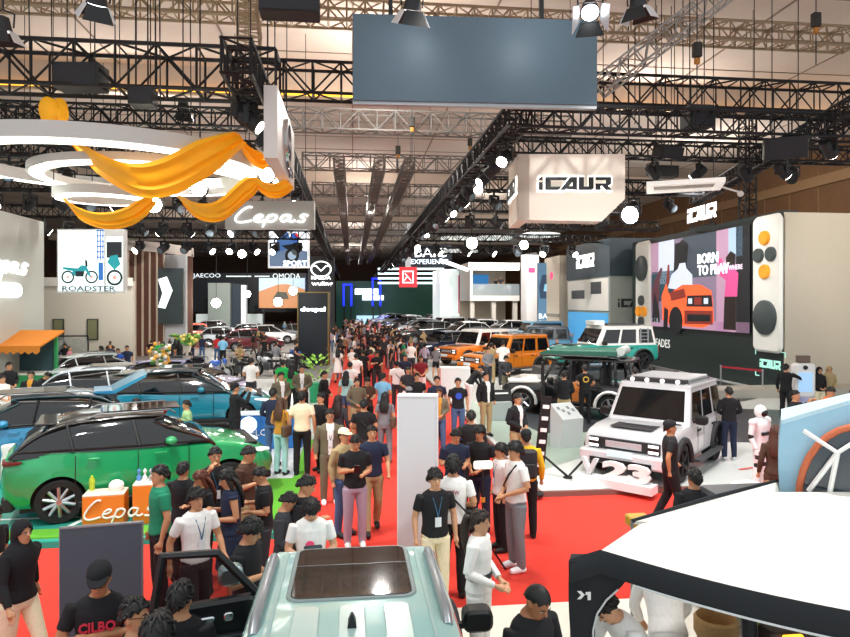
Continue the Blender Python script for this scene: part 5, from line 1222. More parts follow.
# ---------------------------------------------------------------- people
# a figure 1.70 m tall facing -y, feet on z=0; swept limbs are fused to one skin, clothes are shells over it
R_SKIN, R_TOP, R_BOT, R_SHOE, R_HAIR, R_INNER = range(6)
def pose(name):
    p = dict(lean=0, nod=0, turn=0, arms={}, legs={}, dy=0)
    def A(side, e, w): p['arms'][side] = (Vector(e), Vector(w))
    def Lg(side, k, a, yaw=0): p['legs'][side] = (Vector(k), Vector(a), yaw)
    A(1, (.245, .03, 1.13), (.25, -.04, .89)); A(-1, (-.245, .03, 1.13), (-.25, -.04, .89))
    Lg(1, (.105, -.015, .5), (.11, .02, .085)); Lg(-1, (-.105, -.015, .5), (-.11, .02, .085))
    if name == 'phone':
        A(-1, (-.23, .03, 1.13), (-.08, -.2, 1.2)); A(1, (.23, .03, 1.13), (.09, -.19, 1.12)); p['nod'] = 24
    elif name == 'crossed':
        A(-1, (-.27, -.04, 1.15), (.06, -.2, 1.17)); A(1, (.27, -.04, 1.15), (-.06, -.17, 1.21)); p['nod'] = 14
    elif name == 'front':
        A(-1, (-.26, .03, 1.14), (-.06, -.2, 1.0)); A(1, (.26, .03, 1.14), (.06, -.2, 1.02)); p['nod'] = 6
    elif name == 'walk':
        Lg(1, (.1, -.16, .52), (.1, -.3, .12)); Lg(-1, (-.1, .02, .5), (-.1, .34, .16))
        A(1, (.25, .12, 1.16), (.26, .1, .93)); A(-1, (-.25, -.06, 1.13), (-.26, -.22, .95)); p['lean'] = 4
    elif name == 'walk2':
        Lg(-1, (-.1, -.1, .51), (-.1, -.2, .1)); Lg(1, (.1, .0, .5), (.1, .2, .12))
        A(1, (.25, -.04, 1.13), (.24, -.18, .95)); A(-1, (-.25, .1, 1.14), (-.26, .08, .92))
    elif name == 'call':
        A(-1, (-.27, -.12, 1.2), (-.12, -.2, 1.44)); p['nod'] = 6
    elif name == 'point':
        A(-1, (-.27, -.2, 1.3), (-.2, -.5, 1.22)); p['turn'] = 10
    elif name == 'photo':
        A(-1, (-.27, -.16, 1.25), (-.12, -.32, 1.5)); A(1, (.27, -.16, 1.25), (.12, -.32, 1.5))
    elif name == 'bend':
        p['lean'] = 38; p['nod'] = 10; A(-1, (-.24, -.2, 1.2), (-.15, -.42, 1.12)); A(1, (.24, -.2, 1.2), (.15, -.42, 1.12))
    elif name == 'down':
        p['nod'] = 34; A(-1, (-.25, -.02, 1.13), (-.1, -.24, 1.1)); A(1, (.25, -.02, 1.13), (.1, -.24, 1.08))
    return p
def figure(pname, woman=False, sleeve=.62, shorts=False, skirt=False, jacket=False, fingers=True, seg=14):
    """list of (rings, axis points, radii, region function)"""
    p = pose(pname); parts = []
    ML = Matrix.Translation((0, 0, .93)) @ Matrix.Rotation(math.radians(p['lean']), 4, 'X') @ Matrix.Translation((0, 0, -.93))
    MH = ML @ Matrix.Translation((0, 0, 1.47)) @ Matrix.Rotation(math.radians(p['turn']), 4, 'Z') @ Matrix.Rotation(math.radians(p['nod']), 4, 'X') @ Matrix.Scale(.93, 4) @ Matrix.Translation((0, 0, -1.47))
    def X(M, v): return M @ Vector(v)
    def seg_(pts, rs, reg, M=None, sy=1.0):
        pts = [X(M, q) if M else Vector(q) for q in pts]; parts.append((pts, rs, reg, sy))
    k = .9 if woman else 1.0; j = 1.1 if jacket else 1.0
    tor = [(.84, .155 * (1.03 if woman else 1), .112), (.93, .168 * (1.04 if woman else 1), .122), (1.04, .148 * k * j, .106 * j), (1.13, .15 * k * j, .104 * j), (1.25, .168 * k * j, .114 * j), (1.34, .178 * k * j, .108 * j), (1.41, .15 * k, .088), (1.45, .075, .066), (1.475, .056, .058)]
    parts.append(('torso', tor, ML))
    seg_([(0, .005, 1.4), (0, -.012, 1.55)], [.058 * k, .052 * k], lambda t: R_SKIN, MH)
    parts.append(('head', MH))
    for s in (1, -1):
        e, w = p['arms'][s]; sh = Vector((s * .172 * k, .0, 1.385)); e = Vector(e); w = Vector(w); e.x *= k; 
        d = (w - e).normalized()
        aj = .008 if jacket else 0
        full = sleeve > 1.2
        reg_u = (lambda t: R_TOP if t < sleeve else R_SKIN)
        reg_l = (lambda t: R_TOP if full and t < .93 else R_SKIN)
        seg_([sh, sh.lerp(e, .5), e], [.056 * k + aj, .05 * k + aj, .04 * k + aj], reg_u, ML)
        seg_([e, e.lerp(w, .35), w], [.041 * k + aj, .041 * k + aj, .026 * k + aj * .6], reg_l, ML)
        # hand
        side = Vector((0, 0, 1)).cross(d)
        if side.length < .2: side = Vector((0, 1, 0)) - d * d.y
        side.normalize()
        if abs(d.z) > .7: side = Vector((0, -1, 0)) - d * (-d.y); side.normalize()
        nrm = d.cross(side)
        pm = w + d * .075
        seg_([w, w + d * .04, pm], [.026, .034, .036], lambda t: R_SKIN, ML, )
        if fingers:
            inward = -nrm * s if abs(d.z) > .7 else Vector((0, 0, -1))
            for q, (off, ln) in enumerate(((.03, .07), (.0105, .08), (-.0095, .075), (-.029, .058))):
                b0 = pm + side * off; b1 = b0 + d * ln * .55 + side * off * .25; b2 = b1 + d * ln * .4 + inward * ln * .32
                seg_([b0 - d * .02, b1, b2], [.0095, .009, .0075], lambda t: R_SKIN, ML)
            t0 = w + d * .03 + side * .025; seg_([t0, t0 + side * .028 + d * .025, t0 + side * .032 + d * .06], [.012, .0105, .009], lambda t: R_SKIN, ML)
        kn, an, yw = p['legs'][s]; hip = Vector((s * .088, 0, .88))
        lw = .96 if woman else 1.0
        bare = shorts or skirt
        seg_([hip, hip.lerp(kn, .5), kn], [.098 * lw, .082 * lw, .06 * lw + (0 if bare else .006)], (lambda t: R_BOT if not bare or t < .75 else R_SKIN))
        seg_([kn, kn.lerp(an, .35), an + Vector((0, 0, .0))], [.06 * lw + (0 if bare else .006), .058 * lw + (0 if bare else .008), .04 * lw + (0 if bare else .014)], (lambda t: R_SKIN if bare else R_BOT))
        up = max(0, an.z - .085); toe = Vector((an.x, an.y - .16, an.z - .05 - up * (1 if an.y > .1 else -.3) * .6)); heel = Vector((an.x, an.y + .05, an.z - .045))
        seg_([heel, Vector((an.x, an.y - .03, an.z - .035)), toe], [.038, .045, .032], lambda t: R_SHOE, None)
        seg_([an + Vector((0, 0, .01)), Vector((an.x, an.y, an.z - .03))], [.042, .042], lambda t: R_SHOE)
    if skirt: parts.append(('skirt', ML))
    return parts, ML, MH
def head_rings(MH, grow=0.0):
    prof = [(1.462, .03, .03, -.03), (1.475, .045, .055, -.035), (1.5, .058, .072, -.022), (1.53, .066, .083, -.012), (1.57, .073, .092, 0), (1.61, .076, .097, .004), (1.65, .07, .09, .006), (1.68, .052, .068, .006), (1.697, .022, .03, .004)]
    rings = []
    for z, rx, ry, cy in prof:
        rings.append([MH @ Vector(((rx + grow) * math.cos(2 * PI * k / 18), cy + (ry + grow) * math.sin(2 * PI * k / 18), z + (grow if z > 1.6 else 0))) for k in range(18)])
    return rings
def fuse(parts, voxel):
    """closed pieces -> one continuous skin by voxel remesh; returns vertices, faces, region per face"""
    b = MB(); sdf = []
    for q in parts:
        if q[0] == 'torso':
            rings = [[q[2] @ Vector((rx * math.cos(2 * PI * k / 20), ry * math.sin(2 * PI * k / 20), z)) for k in range(20)] for z, rx, ry in q[1]]
            b.loft(rings)
            for i in range(len(q[1]) - 1):
                sdf.append(('e', q[1], q[2]))
                break
        elif q[0] == 'head':
            b.loft(head_rings(q[1]))
            b.tube([q[1] @ Vector(v) for v in ((0, -.088, 1.6), (0, -.112, 1.565), (0, -.094, 1.555))], [.01, .016, .014], seg=8)
            for s in (-1, 1): b.ball(q[1] @ Vector((s * .077, .01, 1.575)), (.012, .022, .032), seg=8, rings=6)
            b.tube([q[1] @ Vector(v) for v in ((-.024, -.087, 1.524), (0, -.093, 1.524), (.024, -.087, 1.524))], [.006, .009, .006], seg=6)
        elif q[0] == 'skirt':
            b.loft([[q[1] @ Vector((rx * math.cos(2 * PI * k / 20), ry * math.sin(2 * PI * k / 20), z)) for k in range(20)] for z, rx, ry in ((.5, .22, .18), (.7, .2, .16), (.95, .165, .12))])
        else: b.tube(q[0], q[1], seg=12)
    me = b.mesh('tmp_skin', RUBBER)
    o = bpy.data.objects.new('tmp_skin', me); COL.objects.link(o)
    m = o.modifiers.new('r', 'REMESH'); m.mode = 'VOXEL'; m.voxel_size = voxel
    s = o.modifiers.new('s', 'SMOOTH'); s.iterations = 3; s.factor = .45
    out = bpy.data.meshes.new_from_object(o.evaluated_get(bpy.context.evaluated_depsgraph_get()))
    bpy.data.objects.remove(o)
    n = len(out.vertices); co = np.empty(n * 3); out.vertices.foreach_get('co', co); co = co.reshape(-1, 3)
    F = [tuple(f.vertices) for f in out.polygons]
    return co, F
def classify(parts, C, inner=False):
    best = np.full(len(C), 1e9); reg = np.zeros(len(C), int)
    for q in parts:
        if q[0] == 'torso':
            A = np.array(q[2].inverted()); L = C @ A[:3, :3].T + A[:3, 3]
            zs = [r[0] for r in q[1]]; rx = np.interp(L[:, 2], zs, [r[1] for r in q[1]]); ry = np.interp(L[:, 2], zs, [r[2] for r in q[1]])
            d = (np.sqrt((L[:, 0] / rx) ** 2 + (L[:, 1] / ry) ** 2) - 1) * ry
            d = np.where((L[:, 2] < .84) | (L[:, 2] > 1.475), 1, d)
            rr = np.where(L[:, 2] > 1.452, R_SKIN, np.where(L[:, 2] < .91, R_BOT, R_TOP))
            if inner: rr = np.where((np.abs(L[:, 0]) < .03 + .035 * np.clip((L[:, 2] - 1.0) / .4, 0, 1)) & (L[:, 1] < 0) & (rr == R_TOP), R_INNER, rr)
        elif q[0] == 'head':
            A = np.array(q[1].inverted()); L = C @ A[:3, :3].T + A[:3, 3]
            d = np.sqrt((L[:, 0] / .08) ** 2 + ((L[:, 1] + .0) / .1) ** 2 + ((L[:, 2] - 1.59) / .125) ** 2) * .09 - .09
            hair = (L[:, 2] > 1.645) | ((L[:, 1] > .02) & (L[:, 2] > 1.52)) | ((L[:, 2] > 1.6) & (L[:, 1] > -.03))
            rr = np.where(hair, R_HAIR, R_SKIN)
        elif q[0] == 'skirt':
            A = np.array(q[1].inverted()); L = C @ A[:3, :3].T + A[:3, 3]
            d = np.abs(np.sqrt((L[:, 0]) ** 2 + (L[:, 1] * 1.2) ** 2) - .2) - .03; d = np.where((L[:, 2] < .495) | (L[:, 2] > .95), 1, d); rr = np.full(len(C), R_BOT)
        else:
            pts, rs, fn, _ = q; P = np.array([list(v) for v in pts]); d = np.full(len(C), 1e9); tt = np.zeros(len(C)); n = len(P) - 1
            for i in range(n):
                a, e = P[i], P[i + 1]; v = e - a; u = np.clip(((C - a) @ v) / (v @ v), 0, 1)
                dd = np.linalg.norm(C - a - u[:, None] * v, axis=1) - (rs[i] + (rs[i + 1] - rs[i]) * u)
                w = dd < d; d = np.where(w, dd, d); tt = np.where(w, (i + u) / n, tt)
            grid = np.array([fn(x) for x in np.linspace(0, 1, 101)]); rr = grid[np.clip((tt * 100).round().astype(int), 0, 100)]
            d = d - .001 
        w = d < best; best = np.where(w, d, best); reg = np.where(w, rr, reg)
    return reg
def arr_mesh(name, V, F, m, mi=None, smooth=True):
    me = bpy.data.meshes.new(name); me.from_pydata([tuple(v) for v in V], [], F)
    for x in (m if isinstance(m, list) else [m]): me.materials.append(x)
    if mi is not None: me.polygons.foreach_set('material_index', mi)
    if smooth: me.polygons.foreach_set('use_smooth', [True] * len(F))
    me.update(); return me
BASE = mat('808080', .9)
def shell(name, co, nr, F, reg, want, off):
    Fi = [f for f, r in zip(F, reg) if r in want]
    if len(Fi) < 8: return None
    cnt = {}
    for f in Fi:
        for a, c in zip(f, f[1:] + f[:1]): cnt[(min(a, c), max(a, c))] = cnt.get((min(a, c), max(a, c)), 0) + 1
    rim = {v for e, k in cnt.items() if k == 1 for v in e}
    ids = sorted({v for f in Fi for v in f}); mp = {v: i for i, v in enumerate(ids)}
    V = [co[v] + nr[v] * (off if v not in rim else off * .55) for v in ids]
    return arr_mesh(name, V, [tuple(mp[v] for v in f) for f in Fi], BASE)
HAIRS = {}
def hair_mesh(kind, MH, ML, key):
    if (kind, key) in HAIRS: return HAIRS[(kind, key)]
    b = MB(); g = .014
    def cap(zc_front, zc_side, zc_back, grow, ztop=1.715, ry=.0, n=28, m=10):
        rings = []
        for i in range(m):
            ring = []
            for k in range(n):
                a = 2 * PI * k / n; fr = -math.sin(a)
                low = lerp(zc_side, zc_front, max(0, fr) ** 1.3) if fr > 0 else lerp(zc_side, zc_back, (-fr) ** 1.2)
                low += (.011 * math.sin(k * 2.4 + 1) + .007 * math.sin(k * 5.1)) * (1 if fr > -.2 else .5)
                if .12 < abs(math.cos(a)) and -.25 < fr < .3: low -= .012
                u = max(0, i - 1) / (m - 2); z = lerp(low, ztop, math.sin(u * PI / 2)) - (.004 if i == 0 else 0)
                gr = -.006 if i == 0 else grow * (.75 if i == 1 else 1)
                hgt = max(0, min(1, (z - 1.585) / (ztop - 1.585))); s_ = math.sqrt(max(0.0, 1 - hgt ** 2.2))
                wob = 1 + .03 * math.sin(a * 9 + i * 1.7) * math.cos(i * .8 + a * 2)
                rx, ry_ = (.077 + gr) * s_ * wob, (.099 + gr) * s_ * wob
                ring.append(MH @ Vector((rx * math.cos(a), .006 + ry_ * math.sin(a), z)))
            rings.append(ring)
        b.loft(rings, caps=True)
        if kind not in ('hijab', 'cap', 'crew'):
            r_ = random.Random(len(kind) * 7 + n)
            for q in range(64):
                i = r_.randrange(2, m - 1); k = r_.randrange(n); p = rings[i][k]; p2 = rings[max(1, i - 2)][(k + r_.choice((-1, 0, 1, 2))) % n]
                c = MH @ Vector((0, 0, 1.6)); o1 = (p - c).normalized(); o2 = (p2 - c).normalized()
                b.tube([p - o1 * .006, p.lerp(p2, .5) + o1 * .009, p2 + o2 * (.004 + .006 * r_.random())], [.009, .012, .003], seg=5)
    if kind in ('short', 'cap'): cap(1.652, 1.612, 1.52, .011, 1.712)
    if kind == 'thick': cap(1.632, 1.585, 1.5, g + .01, 1.73)
    if kind == 'crew': cap(1.65, 1.62, 1.53, .007, 1.705)
    if kind in ('long', 'pony'): cap(1.655, 1.59, 1.5, g, 1.715)
    if kind == 'long':
        pts = [MH @ Vector((0, .06, 1.6)), MH @ Vector((0, .085, 1.48)), ML @ Vector((0, .125, 1.36)), ML @ Vector((0, .13, 1.22))]
        rings = []
        for i, p in enumerate(pts):
            w = (.085, .1, .125, .09)[i]; d = (.05, .045, .035, .02)[i]
            rings.append([p + Vector((w * math.cos(2 * PI * k / 16), d * math.sin(2 * PI * k / 16), 0)) for k in range(16)])
        b.loft(rings)
        for s in (-1, 1): b.tube([MH @ Vector((s * .078, -.01, 1.62)), MH @ Vector((s * .09, .0, 1.5)), ML @ Vector((s * .1, .02, 1.38))], [.018, .026, .016], seg=8)
    if kind == 'pony':
        b.tube([MH @ Vector((0, .1, 1.6)), MH @ Vector((0, .15, 1.6)), MH @ Vector((.0, .165, 1.5)), ML @ Vector((0, .15, 1.36)), ML @ Vector((0, .14, 1.25))], [.02, .04, .048, .04, .012], seg=10)
    if kind == 'hijab':
        cap(1.66, 1.53, 1.45, g + .008, 1.722)
        rings = []
        for z, rx, ry, M in ((1.56, .09, .1, MH), (1.5, .09, .1, MH), (1.45, .105, .105, ML), (1.38, .19, .13, ML), (1.28, .18, .135, ML)):
            rings.append([M @ Vector((rx * math.cos(2 * PI * k / 20), (.025 if z > 1.5 else .01) + ry * math.sin(2 * PI * k / 20) * (.72 if z > 1.49 else 1), z)) for k in range(20)])
        b.loft(rings)
    me = b.mesh('hair', BASE, 70)
    extra = None
    if kind == 'cap':
        c = MB(); rings = []
        for i in range(7):
            u = i / 6; z = lerp(1.635, 1.728, math.sin(u * PI / 2)); s_ = max(.05, math.cos(u * PI / 2) ** .7)
            rings.append([MH @ Vector((.096 * s_ * math.cos(2 * PI * k / 20), .006 + .118 * s_ * math.sin(2 * PI * k / 20), z)) for k in range(20)])
        c.loft(rings)
        n = 9; top = [Vector((.078 * math.cos(PI + PI * k / (n - 1)), -.07 + .125 * math.sin(PI + PI * k / (n - 1)), 1.642 - .012 * math.sin(PI * k / (n - 1)))) for k in range(n)]
        c.loft([[MH @ v for v in top], [MH @ (v + Vector((0, 0, .01))) for v in top]])
        extra = c.mesh('cap', BASE, 50)
    HAIRS[(kind, key)] = (me, extra)
    return me, extra
FACES = {}
def face_meshes(MH, key, fine):
    if (key, fine) in FACES: return FACES[(key, fine)]
    out = []; al = MB()
    for s in (-1, 1):
        parts = [('eye', 0, MB().ball((s * .031, -.0835, 1.587), (.0125, .0085, .0058), seg=10, rings=6, M=MH)),
                 ('iris', 1, MB().ball((s * .031, -.0915, 1.587), (.0058, .0022, .0056), seg=8, rings=5, M=MH)),
                 ('eyebrow', 2, MB().tube([(s * .013, -.092, 1.604), (s * .031, -.0925, 1.609), (s * .051, -.082, 1.603)], [.0028, .0045, .002], M=MH, seg=6))]
        if s == 1: parts.append(('mouth', 3, MB().tube([(-.024, -.0885, 1.523), (0, -.097, 1.525), (.024, -.0885, 1.523)], [.002, .0055, .002], M=MH, seg=6)))
        for nm, i, b in parts:
            if fine: out.append((nm, b.mesh(nm, BASE, 60)))
            else: al.add(b.v, b.f, i)
    if not fine: out = [('facial_features', al.mesh('facial_features', [BASE] * 4, 60))]
    FACES[(key, fine)] = out
    return out
PROTO = {}
VOX = {0: .0085, 1: .015, 2: .03}
def proto(pname, lod, woman=False, sleeve='short', lower='long', jacket=False):
    key = (pname, lod, woman, sleeve, lower, jacket)
    if key in PROTO: return PROTO[key]
    parts, ML, MH = figure(pname, woman, {'none': .12, 'short': .66, 'long': 2}[sleeve], lower == 'shorts', lower == 'skirt', jacket, fingers=lod == 0)
    co, F = fuse(parts, VOX[lod])
    C = np.array([co[list(f)].mean(0) for f in F]); reg = classify(parts, C, jacket)
    if lod == 2:
        mi = [0 if r == R_SKIN else 1 if r == R_TOP else 2 if r == R_BOT else 3 if r == R_HAIR else 4 if r == R_SHOE else 5 for r in reg]
        me = arr_mesh('body', co, F, [BASE] * 6, mi); out = dict(body=me)
    else:
        nr = np.zeros_like(co)
        for f in F:
            p = co[list(f)]; n = np.cross(p[2] - p[0], p[-1] - p[1]); nr[list(f)] += n
        nr /= np.maximum(np.linalg.norm(nr, axis=1), 1e-9)[:, None]
        body = arr_mesh('body', co - nr * .002, F, BASE)
        out = dict(body=body, shirt=shell('top', co, nr, F, reg, (R_TOP,), .009), inner=shell('inner', co, nr, F, reg, (R_INNER,), .006),
                   trousers=shell('bottom', co, nr, F, reg, (R_BOT,), .005), shoes=shell('shoes', co, nr, F, reg, (R_SHOE,), .006))
    out['ML'], out['MH'], out['key'] = ML, MH, key
    PROTO[key] = out
    return out
SKINS = ('c6906a', 'b87e58', 'd09c78', 'a86f4c')
CN = {'k': ('black', '15161a'), 'w': ('white', 'f0efec'), 'n': ('navy', '1c2740'), 'g': ('grey', '7d7f84'), 'o': ('olive', '6b6450'), 't': ('teal green', '1f8a66'), 'h': ('khaki', 'a8946c'), 'c': ('cream', 'efe3c0'),
      'b': ('brown', '4a3326'), 'r': ('maroon', '7a1c26'), 'j': ('blue jeans', '45628a'), 'l': ('light blue', '7fc0e4'), 'y': ('yellow', 'e8b81e'), 'e': ('light green', '9cc48a'), 'G': ('bright green', '1fae54'), 'O': ('orange', 'e8641e'),
      'p': ('pink', 'd88a9a'), 'v': ('lilac grey', 'a79aac'), 'd': ('dark grey', '34363b'), 'm': ('mustard', 'c48a2c'), 'q': ('pale teal', 'a8dcd8'), 'u': ('blue', '2a56b0'), 'R': ('red', 'c42a2a')}
def setm(o, m, i=0):
    o.material_slots[i].link = 'OBJECT'; o.material_slots[i].material = m
def person(label, loc, face, ps='stand', top='k', bot='d', hair='short', woman=False, sleeve='short', lower='long', jacket=None, inner='w', skin=0, shoe='17171a', haircol='0d0b0a', h=1.70, lod=1, group=None, z=0.0, hijab='k', capc='k', extra=(), feat=None):
    P = proto(ps, lod, woman, sleeve, lower, bool(jacket))
    t = thing('person', label, 'person', (loc[0], loc[1], z), math.radians(face), group)
    t.scale = (h / 1.70,) * 3
    sk = mat(SKINS[skin], .55); tc = fab(CN[top][1]); bc = fab(CN[bot][1]); hc = fab(CN[hijab][1]) if hair == 'hijab' else mat(haircol, .55, bump=.5, scale=90)
    if lod == 2:
        o = put('body', P['body'], t)
        for i, m in enumerate((sk, tc, bc, hc, mat(shoe, .6), fab(CN[inner][1]))): setm(o, m, i)
        if hair in ('long', 'hijab', 'thick', 'cap'):
            hm, _ = hair_mesh('long' if hair == 'long' else hair if hair != 'cap' else 'short', P['MH'], P['ML'], P['key'][:1] + (woman,)); q = put('hijab' if hair == 'hijab' else 'hair', hm, t); setm(q, fab(CN[capc][1]) if hair == 'cap' else hc)
        return t
    o = put('body', P['body'], t); setm(o, sk)
    for k, nm, m in (('shirt', 'jacket' if jacket else 'dress' if lower == 'skirt' and top == bot else 'shirt', tc), ('inner', 'inner_shirt', fab(CN[inner][1])), ('trousers', 'skirt' if lower == 'skirt' else 'shorts' if lower == 'shorts' else 'trousers', bc), ('shoes', 'shoes', mat(shoe, .6))):
        if P[k]: q = put(nm, P[k], t); setm(q, m)
    hm, cm = hair_mesh(hair, P['MH'], P['ML'], P['key'][:1] + (woman,))
    q = put('headscarf' if hair == 'hijab' else 'hair', hm, t); setm(q, hc)
    if cm: q = put('cap', cm, t); setm(q, fab(CN[capc][1]))
    MH, ML = P['MH'], P['ML']
    FM = [mat('b9b2a6', .4), mat('160f0b', .3), mat(haircol, .7), mat('9a5a4e', .55)]
    for nm, me in face_meshes(MH, P['key'][0], lod == 0):
        q = put(nm, me, t)
        for i in range(len(me.materials)): setm(q, FM[{'eye': 0, 'iris': 1, 'eyebrow': 2, 'mouth': 3}.get(nm, i)], i)
    if 'glasses' in extra:
        b = MB()
        for s in (-1, 1):
            b.tube([(s * .034 + .024 * math.cos(a), -.1, 1.588 + .019 * math.sin(a)) for a in np.linspace(0, 2 * PI, 13)], .003, M=MH, seg=5); b.tube([(s * .058, -.098, 1.59), (s * .084, .01, 1.595)], .0025, M=MH, seg=5)
        b.tube([(-.01, -.102, 1.59), (.01, -.102, 1.59)], .003, M=MH, seg=5).build('glasses', mat('0a0a0a', .8), t)
    if 'lanyard' in extra:
        for s in (-1, 1): MB().tube([ML @ Vector(v) for v in ((s * .062, .02, 1.455), (s * .055, -.1, 1.38), (s * .02, -.125, 1.25), (0, -.125, 1.16))], .006, seg=5).build('lanyard', mat('3a6a8a', .6), t)
        MB().box((0, -.13, 1.1), (.075, .008, .11), M=ML).build('name_badge', mat('dfe6ea', .5), t)
    if 'crossbody' in extra:
        MB().tube([ML @ Vector(v) for v in ((.13, .03, 1.415), (.02, .125, 1.25), (-.17, .1, 1.05), (-.19, 0, 1.0), (-.12, -.12, 1.1), (.04, -.135, 1.28), (.12, -.06, 1.42))], .012, seg=6).rbox((-.21, .04, .98), (.09, .2, .2), .04, M=ML).build('crossbody_bag', BLACK, t, 40)
    if 'backpack' in extra:
        MB().rbox((0, .19, 1.2), (.3, .16, .44), .08, M=ML).rbox((0, .28, 1.12), (.22, .05, .2), .03, M=ML).build('backpack', mat('26282c', .7), t, 40)
    if 'handbag' in extra:
        MB().rbox((-.22, .1, 1.0), (.12, .3, .24), .05, M=ML).tube([ML @ Vector(v) for v in ((-.2, .2, 1.1), (-.17, .1, 1.42), (-.2, .0, 1.1))], .008, seg=5).build('shoulder_bag', mat('5a4636', .6), t, 40)
    if 'phone' in extra:
        w = ML @ ((pose(ps)['arms'][-1][1]) + Vector((.06, -.1, .04)))
        o = MB().box((0, 0, 0), (.075, .012, .15), M=Matrix.Rotation(.5, 4, 'X')).build('phone', mat('1a1c20', .3))
        o.parent = None; M = Matrix.Translation((*loc, z)) @ Matrix.Rotation(math.radians(face), 4, 'Z') @ Matrix.Scale(h / 1.70, 4)
        o.matrix_world = M @ Matrix.Translation(w); tag(o, 'dark phone held by the ' + label.replace('person', 'person', 1)[:70].rsplit(' ', 1)[0], 'phone')
    if 'tablet' in extra:
        w = ML @ Vector((.0, -.36, 1.17))
        o = MB().rbox((0, 0, 0), (.19, .012, .26), .02, M=Matrix.Rotation(-.9, 4, 'X'), axis=1).build('tablet', mat('20262e', .3))
        M = Matrix.Translation((*loc, z)) @ Matrix.Rotation(math.radians(face), 4, 'Z') @ Matrix.Scale(h / 1.70, 4); o.matrix_world = M @ Matrix.Translation(w)
        MB().box((0, .009, 0), (.15, .004, .2), M=Matrix.Rotation(-.9, 4, 'X')).build('lit_screen', glow('cfd8e8', .8), o)
        tag(o, 'dark tablet with a lit page held by the person in the white ringer tee', 'tablet')
    if 'print' in extra:
        text(t, 'CREW', 0, 1.29, .05, mat('a03c3c', .7), M=ML @ Matrix.Translation((0, .128, 0)) @ Matrix.Rotation(PI, 4, 'Z'), ext=.002, width=.17, bold=.02)
    if 'chest' in extra:
        text(t, 'CILBO', 0, 1.26, .075, mat('d02a44', .7), M=ML @ Matrix.Translation((0, -.129, 0)), ext=.004, width=.25, bold=.03)
    if 'bluedisc' in extra:
        MB().lathe([(.085, 0), (.085, -.012)], (0, -.118, 1.24), axis='Y', seg=20, caps=True, M=ML).build('shirt_print', mat('2a4fc0', .7), t)
    if 'pinkprint' in extra:
        MB().ball((-.02, -.122, 1.2), (.05, .012, .05), seg=8, rings=5, M=ML).build('shirt_print', mat('e0406a', .7), t)
    if 'yellowprint' in extra:
        MB().lathe([(.09, 0), (.09, .01), (.06, .01), (.06, 0)], (0, .125, 1.28), axis='Y', seg=20, M=ML).build('shirt_print', mat('d8b040', .7), t)
    if 'belt' in extra:
        MB().lathe([(.158, -.03), (.162, 0), (.158, .03)], (0, 0, 1.07), seg=24, M=ML @ Matrix.Scale(.76, 4, (0, 1, 0))).build('belt', mat('1c2430', .6), t, 60)
    return t
def hd(px, ytop, h=1.70, z=0.0):                  # where a person of height h stands whose head top shows at (px, ytop)
    d = FPX * (CH - z - h - .02) / (ytop - HOR); return at(px, d), d
def LOD(d): return 0 if d < 9.5 else 1 if d < 30 else 2
PEOPLE = []
def pp(px, yt, face, label, h=1.70, z=0.012, d=None, **k):
    if d: h = CH - z - .02 - (yt - HOR) * d / FPX; l = at(px, d)
    else: l, d = hd(px, yt, h, z)
    if 'lod' not in k: k['lod'] = LOD(d)
    PEOPLE.append((l, z)); return person('person ' + label, l, face, h=h, z=z, **k)
# face: 0 = towards the camera, 90 = to the picture's other side (+x), 180 = away
ST = .106
# nearest
pp(100, 558, 12, 'in black cap and black tee with red letters, arms crossed before the grey board', h=1.72, ps='crossed', hair='cap', sleeve='short', bot='d', extra=('glasses', 'chest'), skin=1)
pp(135, 594, 80, 'in glasses and black collar shirt seen in profile by the open car door', h=1.7, z=.0, ps='stand', hair='short', extra=('glasses',), top='d', skin=0)
pp(180, 578, 170, 'in black jacket seen from behind beside the open car door', d=4.5, ps='front', hair='short', sleeve='long', top='k')
pp(158, 611, 175, 'with thick dark hair, only the head showing below the black jacket back', d=3.92, z=.0, ps='stand', hair='thick', top='d')
pp(19, 517, 62, 'in black headscarf and black top with cream trousers striding past', h=1.62, ps='walk', hair='hijab', sleeve='long', bot='c', woman=True, shoe='e8e6e0')
pp(-12, 500, 75, 'in black half cut by the picture edge next to the striding headscarf visitor', h=1.70, ps='phone', hair='short', bot='c', shoe='d8d4cc')
pp(479, 507, 58, 'with ponytail in a long white suit and black belt beside the tripod', h=1.68, ps='front', hair='pony', woman=True, top='w', bot='w', sleeve='long', extra=('belt',), skin=2, haircol='2a1a12', shoe='f0f0f0')
pp(531, 574, 30, 'with shaved head in black jacket reading a folder by the awning', h=1.74, z=.06, ps='down', hair='crew', sleeve='long', top='k', bot='k', skin=3)
person('person in white jacket stooping under the awning, face showing', at(646, 4.98), -72, 'bend', 'w', 'g', 'short', sleeve='long', h=1.6, z=.06, lod=0, skin=2)
person('person in white hooded jacket turned away and stooping under the awning', at(668, 5.35), 165, 'bend', 'w', 'w', 'thick', sleeve='long', h=1.6, z=.06, lod=0)
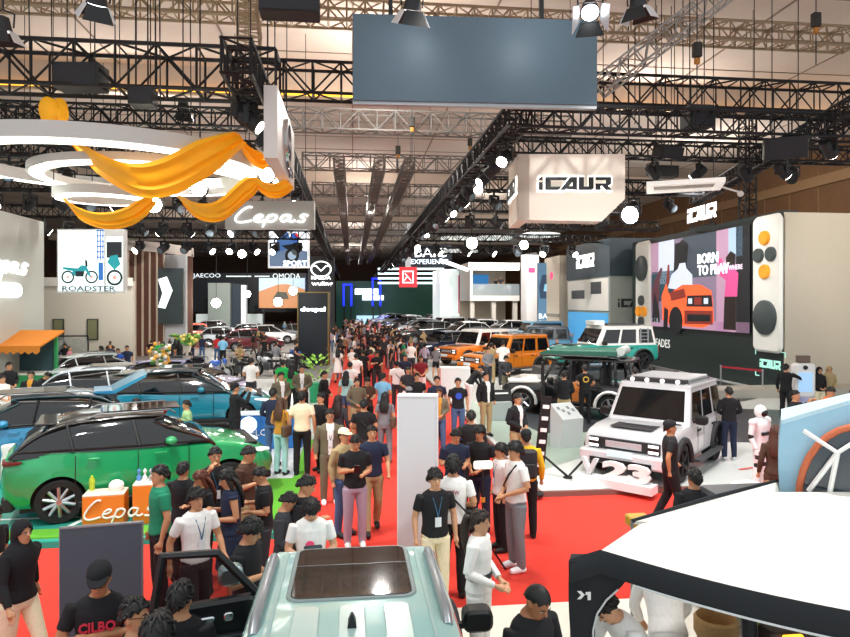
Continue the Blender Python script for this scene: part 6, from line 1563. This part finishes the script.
# beside and behind the mint car
pp(247, 514, 70, 'in black polo seen in profile close to the mint car bonnet', h=1.70, ps='phone', hair='thick', bot='d')
pp(284, 488, 78, 'in dark shirt looking down just behind the tablet holder', d=7.2, ps='down', hair='short', top='d', sleeve='long')
pp(303, 472, 80, 'in black behind the tablet holder by the turf strip', h=1.72, ps='phone', top='k')
pp(311, 493, 8, 'in white ringer tee reading a tablet in front of the mint car', h=1.66, ps='down', hair='thick', top='w', bot='d', extra=('tablet', 'pinkprint'), skin=2)
pp(196, 486, 42, 'in white tee with lanyard walking past the orange plinths', h=1.68, ps='walk2', hair='thick', top='w', bot='k', extra=('lanyard',), skin=0)
pp(160, 463, -62, 'in teal green tee and black trousers beside the orange plinth', d=7.7, ps='stand', top='t', bot='k')
pp(183, 460, 165, 'in black suit facing the green car', d=8.5, ps='front', sleeve='long', top='k', bot='k')
pp(204, 467, -55, 'with brown hair in black dress between black suit and phone user', d=8.15, ps='phone', hair='long', woman=True, haircol='5a2a18', top='k', bot='k', sleeve='long')
pp(215, 445, 25, 'in black shirt holding a phone to the mouth by the green car', d=8.65, ps='call', top='k', bot='k', extra=('lanyard',))
pp(231, 466, -70, 'with long black hair in sleeveless navy dress', d=7.75, ps='phone', hair='long', woman=True, top='n', bot='n', sleeve='none', lower='skirt', skin=0)
pp(246, 443, 70, 'in brown tee beside the green car nose', h=1.72, ps='phone', top='b', bot='h')
pp(264, 464, -80, 'in black tee facing the navy dress visitor', d=8.15, ps='phone', top='k', bot='d')
pp(435, 467, 10, 'in black polo and cream trousers with badge by the white partition', h=1.70, ps='stand', hair='thick', top='k', bot='c', extra=('lanyard',), skin=2)
pp(453, 454, 168, 'in white crew tee with red letters seen from behind', d=8.05, ps='front', hair='thick', top='w', bot='k', extra=('print', 'crossbody'))
pp(455, 426, 10, 'bearded in navy polo behind the white crew tee', h=1.72, ps='phone', top='n', bot='n')
pp(471, 409, 170, 'in black shirt seen from behind beyond the navy polo', h=1.72, ps='front', sleeve='long', top='k', bot='k')
pp(480, 424, -35, 'in black tee and navy trousers operating the phone tripod', h=1.72, ps='front', hair='thick', top='k', bot='n', skin=1)
pp(501, 442, -80, 'in white tee with lanyard standing behind the grey trousered friend', d=9.55, ps='stand', hair='thick', top='w', bot='k', extra=('lanyard',))
pp(516, 440, -75, 'in white tee and grey trousers with black crossbody bag', d=8.85, ps='front', hair='thick', top='w', bot='g', extra=('crossbody',), shoe='f2f2f2')
pp(526, 428, 172, 'in yellow jacket with dark backpack at the white stand corner', h=1.70, ps='stand', hair='cap', sleeve='long', top='y', bot='k', extra=('backpack',))
# aisle, middle
pp(330, 408, 5, 'in olive grey suit with white shirt and glasses facing us on the aisle', h=1.74, ps='stand', jacket=True, sleeve='long', top='o', bot='o', extra=('lanyard', 'glasses'), shoe='f0f0f0', feat=1)
pp(355, 432, 8, 'in black tee and lilac grey jeans looking at a phone', h=1.72, ps='phone', top='k', bot='v', extra=('phone',), shoe='e8e6e2', feat=1)
pp(344, 427, 40, 'in white cap and tan jacket behind the phone reader', h=1.70, ps='stand', hair='cap', capc='c', top='h', sleeve='long', bot='j')
pp(372, 424, 6, 'in navy tee and khaki trousers beside the phone reader', h=1.72, ps='walk2', top='n', bot='h', feat=1)
pp(302, 390, 175, 'in cream tee and black trousers seen from behind on the white floor', h=1.76, ps='stand', top='c', bot='k', z=ST)
pp(273, 387, 165, 'in navy jacket beside the brown bag carrier', h=1.72, ps='front', top='n', bot='j', sleeve='long', z=ST)
pp(281, 397, 150, 'in yellow top and dark vest with a brown shoulder bag', h=1.6, ps='front', hair='long', woman=True, haircol='4a2c1c', top='m', bot='q', extra=('handbag',), z=ST)
pp(235, 382, 120, 'all in black holding a camera beside the teal crossover', h=1.74, ps='photo', top='k', bot='k', sleeve='long', hair='cap', z=ST)
pp(281, 371, 30, 'in olive suit bending towards the teal crossover nose', h=1.72, ps='front', jacket=True, sleeve='long', top='o', bot='o', z=ST)
pp(283, 359, 175, 'in bright green tee, first of the green pair', h=1.70, ps='stand', top='G', bot='d', z=ST)
pp(292, 363, 170, 'in bright green tee, second of the green pair', h=1.66, ps='stand', top='G', bot='k', z=ST, woman=True, hair='long')
pp(302, 364, 5, 'in dark olive suit and white shirt facing us near the plant', h=1.76, ps='front', jacket=True, sleeve='long', top='o', bot='k', extra=('lanyard',), z=ST)
pp(324, 370, 70, 'in black jacket beside the leafy potted plant', h=1.72, ps='front', top='k', bot='k', sleeve='long')
pp(321, 392, -60, 'in black shirt holding out a hand by the cream tee', h=1.72, ps='point', top='k', bot='k', sleeve='long')
pp(338, 394, 160, 'with long dark hair in dark grey coat behind the olive suit', h=1.64, ps='stand', hair='long', woman=True, top='d', bot='k', sleeve='long', haircol='2a1814')
pp(364, 398, 170, 'in black tee with a purple pouch seen from behind', h=1.72, ps='front', top='k', bot='d', extra=('crossbody',))
pp(385, 391, 165, 'in grey top and grey trousers with a cream shoulder bag', h=1.64, ps='stand', hair='long', woman=True, top='g', bot='g', extra=('handbag',))
pp(346, 370, 170, 'in pale teal tee and shorts with bobbed hair', h=1.62, ps='stand', hair='long', woman=True, top='q', bot='j', lower='shorts')
pp(350, 361, 172, 'in white tee right behind the pale teal tee', h=1.72, ps='stand', top='w', bot='d')
pp(357, 377, 20, 'in olive shirt near the light blue shirt', h=1.70, ps='front', top='o', bot='h', sleeve='long')
pp(367, 376, 15, 'in brown shirt between olive shirt and light blue shirt', h=1.68, ps='phone', top='b', bot='k')
pp(383, 372, 150, 'in light blue shirt leaning over near the grey top', h=1.70, ps='front', top='l', bot='g')
pp(338, 347, 175, 'in white dress with crossbody strap walking away', h=1.64, ps='walk2', hair='long', woman=True, top='w', bot='w', lower='skirt', extra=('crossbody',))
pp(363, 349, 178, 'in loose black tee and black trousers at mid aisle', h=1.72, ps='stand', top='k', bot='k')
pp(377, 350, 10, 'in black tee with pale chest print at mid aisle', h=1.72, ps='phone', top='k', bot='d')
pp(371, 349, 178, 'in red tee between the two black tees at mid aisle', h=1.70, ps='stand', top='R', bot='k')
pp(356, 353, 178, 'in white shirt beside the loose black tee', h=1.70, ps='stand', top='w', bot='n')
pp(397, 360, 170, 'in white tee with black crossbody strap by the partition', h=1.72, ps='stand', top='w', bot='d', extra=('crossbody',))
pp(408, 366, 10, 'in black and white striped top near the maroon tee', h=1.66, ps='front', top='d', bot='w')
pp(405, 354, 5, 'in navy tee behind the striped top', h=1.70, ps='stand', top='n', bot='k')
pp(421, 355, 5, 'in maroon tee beyond the white partition', h=1.72, ps='front', top='r', bot='w')
pp(417, 372, 5, 'in black tee just behind the white partition', h=1.72, ps='stand', top='k', bot='k')
pp(409, 386, 175, 'in light grey cap behind the white partition', h=1.66, ps='stand', hair='cap', capc='g', top='k', bot='k')
pp(437, 375, 5, 'in navy polo behind the olive cardigan', h=1.74, ps='stand', top='n', bot='n')
pp(439, 387, -5, 'in mustard top with dark green cardigan and jeans', h=1.62, ps='front', hair='long', woman=True, jacket=True, inner='m', top='o', bot='j', sleeve='long', haircol='3a2218')
pp(458, 377, 0, 'in black tee with a blue round print and jeans', h=1.72, ps='stand', top='k', bot='j', extra=('bluedisc',), feat=1)
pp(486, 371, 25, 'in black jacket over white shirt and khaki trousers by the counter', h=1.74, ps='stand', jacket=True, sleeve='long', top='k', bot='h', z=ST)
pp(469, 360, 100, 'in black top and white trousers leaning behind the white counter', h=1.70, ps='bend', sleeve='long', top='k', bot='w', z=ST)
pp(488, 347, 20, 'in camouflage grey jacket before the all orange car', h=1.72, ps='front', top='g', bot='d', sleeve='long', z=ST)
pp(506, 355, 10, 'in dark hooded camouflage coat before the black jeep nose', d=24.2, ps='front', hair='thick', top='d', bot='o', sleeve='long', z=ST)
pp(491, 342, 160, 'in beige shirt beside the all orange car door', d=28.2, ps='photo', top='h', bot='h', z=ST)
pp(503, 340, 150, 'in white tee reaching into the all orange car', d=28.0, ps='front', top='w', bot='d', z=ST)
pp(517, 392, 35, 'in black jacket over white tee and khaki trousers holding a phone', h=1.72, ps='front', jacket=True, sleeve='long', top='k', bot='h', z=ST, feat=1)
pp(564, 370, 165, 'in black shirt and khaki trousers looking into the black jeep', h=1.70, ps='front', sleeve='long', top='k', bot='h', z=ST)
pp(585, 364, 172, 'in black tee with yellow ring print on the back', h=1.74, ps='front', top='k', bot='k', extra=('yellowprint',), z=ST)
pp(635, 367, 160, 'in light blue tee behind the white boxy car', h=1.70, ps='front', top='l', bot='j', z=ST)
pp(652, 365, 150, 'in black behind the white boxy car beside the light blue tee', h=1.70, ps='stand', top='k', bot='k', z=ST)
pp(658, 372, 0, 'in black with only the head above the white boxy car roof', h=1.68, ps='stand', top='k', bot='k', z=ST)
pp(675, 370, 5, 'in dark grey whose head shows over the white car roof, second one', h=1.68, ps='stand', top='d', bot='k', z=ST)
pp(557, 338, 0, 'in dark tee at the nose of the teal and white car', h=1.70, ps='stand', top='d', bot='k', z=ST)
pp(569, 330, 40, 'in orange shirt beneath the cream slab pillar', h=1.70, ps='photo', top='O', bot='d', z=ST)
pp(542, 338, 160, 'in white tee at the rear of the all orange car', h=1.72, ps='stand', top='w', bot='k', z=ST)
pp(670, 419, 78, 'in black cap and black shirt stepping past the white boxy car', h=1.74, ps='walk2', hair='cap', top='k', bot='k', sleeve='short', z=.012, skin=1)
pp(694, 466, 178, 'in black jacket seen from behind beyond the white awning', h=1.70, ps='stand', sleeve='long', top='k', bot='k', z=.012)
pp(729, 386, 170, 'in black sweatshirt with red hem behind the white boxy car', d=14.7, ps='front', sleeve='long', top='k', bot='n', z=ST, shoe='e0e0e0')
pp(776, 424, 155, 'with long brown hair in dark brown coat beside the white robot', h=1.70, ps='stand', hair='long', woman=True, haircol='4a2414', top='b', bot='b', sleeve='long')
pp(769, 468, -40, 'with light brown curls crouching below the brown coat', h=1.15, ps='bend', hair='long', woman=True, haircol='8a5a38', top='b', bot='k', lod=1)
pp(786, 363, 120, 'in black pointing at the standing touch screen machine', h=1.74, ps='point', sleeve='long', top='k', bot='k', z=ST)
pp(795, 389, 30, 'in black raising a phone above the blue lit tent', h=1.72, ps='photo', sleeve='long', top='k', bot='k', z=ST)
pp(819, 366, -5, 'in black headscarf and black top by the touch screen machine', h=1.62, ps='front', hair='hijab', woman=True, sleeve='long', top='k', bot='c', z=ST)
pp(829, 365, -10, 'in khaki headscarf by the plain wall', h=1.62, ps='front', hair='hijab', hijab='h', woman=True, sleeve='long', top='h', bot='h', z=ST)
pp(829, 385, 10, 'in orange shirt, the bareheaded one above the tent roof', h=1.70, ps='phone', top='O', bot='k', z=ST)
pp(853, 387, 20, 'in orange shirt with thick hair at the picture edge', h=1.70, ps='phone', hair='thick', top='O', bot='d', z=ST)
# stand on the other side
pp(9, 361, 60, 'in black standing beside the green kiosk', d=19.6, ps='front', sleeve='long', top='k', bot='k', z=ST)
pp(31, 370, 5, 'in mustard shirt and black jacket before the kiosk', h=1.70, ps='front', jacket=True, inner='m', sleeve='long', top='k', bot='k', z=ST)
pp(2, 374, 70, 'in white shirt at the picture edge near the kiosk', h=1.66, ps='front', top='w', bot='k', z=ST)
pp(35, 366, 80, 'in black jacket bending by the pale grey crossover', h=1.68, ps='bend', sleeve='long', top='k', bot='k', z=ST)
pp(136, 397, 60, 'in black shirt behind the green car roof', d=14.0, ps='front', top='k', bot='k', z=ST)
pp(164, 407, 170, 'in red cap behind the green car windshield', d=13.5, ps='stand', hair='cap', capc='R', top='r', bot='k', z=ST)
pp(187, 399, -70, 'in light green shirt beside the teal crossover', d=13.8, ps='front', top='e', bot='d', z=ST)
pp(251, 357, 172, 'in wide white shirt with black letters near the motorcycles', h=1.74, ps='front', hair='thick', top='w', bot='d', z=ST)
pp(127, 345, 20, 'in navy shirt in front of the slatted pavilion', h=1.72, ps='stand', top='n', bot='k')
pp(110, 343, 10, 'in dark navy behind the silver crossover roof', h=1.72, ps='stand', top='n', bot='n')
pp(118, 348, 10, 'in blue tee between two navy shirts', h=1.62, ps='stand', top='u', bot='k')
pp(97, 350, 10, 'in teal green tee behind the silver crossover', h=1.62, ps='stand', top='t', bot='k')
pp(159, 340, 0, 'in bright green tee before the brown slats', h=1.70, ps='stand', top='G', bot='k')
# figures on the balcony
X0, YB, WB_ = BALC
person('person in black standing on the white balcony beside the chairs', (X0 + WB_ * .58, YB + 1.2), 20, 'stand', 'k', 'k', lod=2, z=4.4)
person('person in dark grey sitting height on the balcony near the blue picture', (X0 + WB_ * .7, YB + 1.5), -20, 'front', 'd', 'k', lod=2, z=4.4, h=1.9)
for k, (fx, lab) in enumerate(((.28, 'under the blue picture'), (.85, 'at the outer end of the balcony'))):
    t = thing('chair', f'white chair {lab}', 'chair', (X0 + WB_ * fx, YB + 1.0, 4.4))
    MB().rbox((0, 0, .45), (.5, .5, .06), .05).build('seat', WHITE, t); MB().rbox((0, .24, .75), (.5, .06, .5), .05, axis=1).build('backrest', WHITE, t)
    for sx in (-1, 1):
        for sy in (-1, 1): MB().tube([(sx * .2, sy * .2, .45), (sx * .22, sy * .22, 0)], .02, seg=6).build('leg', GREY, t)
# ---- the crowd along the aisle and among the farther cars
rc = random.Random(11)
TOPS = 'kkkkkkkkkddnnwwwngbrtlhpRvc'; BOTS = 'kkddjjnghwb'
WHERE = [(-1.0, 3.5, 'on the red aisle')]
seen = {}
def crowd(n, xr, yr, where, z=0.0):
    k = 0; tries = 0
    while k < n and tries < n * 40:
        tries += 1
        y = math.exp(rc.uniform(math.log(yr[0]), math.log(yr[1]))); x = rc.uniform(*xr)
        if any((x - q[0][0]) ** 2 + (y - q[0][1]) ** 2 < .36 for q in PEOPLE): continue
        if -4.4 < x < -1.8 and 37.3 < y < 39.6: continue
        if 4.2 < x < 10.2 and 28.0 < y < 38.6 or 8.6 < x < 14.8 and 38.6 < y < 42.6: continue
        if x > 2.4 and any(abs(x - cx) < 2.75 and abs(y - cy) < 2.1 for _, _, _, cx, cy, _, _ in FARC): continue
        if x < -2 and any(abs(x - cx) < 2.7 and abs(y - cy) < 1.7 for _, _, _, cx, cy, _, _ in FARC): continue
        px = 425 + FPX * (x * CA - y * SA) / (x * SA + y * CA)
        if px < -10 or px > 860: continue
        w = rc.random() < .4; tp = rc.choice(TOPS); bt = rc.choice(BOTS)
        hr = rc.choice(('long', 'long', 'hijab', 'short')) if w else rc.choice(('short', 'short', 'short', 'cap', 'thick'))
        hj = rc.choice('khgwp') ; cp = rc.choice('kwRg')
        bag = rc.random() < .0
        bn = CN[bt][0] if bt == 'j' else CN[bt][0] + ' trousers'
        hn = {'long': 'long hair', 'hijab': CN[hj][0] + ' headscarf', 'short': 'short hair', 'cap': CN[cp][0] + ' cap', 'thick': 'thick hair'}[hr]
        dist = 'near' if y < 45 else 'middle' if y < 64 else 'far'
        fa = rc.choice((0, 0, 20, -20, 90, -90, 180, 180, 170, 190)); fn = 'facing us' if abs(fa) < 45 else 'back turned' if abs(fa) > 150 else 'side on'
        lab = f'in {CN[tp][0]} with {bn}, {hn}, {fn} {where}'
        seen.setdefault(lab, []).append(None)
        i = len(seen[lab])
        if i > 1: lab += {2: ', second', 3: ', third', 4: ', fourth', 5: ', fifth'}.get(i, ', another')
        PEOPLE.append(((x, y), z)); k += 1
        person('person ' + lab, (x, y), fa, rc.choice(('stand', 'walk2', 'front', 'stand', 'phone')), tp, bt, hr, w, rc.choice(('short', 'short', 'long')), lower='shorts' if rc.random() < .12 else 'long', hijab=hj, capc=cp, skin=rc.randrange(4), h=rc.uniform(1.56, 1.8), lod=2, z=z)
crowd(104, (-.9, 3.4), (31, 89), 'on the aisle')
crowd(24, (3.3, 5.4), (30, 84), 'by the far cars')
crowd(14, (6.2, 13), (44, 57), 'near the balcony')
crowd(38, (-10, -1.0), (31, 76), 'by the motorcycles')
crowd(12, (-16, -9), (30, 39), 'by the pavilion')
# ---------------------------------------------------------------- white humanoid robot
x, y = hd(760, 405, 1.62, ST)[0]
t = thing('humanoid_robot', 'white humanoid robot with black joints standing on the stand corner', 'robot', (x, y, ST), math.radians(25))
RW = mat('f2f3f4', .3, coat=.4); RJ = mat('16181b', .5)
MB().ball((0, -.01, 1.52), (.105, .12, .13)).build('head_shell', RW, t, 60); MB().ball((0, -.06, 1.5), (.085, .085, .085)).build('visor', mat('0c0e12', .1), t, 60)
MB().loft([[(rx * math.cos(2 * PI * k / 16), ry * math.sin(2 * PI * k / 16), z) for k in range(16)] for z, rx, ry in ((.86, .13, .1), (.95, .16, .12), (1.1, .15, .11), (1.25, .2, .14), (1.36, .19, .12), (1.4, .08, .07))]).build('torso_shell', RW, t, 50)
MB().tube([(0, 0, 1.36), (0, 0, 1.45)], .05).bb(-.12, .12, -.135, -.1, 1.08, 1.14).build('neck', RJ, t)
for s in (-1, 1):
    MB().ball((s * .24, 0, 1.33), .075).tube([(s * .25, 0, 1.28), (s * .28, .01, 1.1)], [.06, .05]).build('upper_arm', RW, t, 60)
    MB().ball((s * .28, .01, 1.06), .05).build('elbow_joint', RJ, t, 60)
    MB().tube([(s * .28, 0, 1.03), (s * .27, -.08, .85)], [.05, .04]).build('forearm', RW, t, 60)
    o = MB().rbox((s * .27, -.1, .78), (.05, .08, .1), .02).build('hand', RW, t)
    for k in range(4): MB().tube([(s * .27, -.13 + k * .02, .74), (s * .27, -.13 + k * .02, .68), (s * .26, -.135 + k * .02, .65)], .009, seg=6).build('finger', RJ, o)
    MB().tube([(s * .27, -.14, .79), (s * .27, -.18, .74)], .01, seg=6).build('thumb', RJ, o)
    MB().tube([(s * .1, 0, .9), (s * .11, -.01, .55)], [.085, .065]).build('thigh', RW, t, 60); MB().ball((s * .11, -.01, .5), .06).build('knee_joint', RJ, t, 60)
    MB().tube([(s * .11, 0, .47), (s * .11, .02, .12)], [.065, .05]).build('shin', RW, t, 60); MB().rbox((s * .11, -.04, .05), (.11, .27, .1), .04).build('foot', RW, t, 40)
t = thing('robot_base', 'low white boxy cart beside the robot feet', 'cart', (x - .45, y - .25, ST), .3)
MB().rbox((0, 0, .14), (.5, .34, .2), .06).build('body', RW, t, 40)
for sx in (-1, 1):
    for sy in (-1, 1): MB().lathe([(.06, -.03), (.06, .03)], (sx * .18, sy * .16, .06), axis='Y', seg=12, caps=True).build('wheel', RUBBER, t)
# ---------------------------------------------------------------- awning and roof tent on the near stand
TW = mat('f4f1e8', .75, noise=.03, scale=3); TK = mat('181c20', .8, noise=.15, scale=20)
def P3(px, d, z): q = at(px, d); return Vector((q[0], q[1], z))
O = P3(700, 5.0, 0.06)
t = thing('awning_tent', 'white awning roof with a deep black valance and black corner leg', 'tent', O)
A, B_, C_, D_ = P3(600, 4.72, 1.87), P3(905, 3.72, 1.84), P3(905, 5.6, 2.05), P3(775, 5.75, 2.0)
A2 = P3(640, 5.15, 1.92)
def L(v): return tuple(v - O)
n = 14; rows = []
for i in range(n + 1):
    u = i / n; row = []
    for j in range(n + 1):
        v = j / n
        near = A.lerp(B_, u); far = A2.lerp(D_, min(1, u / .5)) if u < .5 else D_.lerp(C_, (u - .5) / .5)
        p = near.lerp(far, v); p = p + Vector((0, 0, -.035 * math.sin(PI * u) * (1 - v) ** 2 - .03 * math.sin(PI * u) * math.sin(PI * v)))
        row.append(p)
    rows.append(row)
vs = [L(p) for r in rows for p in r]; m = len(vs); vs += [(a, b_, c - .02) for a, b_, c in vs]; fs = []
for i in range(n):
    for j in range(n):
        a = i * (n + 1) + j; q = (a, a + n + 1, a + n + 2, a + 1); fs += [q, tuple(k + m for k in reversed(q))]
MB().add(vs, fs).build('roof_fabric', TW, t, 50)
b = MB(); edge = [r[0] for r in rows]
lp = P3(570, 4.72, 1.80)
prof = []
for i, p in enumerate([lp] + edge):
    u = max(0, i - 1) / n; drop = .155
    q0 = p + Vector((0, 0, .012)); out = Vector((-.02, -.06, 0))
    prof.append([L(q0), L(q0 + out + Vector((0, 0, -drop * .55))), L(q0 + out + Vector((0, 0, -drop))), L(q0 + Vector((0, .03, -drop))), L(q0 + Vector((0, .03, -.02)))])
b.loft(prof); b.build('valance', TK, t, 40)
b = MB(); b.tube([tuple(Vector(r[2]) + Vector((0, -.01, -.005))) for r in prof[3:]], .008, seg=6); b.build('white_piping', mat('d9dcdc', .6), t)
# corner leg with the curved opening edge
b = MB(); b.loft([[L(P3(x0, 4.7, z)), L(P3(x1, 4.7, z)), L(P3(x1 + 2, 4.85, z)), L(P3(x0 + 2, 4.85, z))] for z, x0, x1 in ((.06, 573, 592), (1.0, 571, 593), (1.3, 570, 593), (1.42, 569, 597), (1.52, 568.5, 606), (1.62, 568.5, 622), (1.8, 569, 640))]); b.build('corner_leg', TK, t)
b = MB(); b.tube([L(P3(x1, 4.69, z)) for z, x1 in ((.06, 592), (1.0, 593), (1.3, 593), (1.42, 597), (1.52, 606), (1.6, 618))], .007, seg=6); b.build('white_piping', mat('d9dcdc', .6), t)
b = MB(); W_ = P3(583, 4.66, 1.58)
for k in range(2): b.add([tuple(W_ - O + Vector((k * .045 + a, -.012, c))) for a, c in ((-.05, -.03), (-.02, -.03), (.01, 0), (-.02, .03), (-.05, .03), (-.02, 0))], [tuple(range(6))]) if k == 0 else b.add([tuple(W_ - O + Vector((k * .045 + a, -.012, c - .01))) for a, c in ((-.03, .03), (.01, .03), (.01, -.03), (-.015, -.03), (-.015, .008), (-.03, .008))], [tuple(range(6))])
b.build('white_emblem', mat('e4e6e6', .6), t)
MB().tube([L(P3(757, 4.5, .06)), L(P3(748, 4.4, 1.72))], .05, seg=8).build('inner_leg', TK, t)
# side flap beyond the awning
F0, F1, F2, F3 = P3(632, 6.1, 1.62), P3(776, 6.6, 1.86), P3(782, 6.2, 1.8), P3(702, 5.95, 1.66)
O2 = P3(700, 6.1, .06)
t = thing('awning_flap', 'white side flap with a dark edge beyond the big awning roof', 'tent', O2)
q = [tuple(v - O2) for v in (F0, F3, F2, F1)]
MB().add(q + [(a, b_, c - .03) for a, b_, c in q], [(0, 1, 2, 3), (7, 6, 5, 4), (0, 4, 5, 1), (1, 5, 6, 2), (2, 6, 7, 3), (3, 7, 4, 0)]).build('flap_fabric', TW, t)
MB().tube([tuple(F0 - O2), tuple(F0.lerp(F1, .5) - O2 + Vector((0, 0, .02))), tuple(F1 - O2)], .02, seg=6).build('dark_edge', TK, t)
for f in (F0, F3): MB().tube([tuple(f - O2), (f.x - O2.x, f.y - O2.y, 0)], .014, seg=6).build('pole', GREY, t)
# yellow tool at the flap tip
c = P3(638, 6.3, .06)
t = thing('yellow_case', 'small yellow case on a stand at the tip of the white side flap', 'case', c)
MB().rbox((0, 0, 1.5), (.22, .16, .1), .03).build('case', mat('c8a030', .5), t); MB().tube([(0, 0, 0), (0, 0, 1.46)], .02, seg=6).build('stand', DARK, t)
# roof tent, lit blue, on its carrier
O3 = P3(830, 6.6, .06)
t = thing('roof_tent', 'blue lit roof tent with a round orange trimmed window and white poles', 'tent', O3)
BL = mat('9cc8de', .6, noise=.1, scale=4, bump=.2)
a0, a1, a2, a3 = P3(784, 6.0, 1.7), P3(910, 5.5, 1.7), P3(910, 6.4, 1.7), P3(782, 7.0, 1.7)
b0, b1, b2, b3 = P3(781, 6.0, 2.56), P3(910, 5.5, 2.98), P3(910, 6.4, 2.9), P3(781, 7.0, 2.5)
b = MB(); rings = []
for u in np.linspace(0, 1, 7):
    bulge = .05 * math.sin(PI * u); c = (a0 + a1 + a2 + a3) / 4
    ring = []
    for p, q in ((a0, b0), (a1, b1), (a2, b2), (a3, b3)):
        v = p.lerp(q, u); dv = (v - c); dv.z = 0; ring.append(tuple(v + dv.normalized() * bulge - O3))
    rings.append(ring)
b.loft(rings); b.build('tent_body', BL, t)
b = MB(); b.loft([[tuple(p + Vector((0, 0, dz)) - O3) for p in (b0, b1, b2, b3)] for dz in (0, .04)]); b.build('tent_roof', mat('bfe0ee', .6), t)
MB().loft([[tuple(p + Vector((0, 0, dz)) - O3) for p in (a0, a1, a2, a3)] for dz in (-.12, -.0)]).build('tent_floor', mat('e9e9e4', .5), t)
ux = (a1 - a0).normalized(); nx = Vector((ux.y, -ux.x, 0))
if nx.y > 0: nx = -nx
def WP(s_, z, o=.075): return tuple(a0 + ux * s_ + nx * o + Vector((0, 0, z)) - O3)
b = MB(); ring = [WP(.12 + .5 * (1 - math.cos(a)), .2 + .72 * math.sin(a)) for a in np.linspace(0, PI, 17)]
b.add(ring, [tuple(range(len(ring)))]); b.build('window', mat('3a4650', .15, coat=.5), t)
MB().tube([WP(.12 + .5 * (1 - math.cos(a)), .2 + .72 * math.sin(a), .085) for a in np.linspace(0, PI, 17)], .03, seg=8).build('window_trim', mat('c86a44', .6), t, 60)
MB().tube([WP(.16, .84, .12), WP(.42, .68, .16), WP(.66, .88, .12)], .022, seg=6).tube([WP(.42, .68, .16), WP(.2, .3, .12)], .022, seg=6).tube([WP(.42, .68, .16), WP(.36, .3, .12)], .022, seg=6).build('white_pole', WHITE, t)
MB().rbox((0, 0, .78), (1.5, 2.6, 1.3), .1).build('carrier_body', mat('3a3f44', .4), t)
# things under the awning
c = P3(694, 4.75, .06)
t = thing('side_table', 'grey folding table under the awning beside the white jackets', 'table', c)
MB().rbox((0, 0, .93), (.5, .4, .04), .06).build('table_top', mat('5b6268', .5), t)
for sx in (-1, 1):
    for sy in (-1, 1): MB().tube([(sx * .2, sy * .16, .92), (sx * .22, sy * .18, 0)], .015, seg=6).build('leg', DARK, t)
b = MB().lathe([(.05, 0), (.06, .02), (.06, .1), (.03, .13), (.045, .15), (.045, .2)], tuple(P3(690, 4.72, 1.01)), seg=14, caps=True); tag(b.build('camping_lantern', mat('1f5a34', .4), None, 40), 'small green camping lantern on the grey folding table', 'lantern')
c = P3(716, 5.15, .06)
t = thing('woven_basket', 'tan woven basket on a dark stool under the awning', 'basket', c)
MB().lathe([(.13, .92), (.17, 1.0), (.17, 1.1), (.15, 1.12), (.14, 1.0)], seg=20, caps=True).build('basket', mat('b08c5c', .8, noise=.3, scale=40), t, 40); MB().rbox((0, 0, .46), (.3, .3, .92), .1).build('stool', mat('1c1d20', .6), t, 40)
c = P3(790, 4.3, .06)
t = thing('fire_lantern', 'dark lantern with glowing orange bars under the awning', 'lantern', c)
MB().rbox((0, .06, .72), (.3, .16, 1.44), .03).build('body', mat('2a1a16', .6), t)
for dx, z0, z1 in ((-.08, 1.0, 1.33), (.08, 1.0, 1.33)): MB().rbox((dx, -.03, (z0 + z1) / 2), (.045, .04, z1 - z0), .015).build('glow_bar', glow('ffb02a', 3), t)
MB().rbox((0, -.03, 1.4), (.14, .04, .045), .015).build('glow_bar', glow('ffb02a', 3), t)
c = P3(764, 4.75, .06)
t = thing('potted_plant', 'small leafy plant between the awning leg and the glowing lantern', 'plant', c)
MB().lathe([(.08, 0), (.1, 1.05), (.09, 1.05)], seg=12, caps=True).build('pot', mat('6a6458', .6), t, 40)
b = MB(); r = random.Random(9)
for k in range(50):
    a = r.uniform(0, 2 * PI); u = r.random(); q = .13 * math.sqrt(r.random()); cc = Vector((q * math.cos(a), q * math.sin(a), 1.05 + u * .3)); v = Vector((math.cos(a), math.sin(a), .5)) * .09; s_ = Vector((-math.sin(a), math.cos(a), 0)) * .03
    b.add([cc, cc + v * .5 + s_, cc + v, cc + v * .5 - s_], [(0, 1, 2, 3)])
b.build('leaves', mat('7aa83a', .7), t)
c = P3(858, 4.4, .06)
t = thing('gear_cabinet', 'dark grey gear cabinet under the awning at the picture edge', 'cabinet', c)
MB().rbox((0, 0, .72), (.5, .5, 1.44), .03).build('body', mat('3c4448', .5), t)
for k in range(2): o = MB().bb(-.23, .23, -.265, -.25, .1 + k * .68, .72 + k * .68).build('door', mat('4a5256', .5), t); MB().bb(.12, .16, -.285, -.265, .35 + k * .68, .5 + k * .68).build('handle', CHROME, o)
c = hd(531, 574, 1.74, .06)[0]
o = MB().rbox((0, 0, 0), (.24, .02, .32), .02, M=Matrix.Rotation(-.7, 4, 'X'), axis=1).build('folder', mat('15181a', .5)); o.location = (c[0] + .22, c[1] - .3, 1.2); o.rotation_euler = (0, 0, .5)
MB().box((0, .015, .0), (.2, .006, .28), M=Matrix.Rotation(-.7, 4, 'X')).build('pages', mat('cfe0d4', .6), o)
tag(o, 'black folder with pale pages held by the shaven headed person', 'folder')
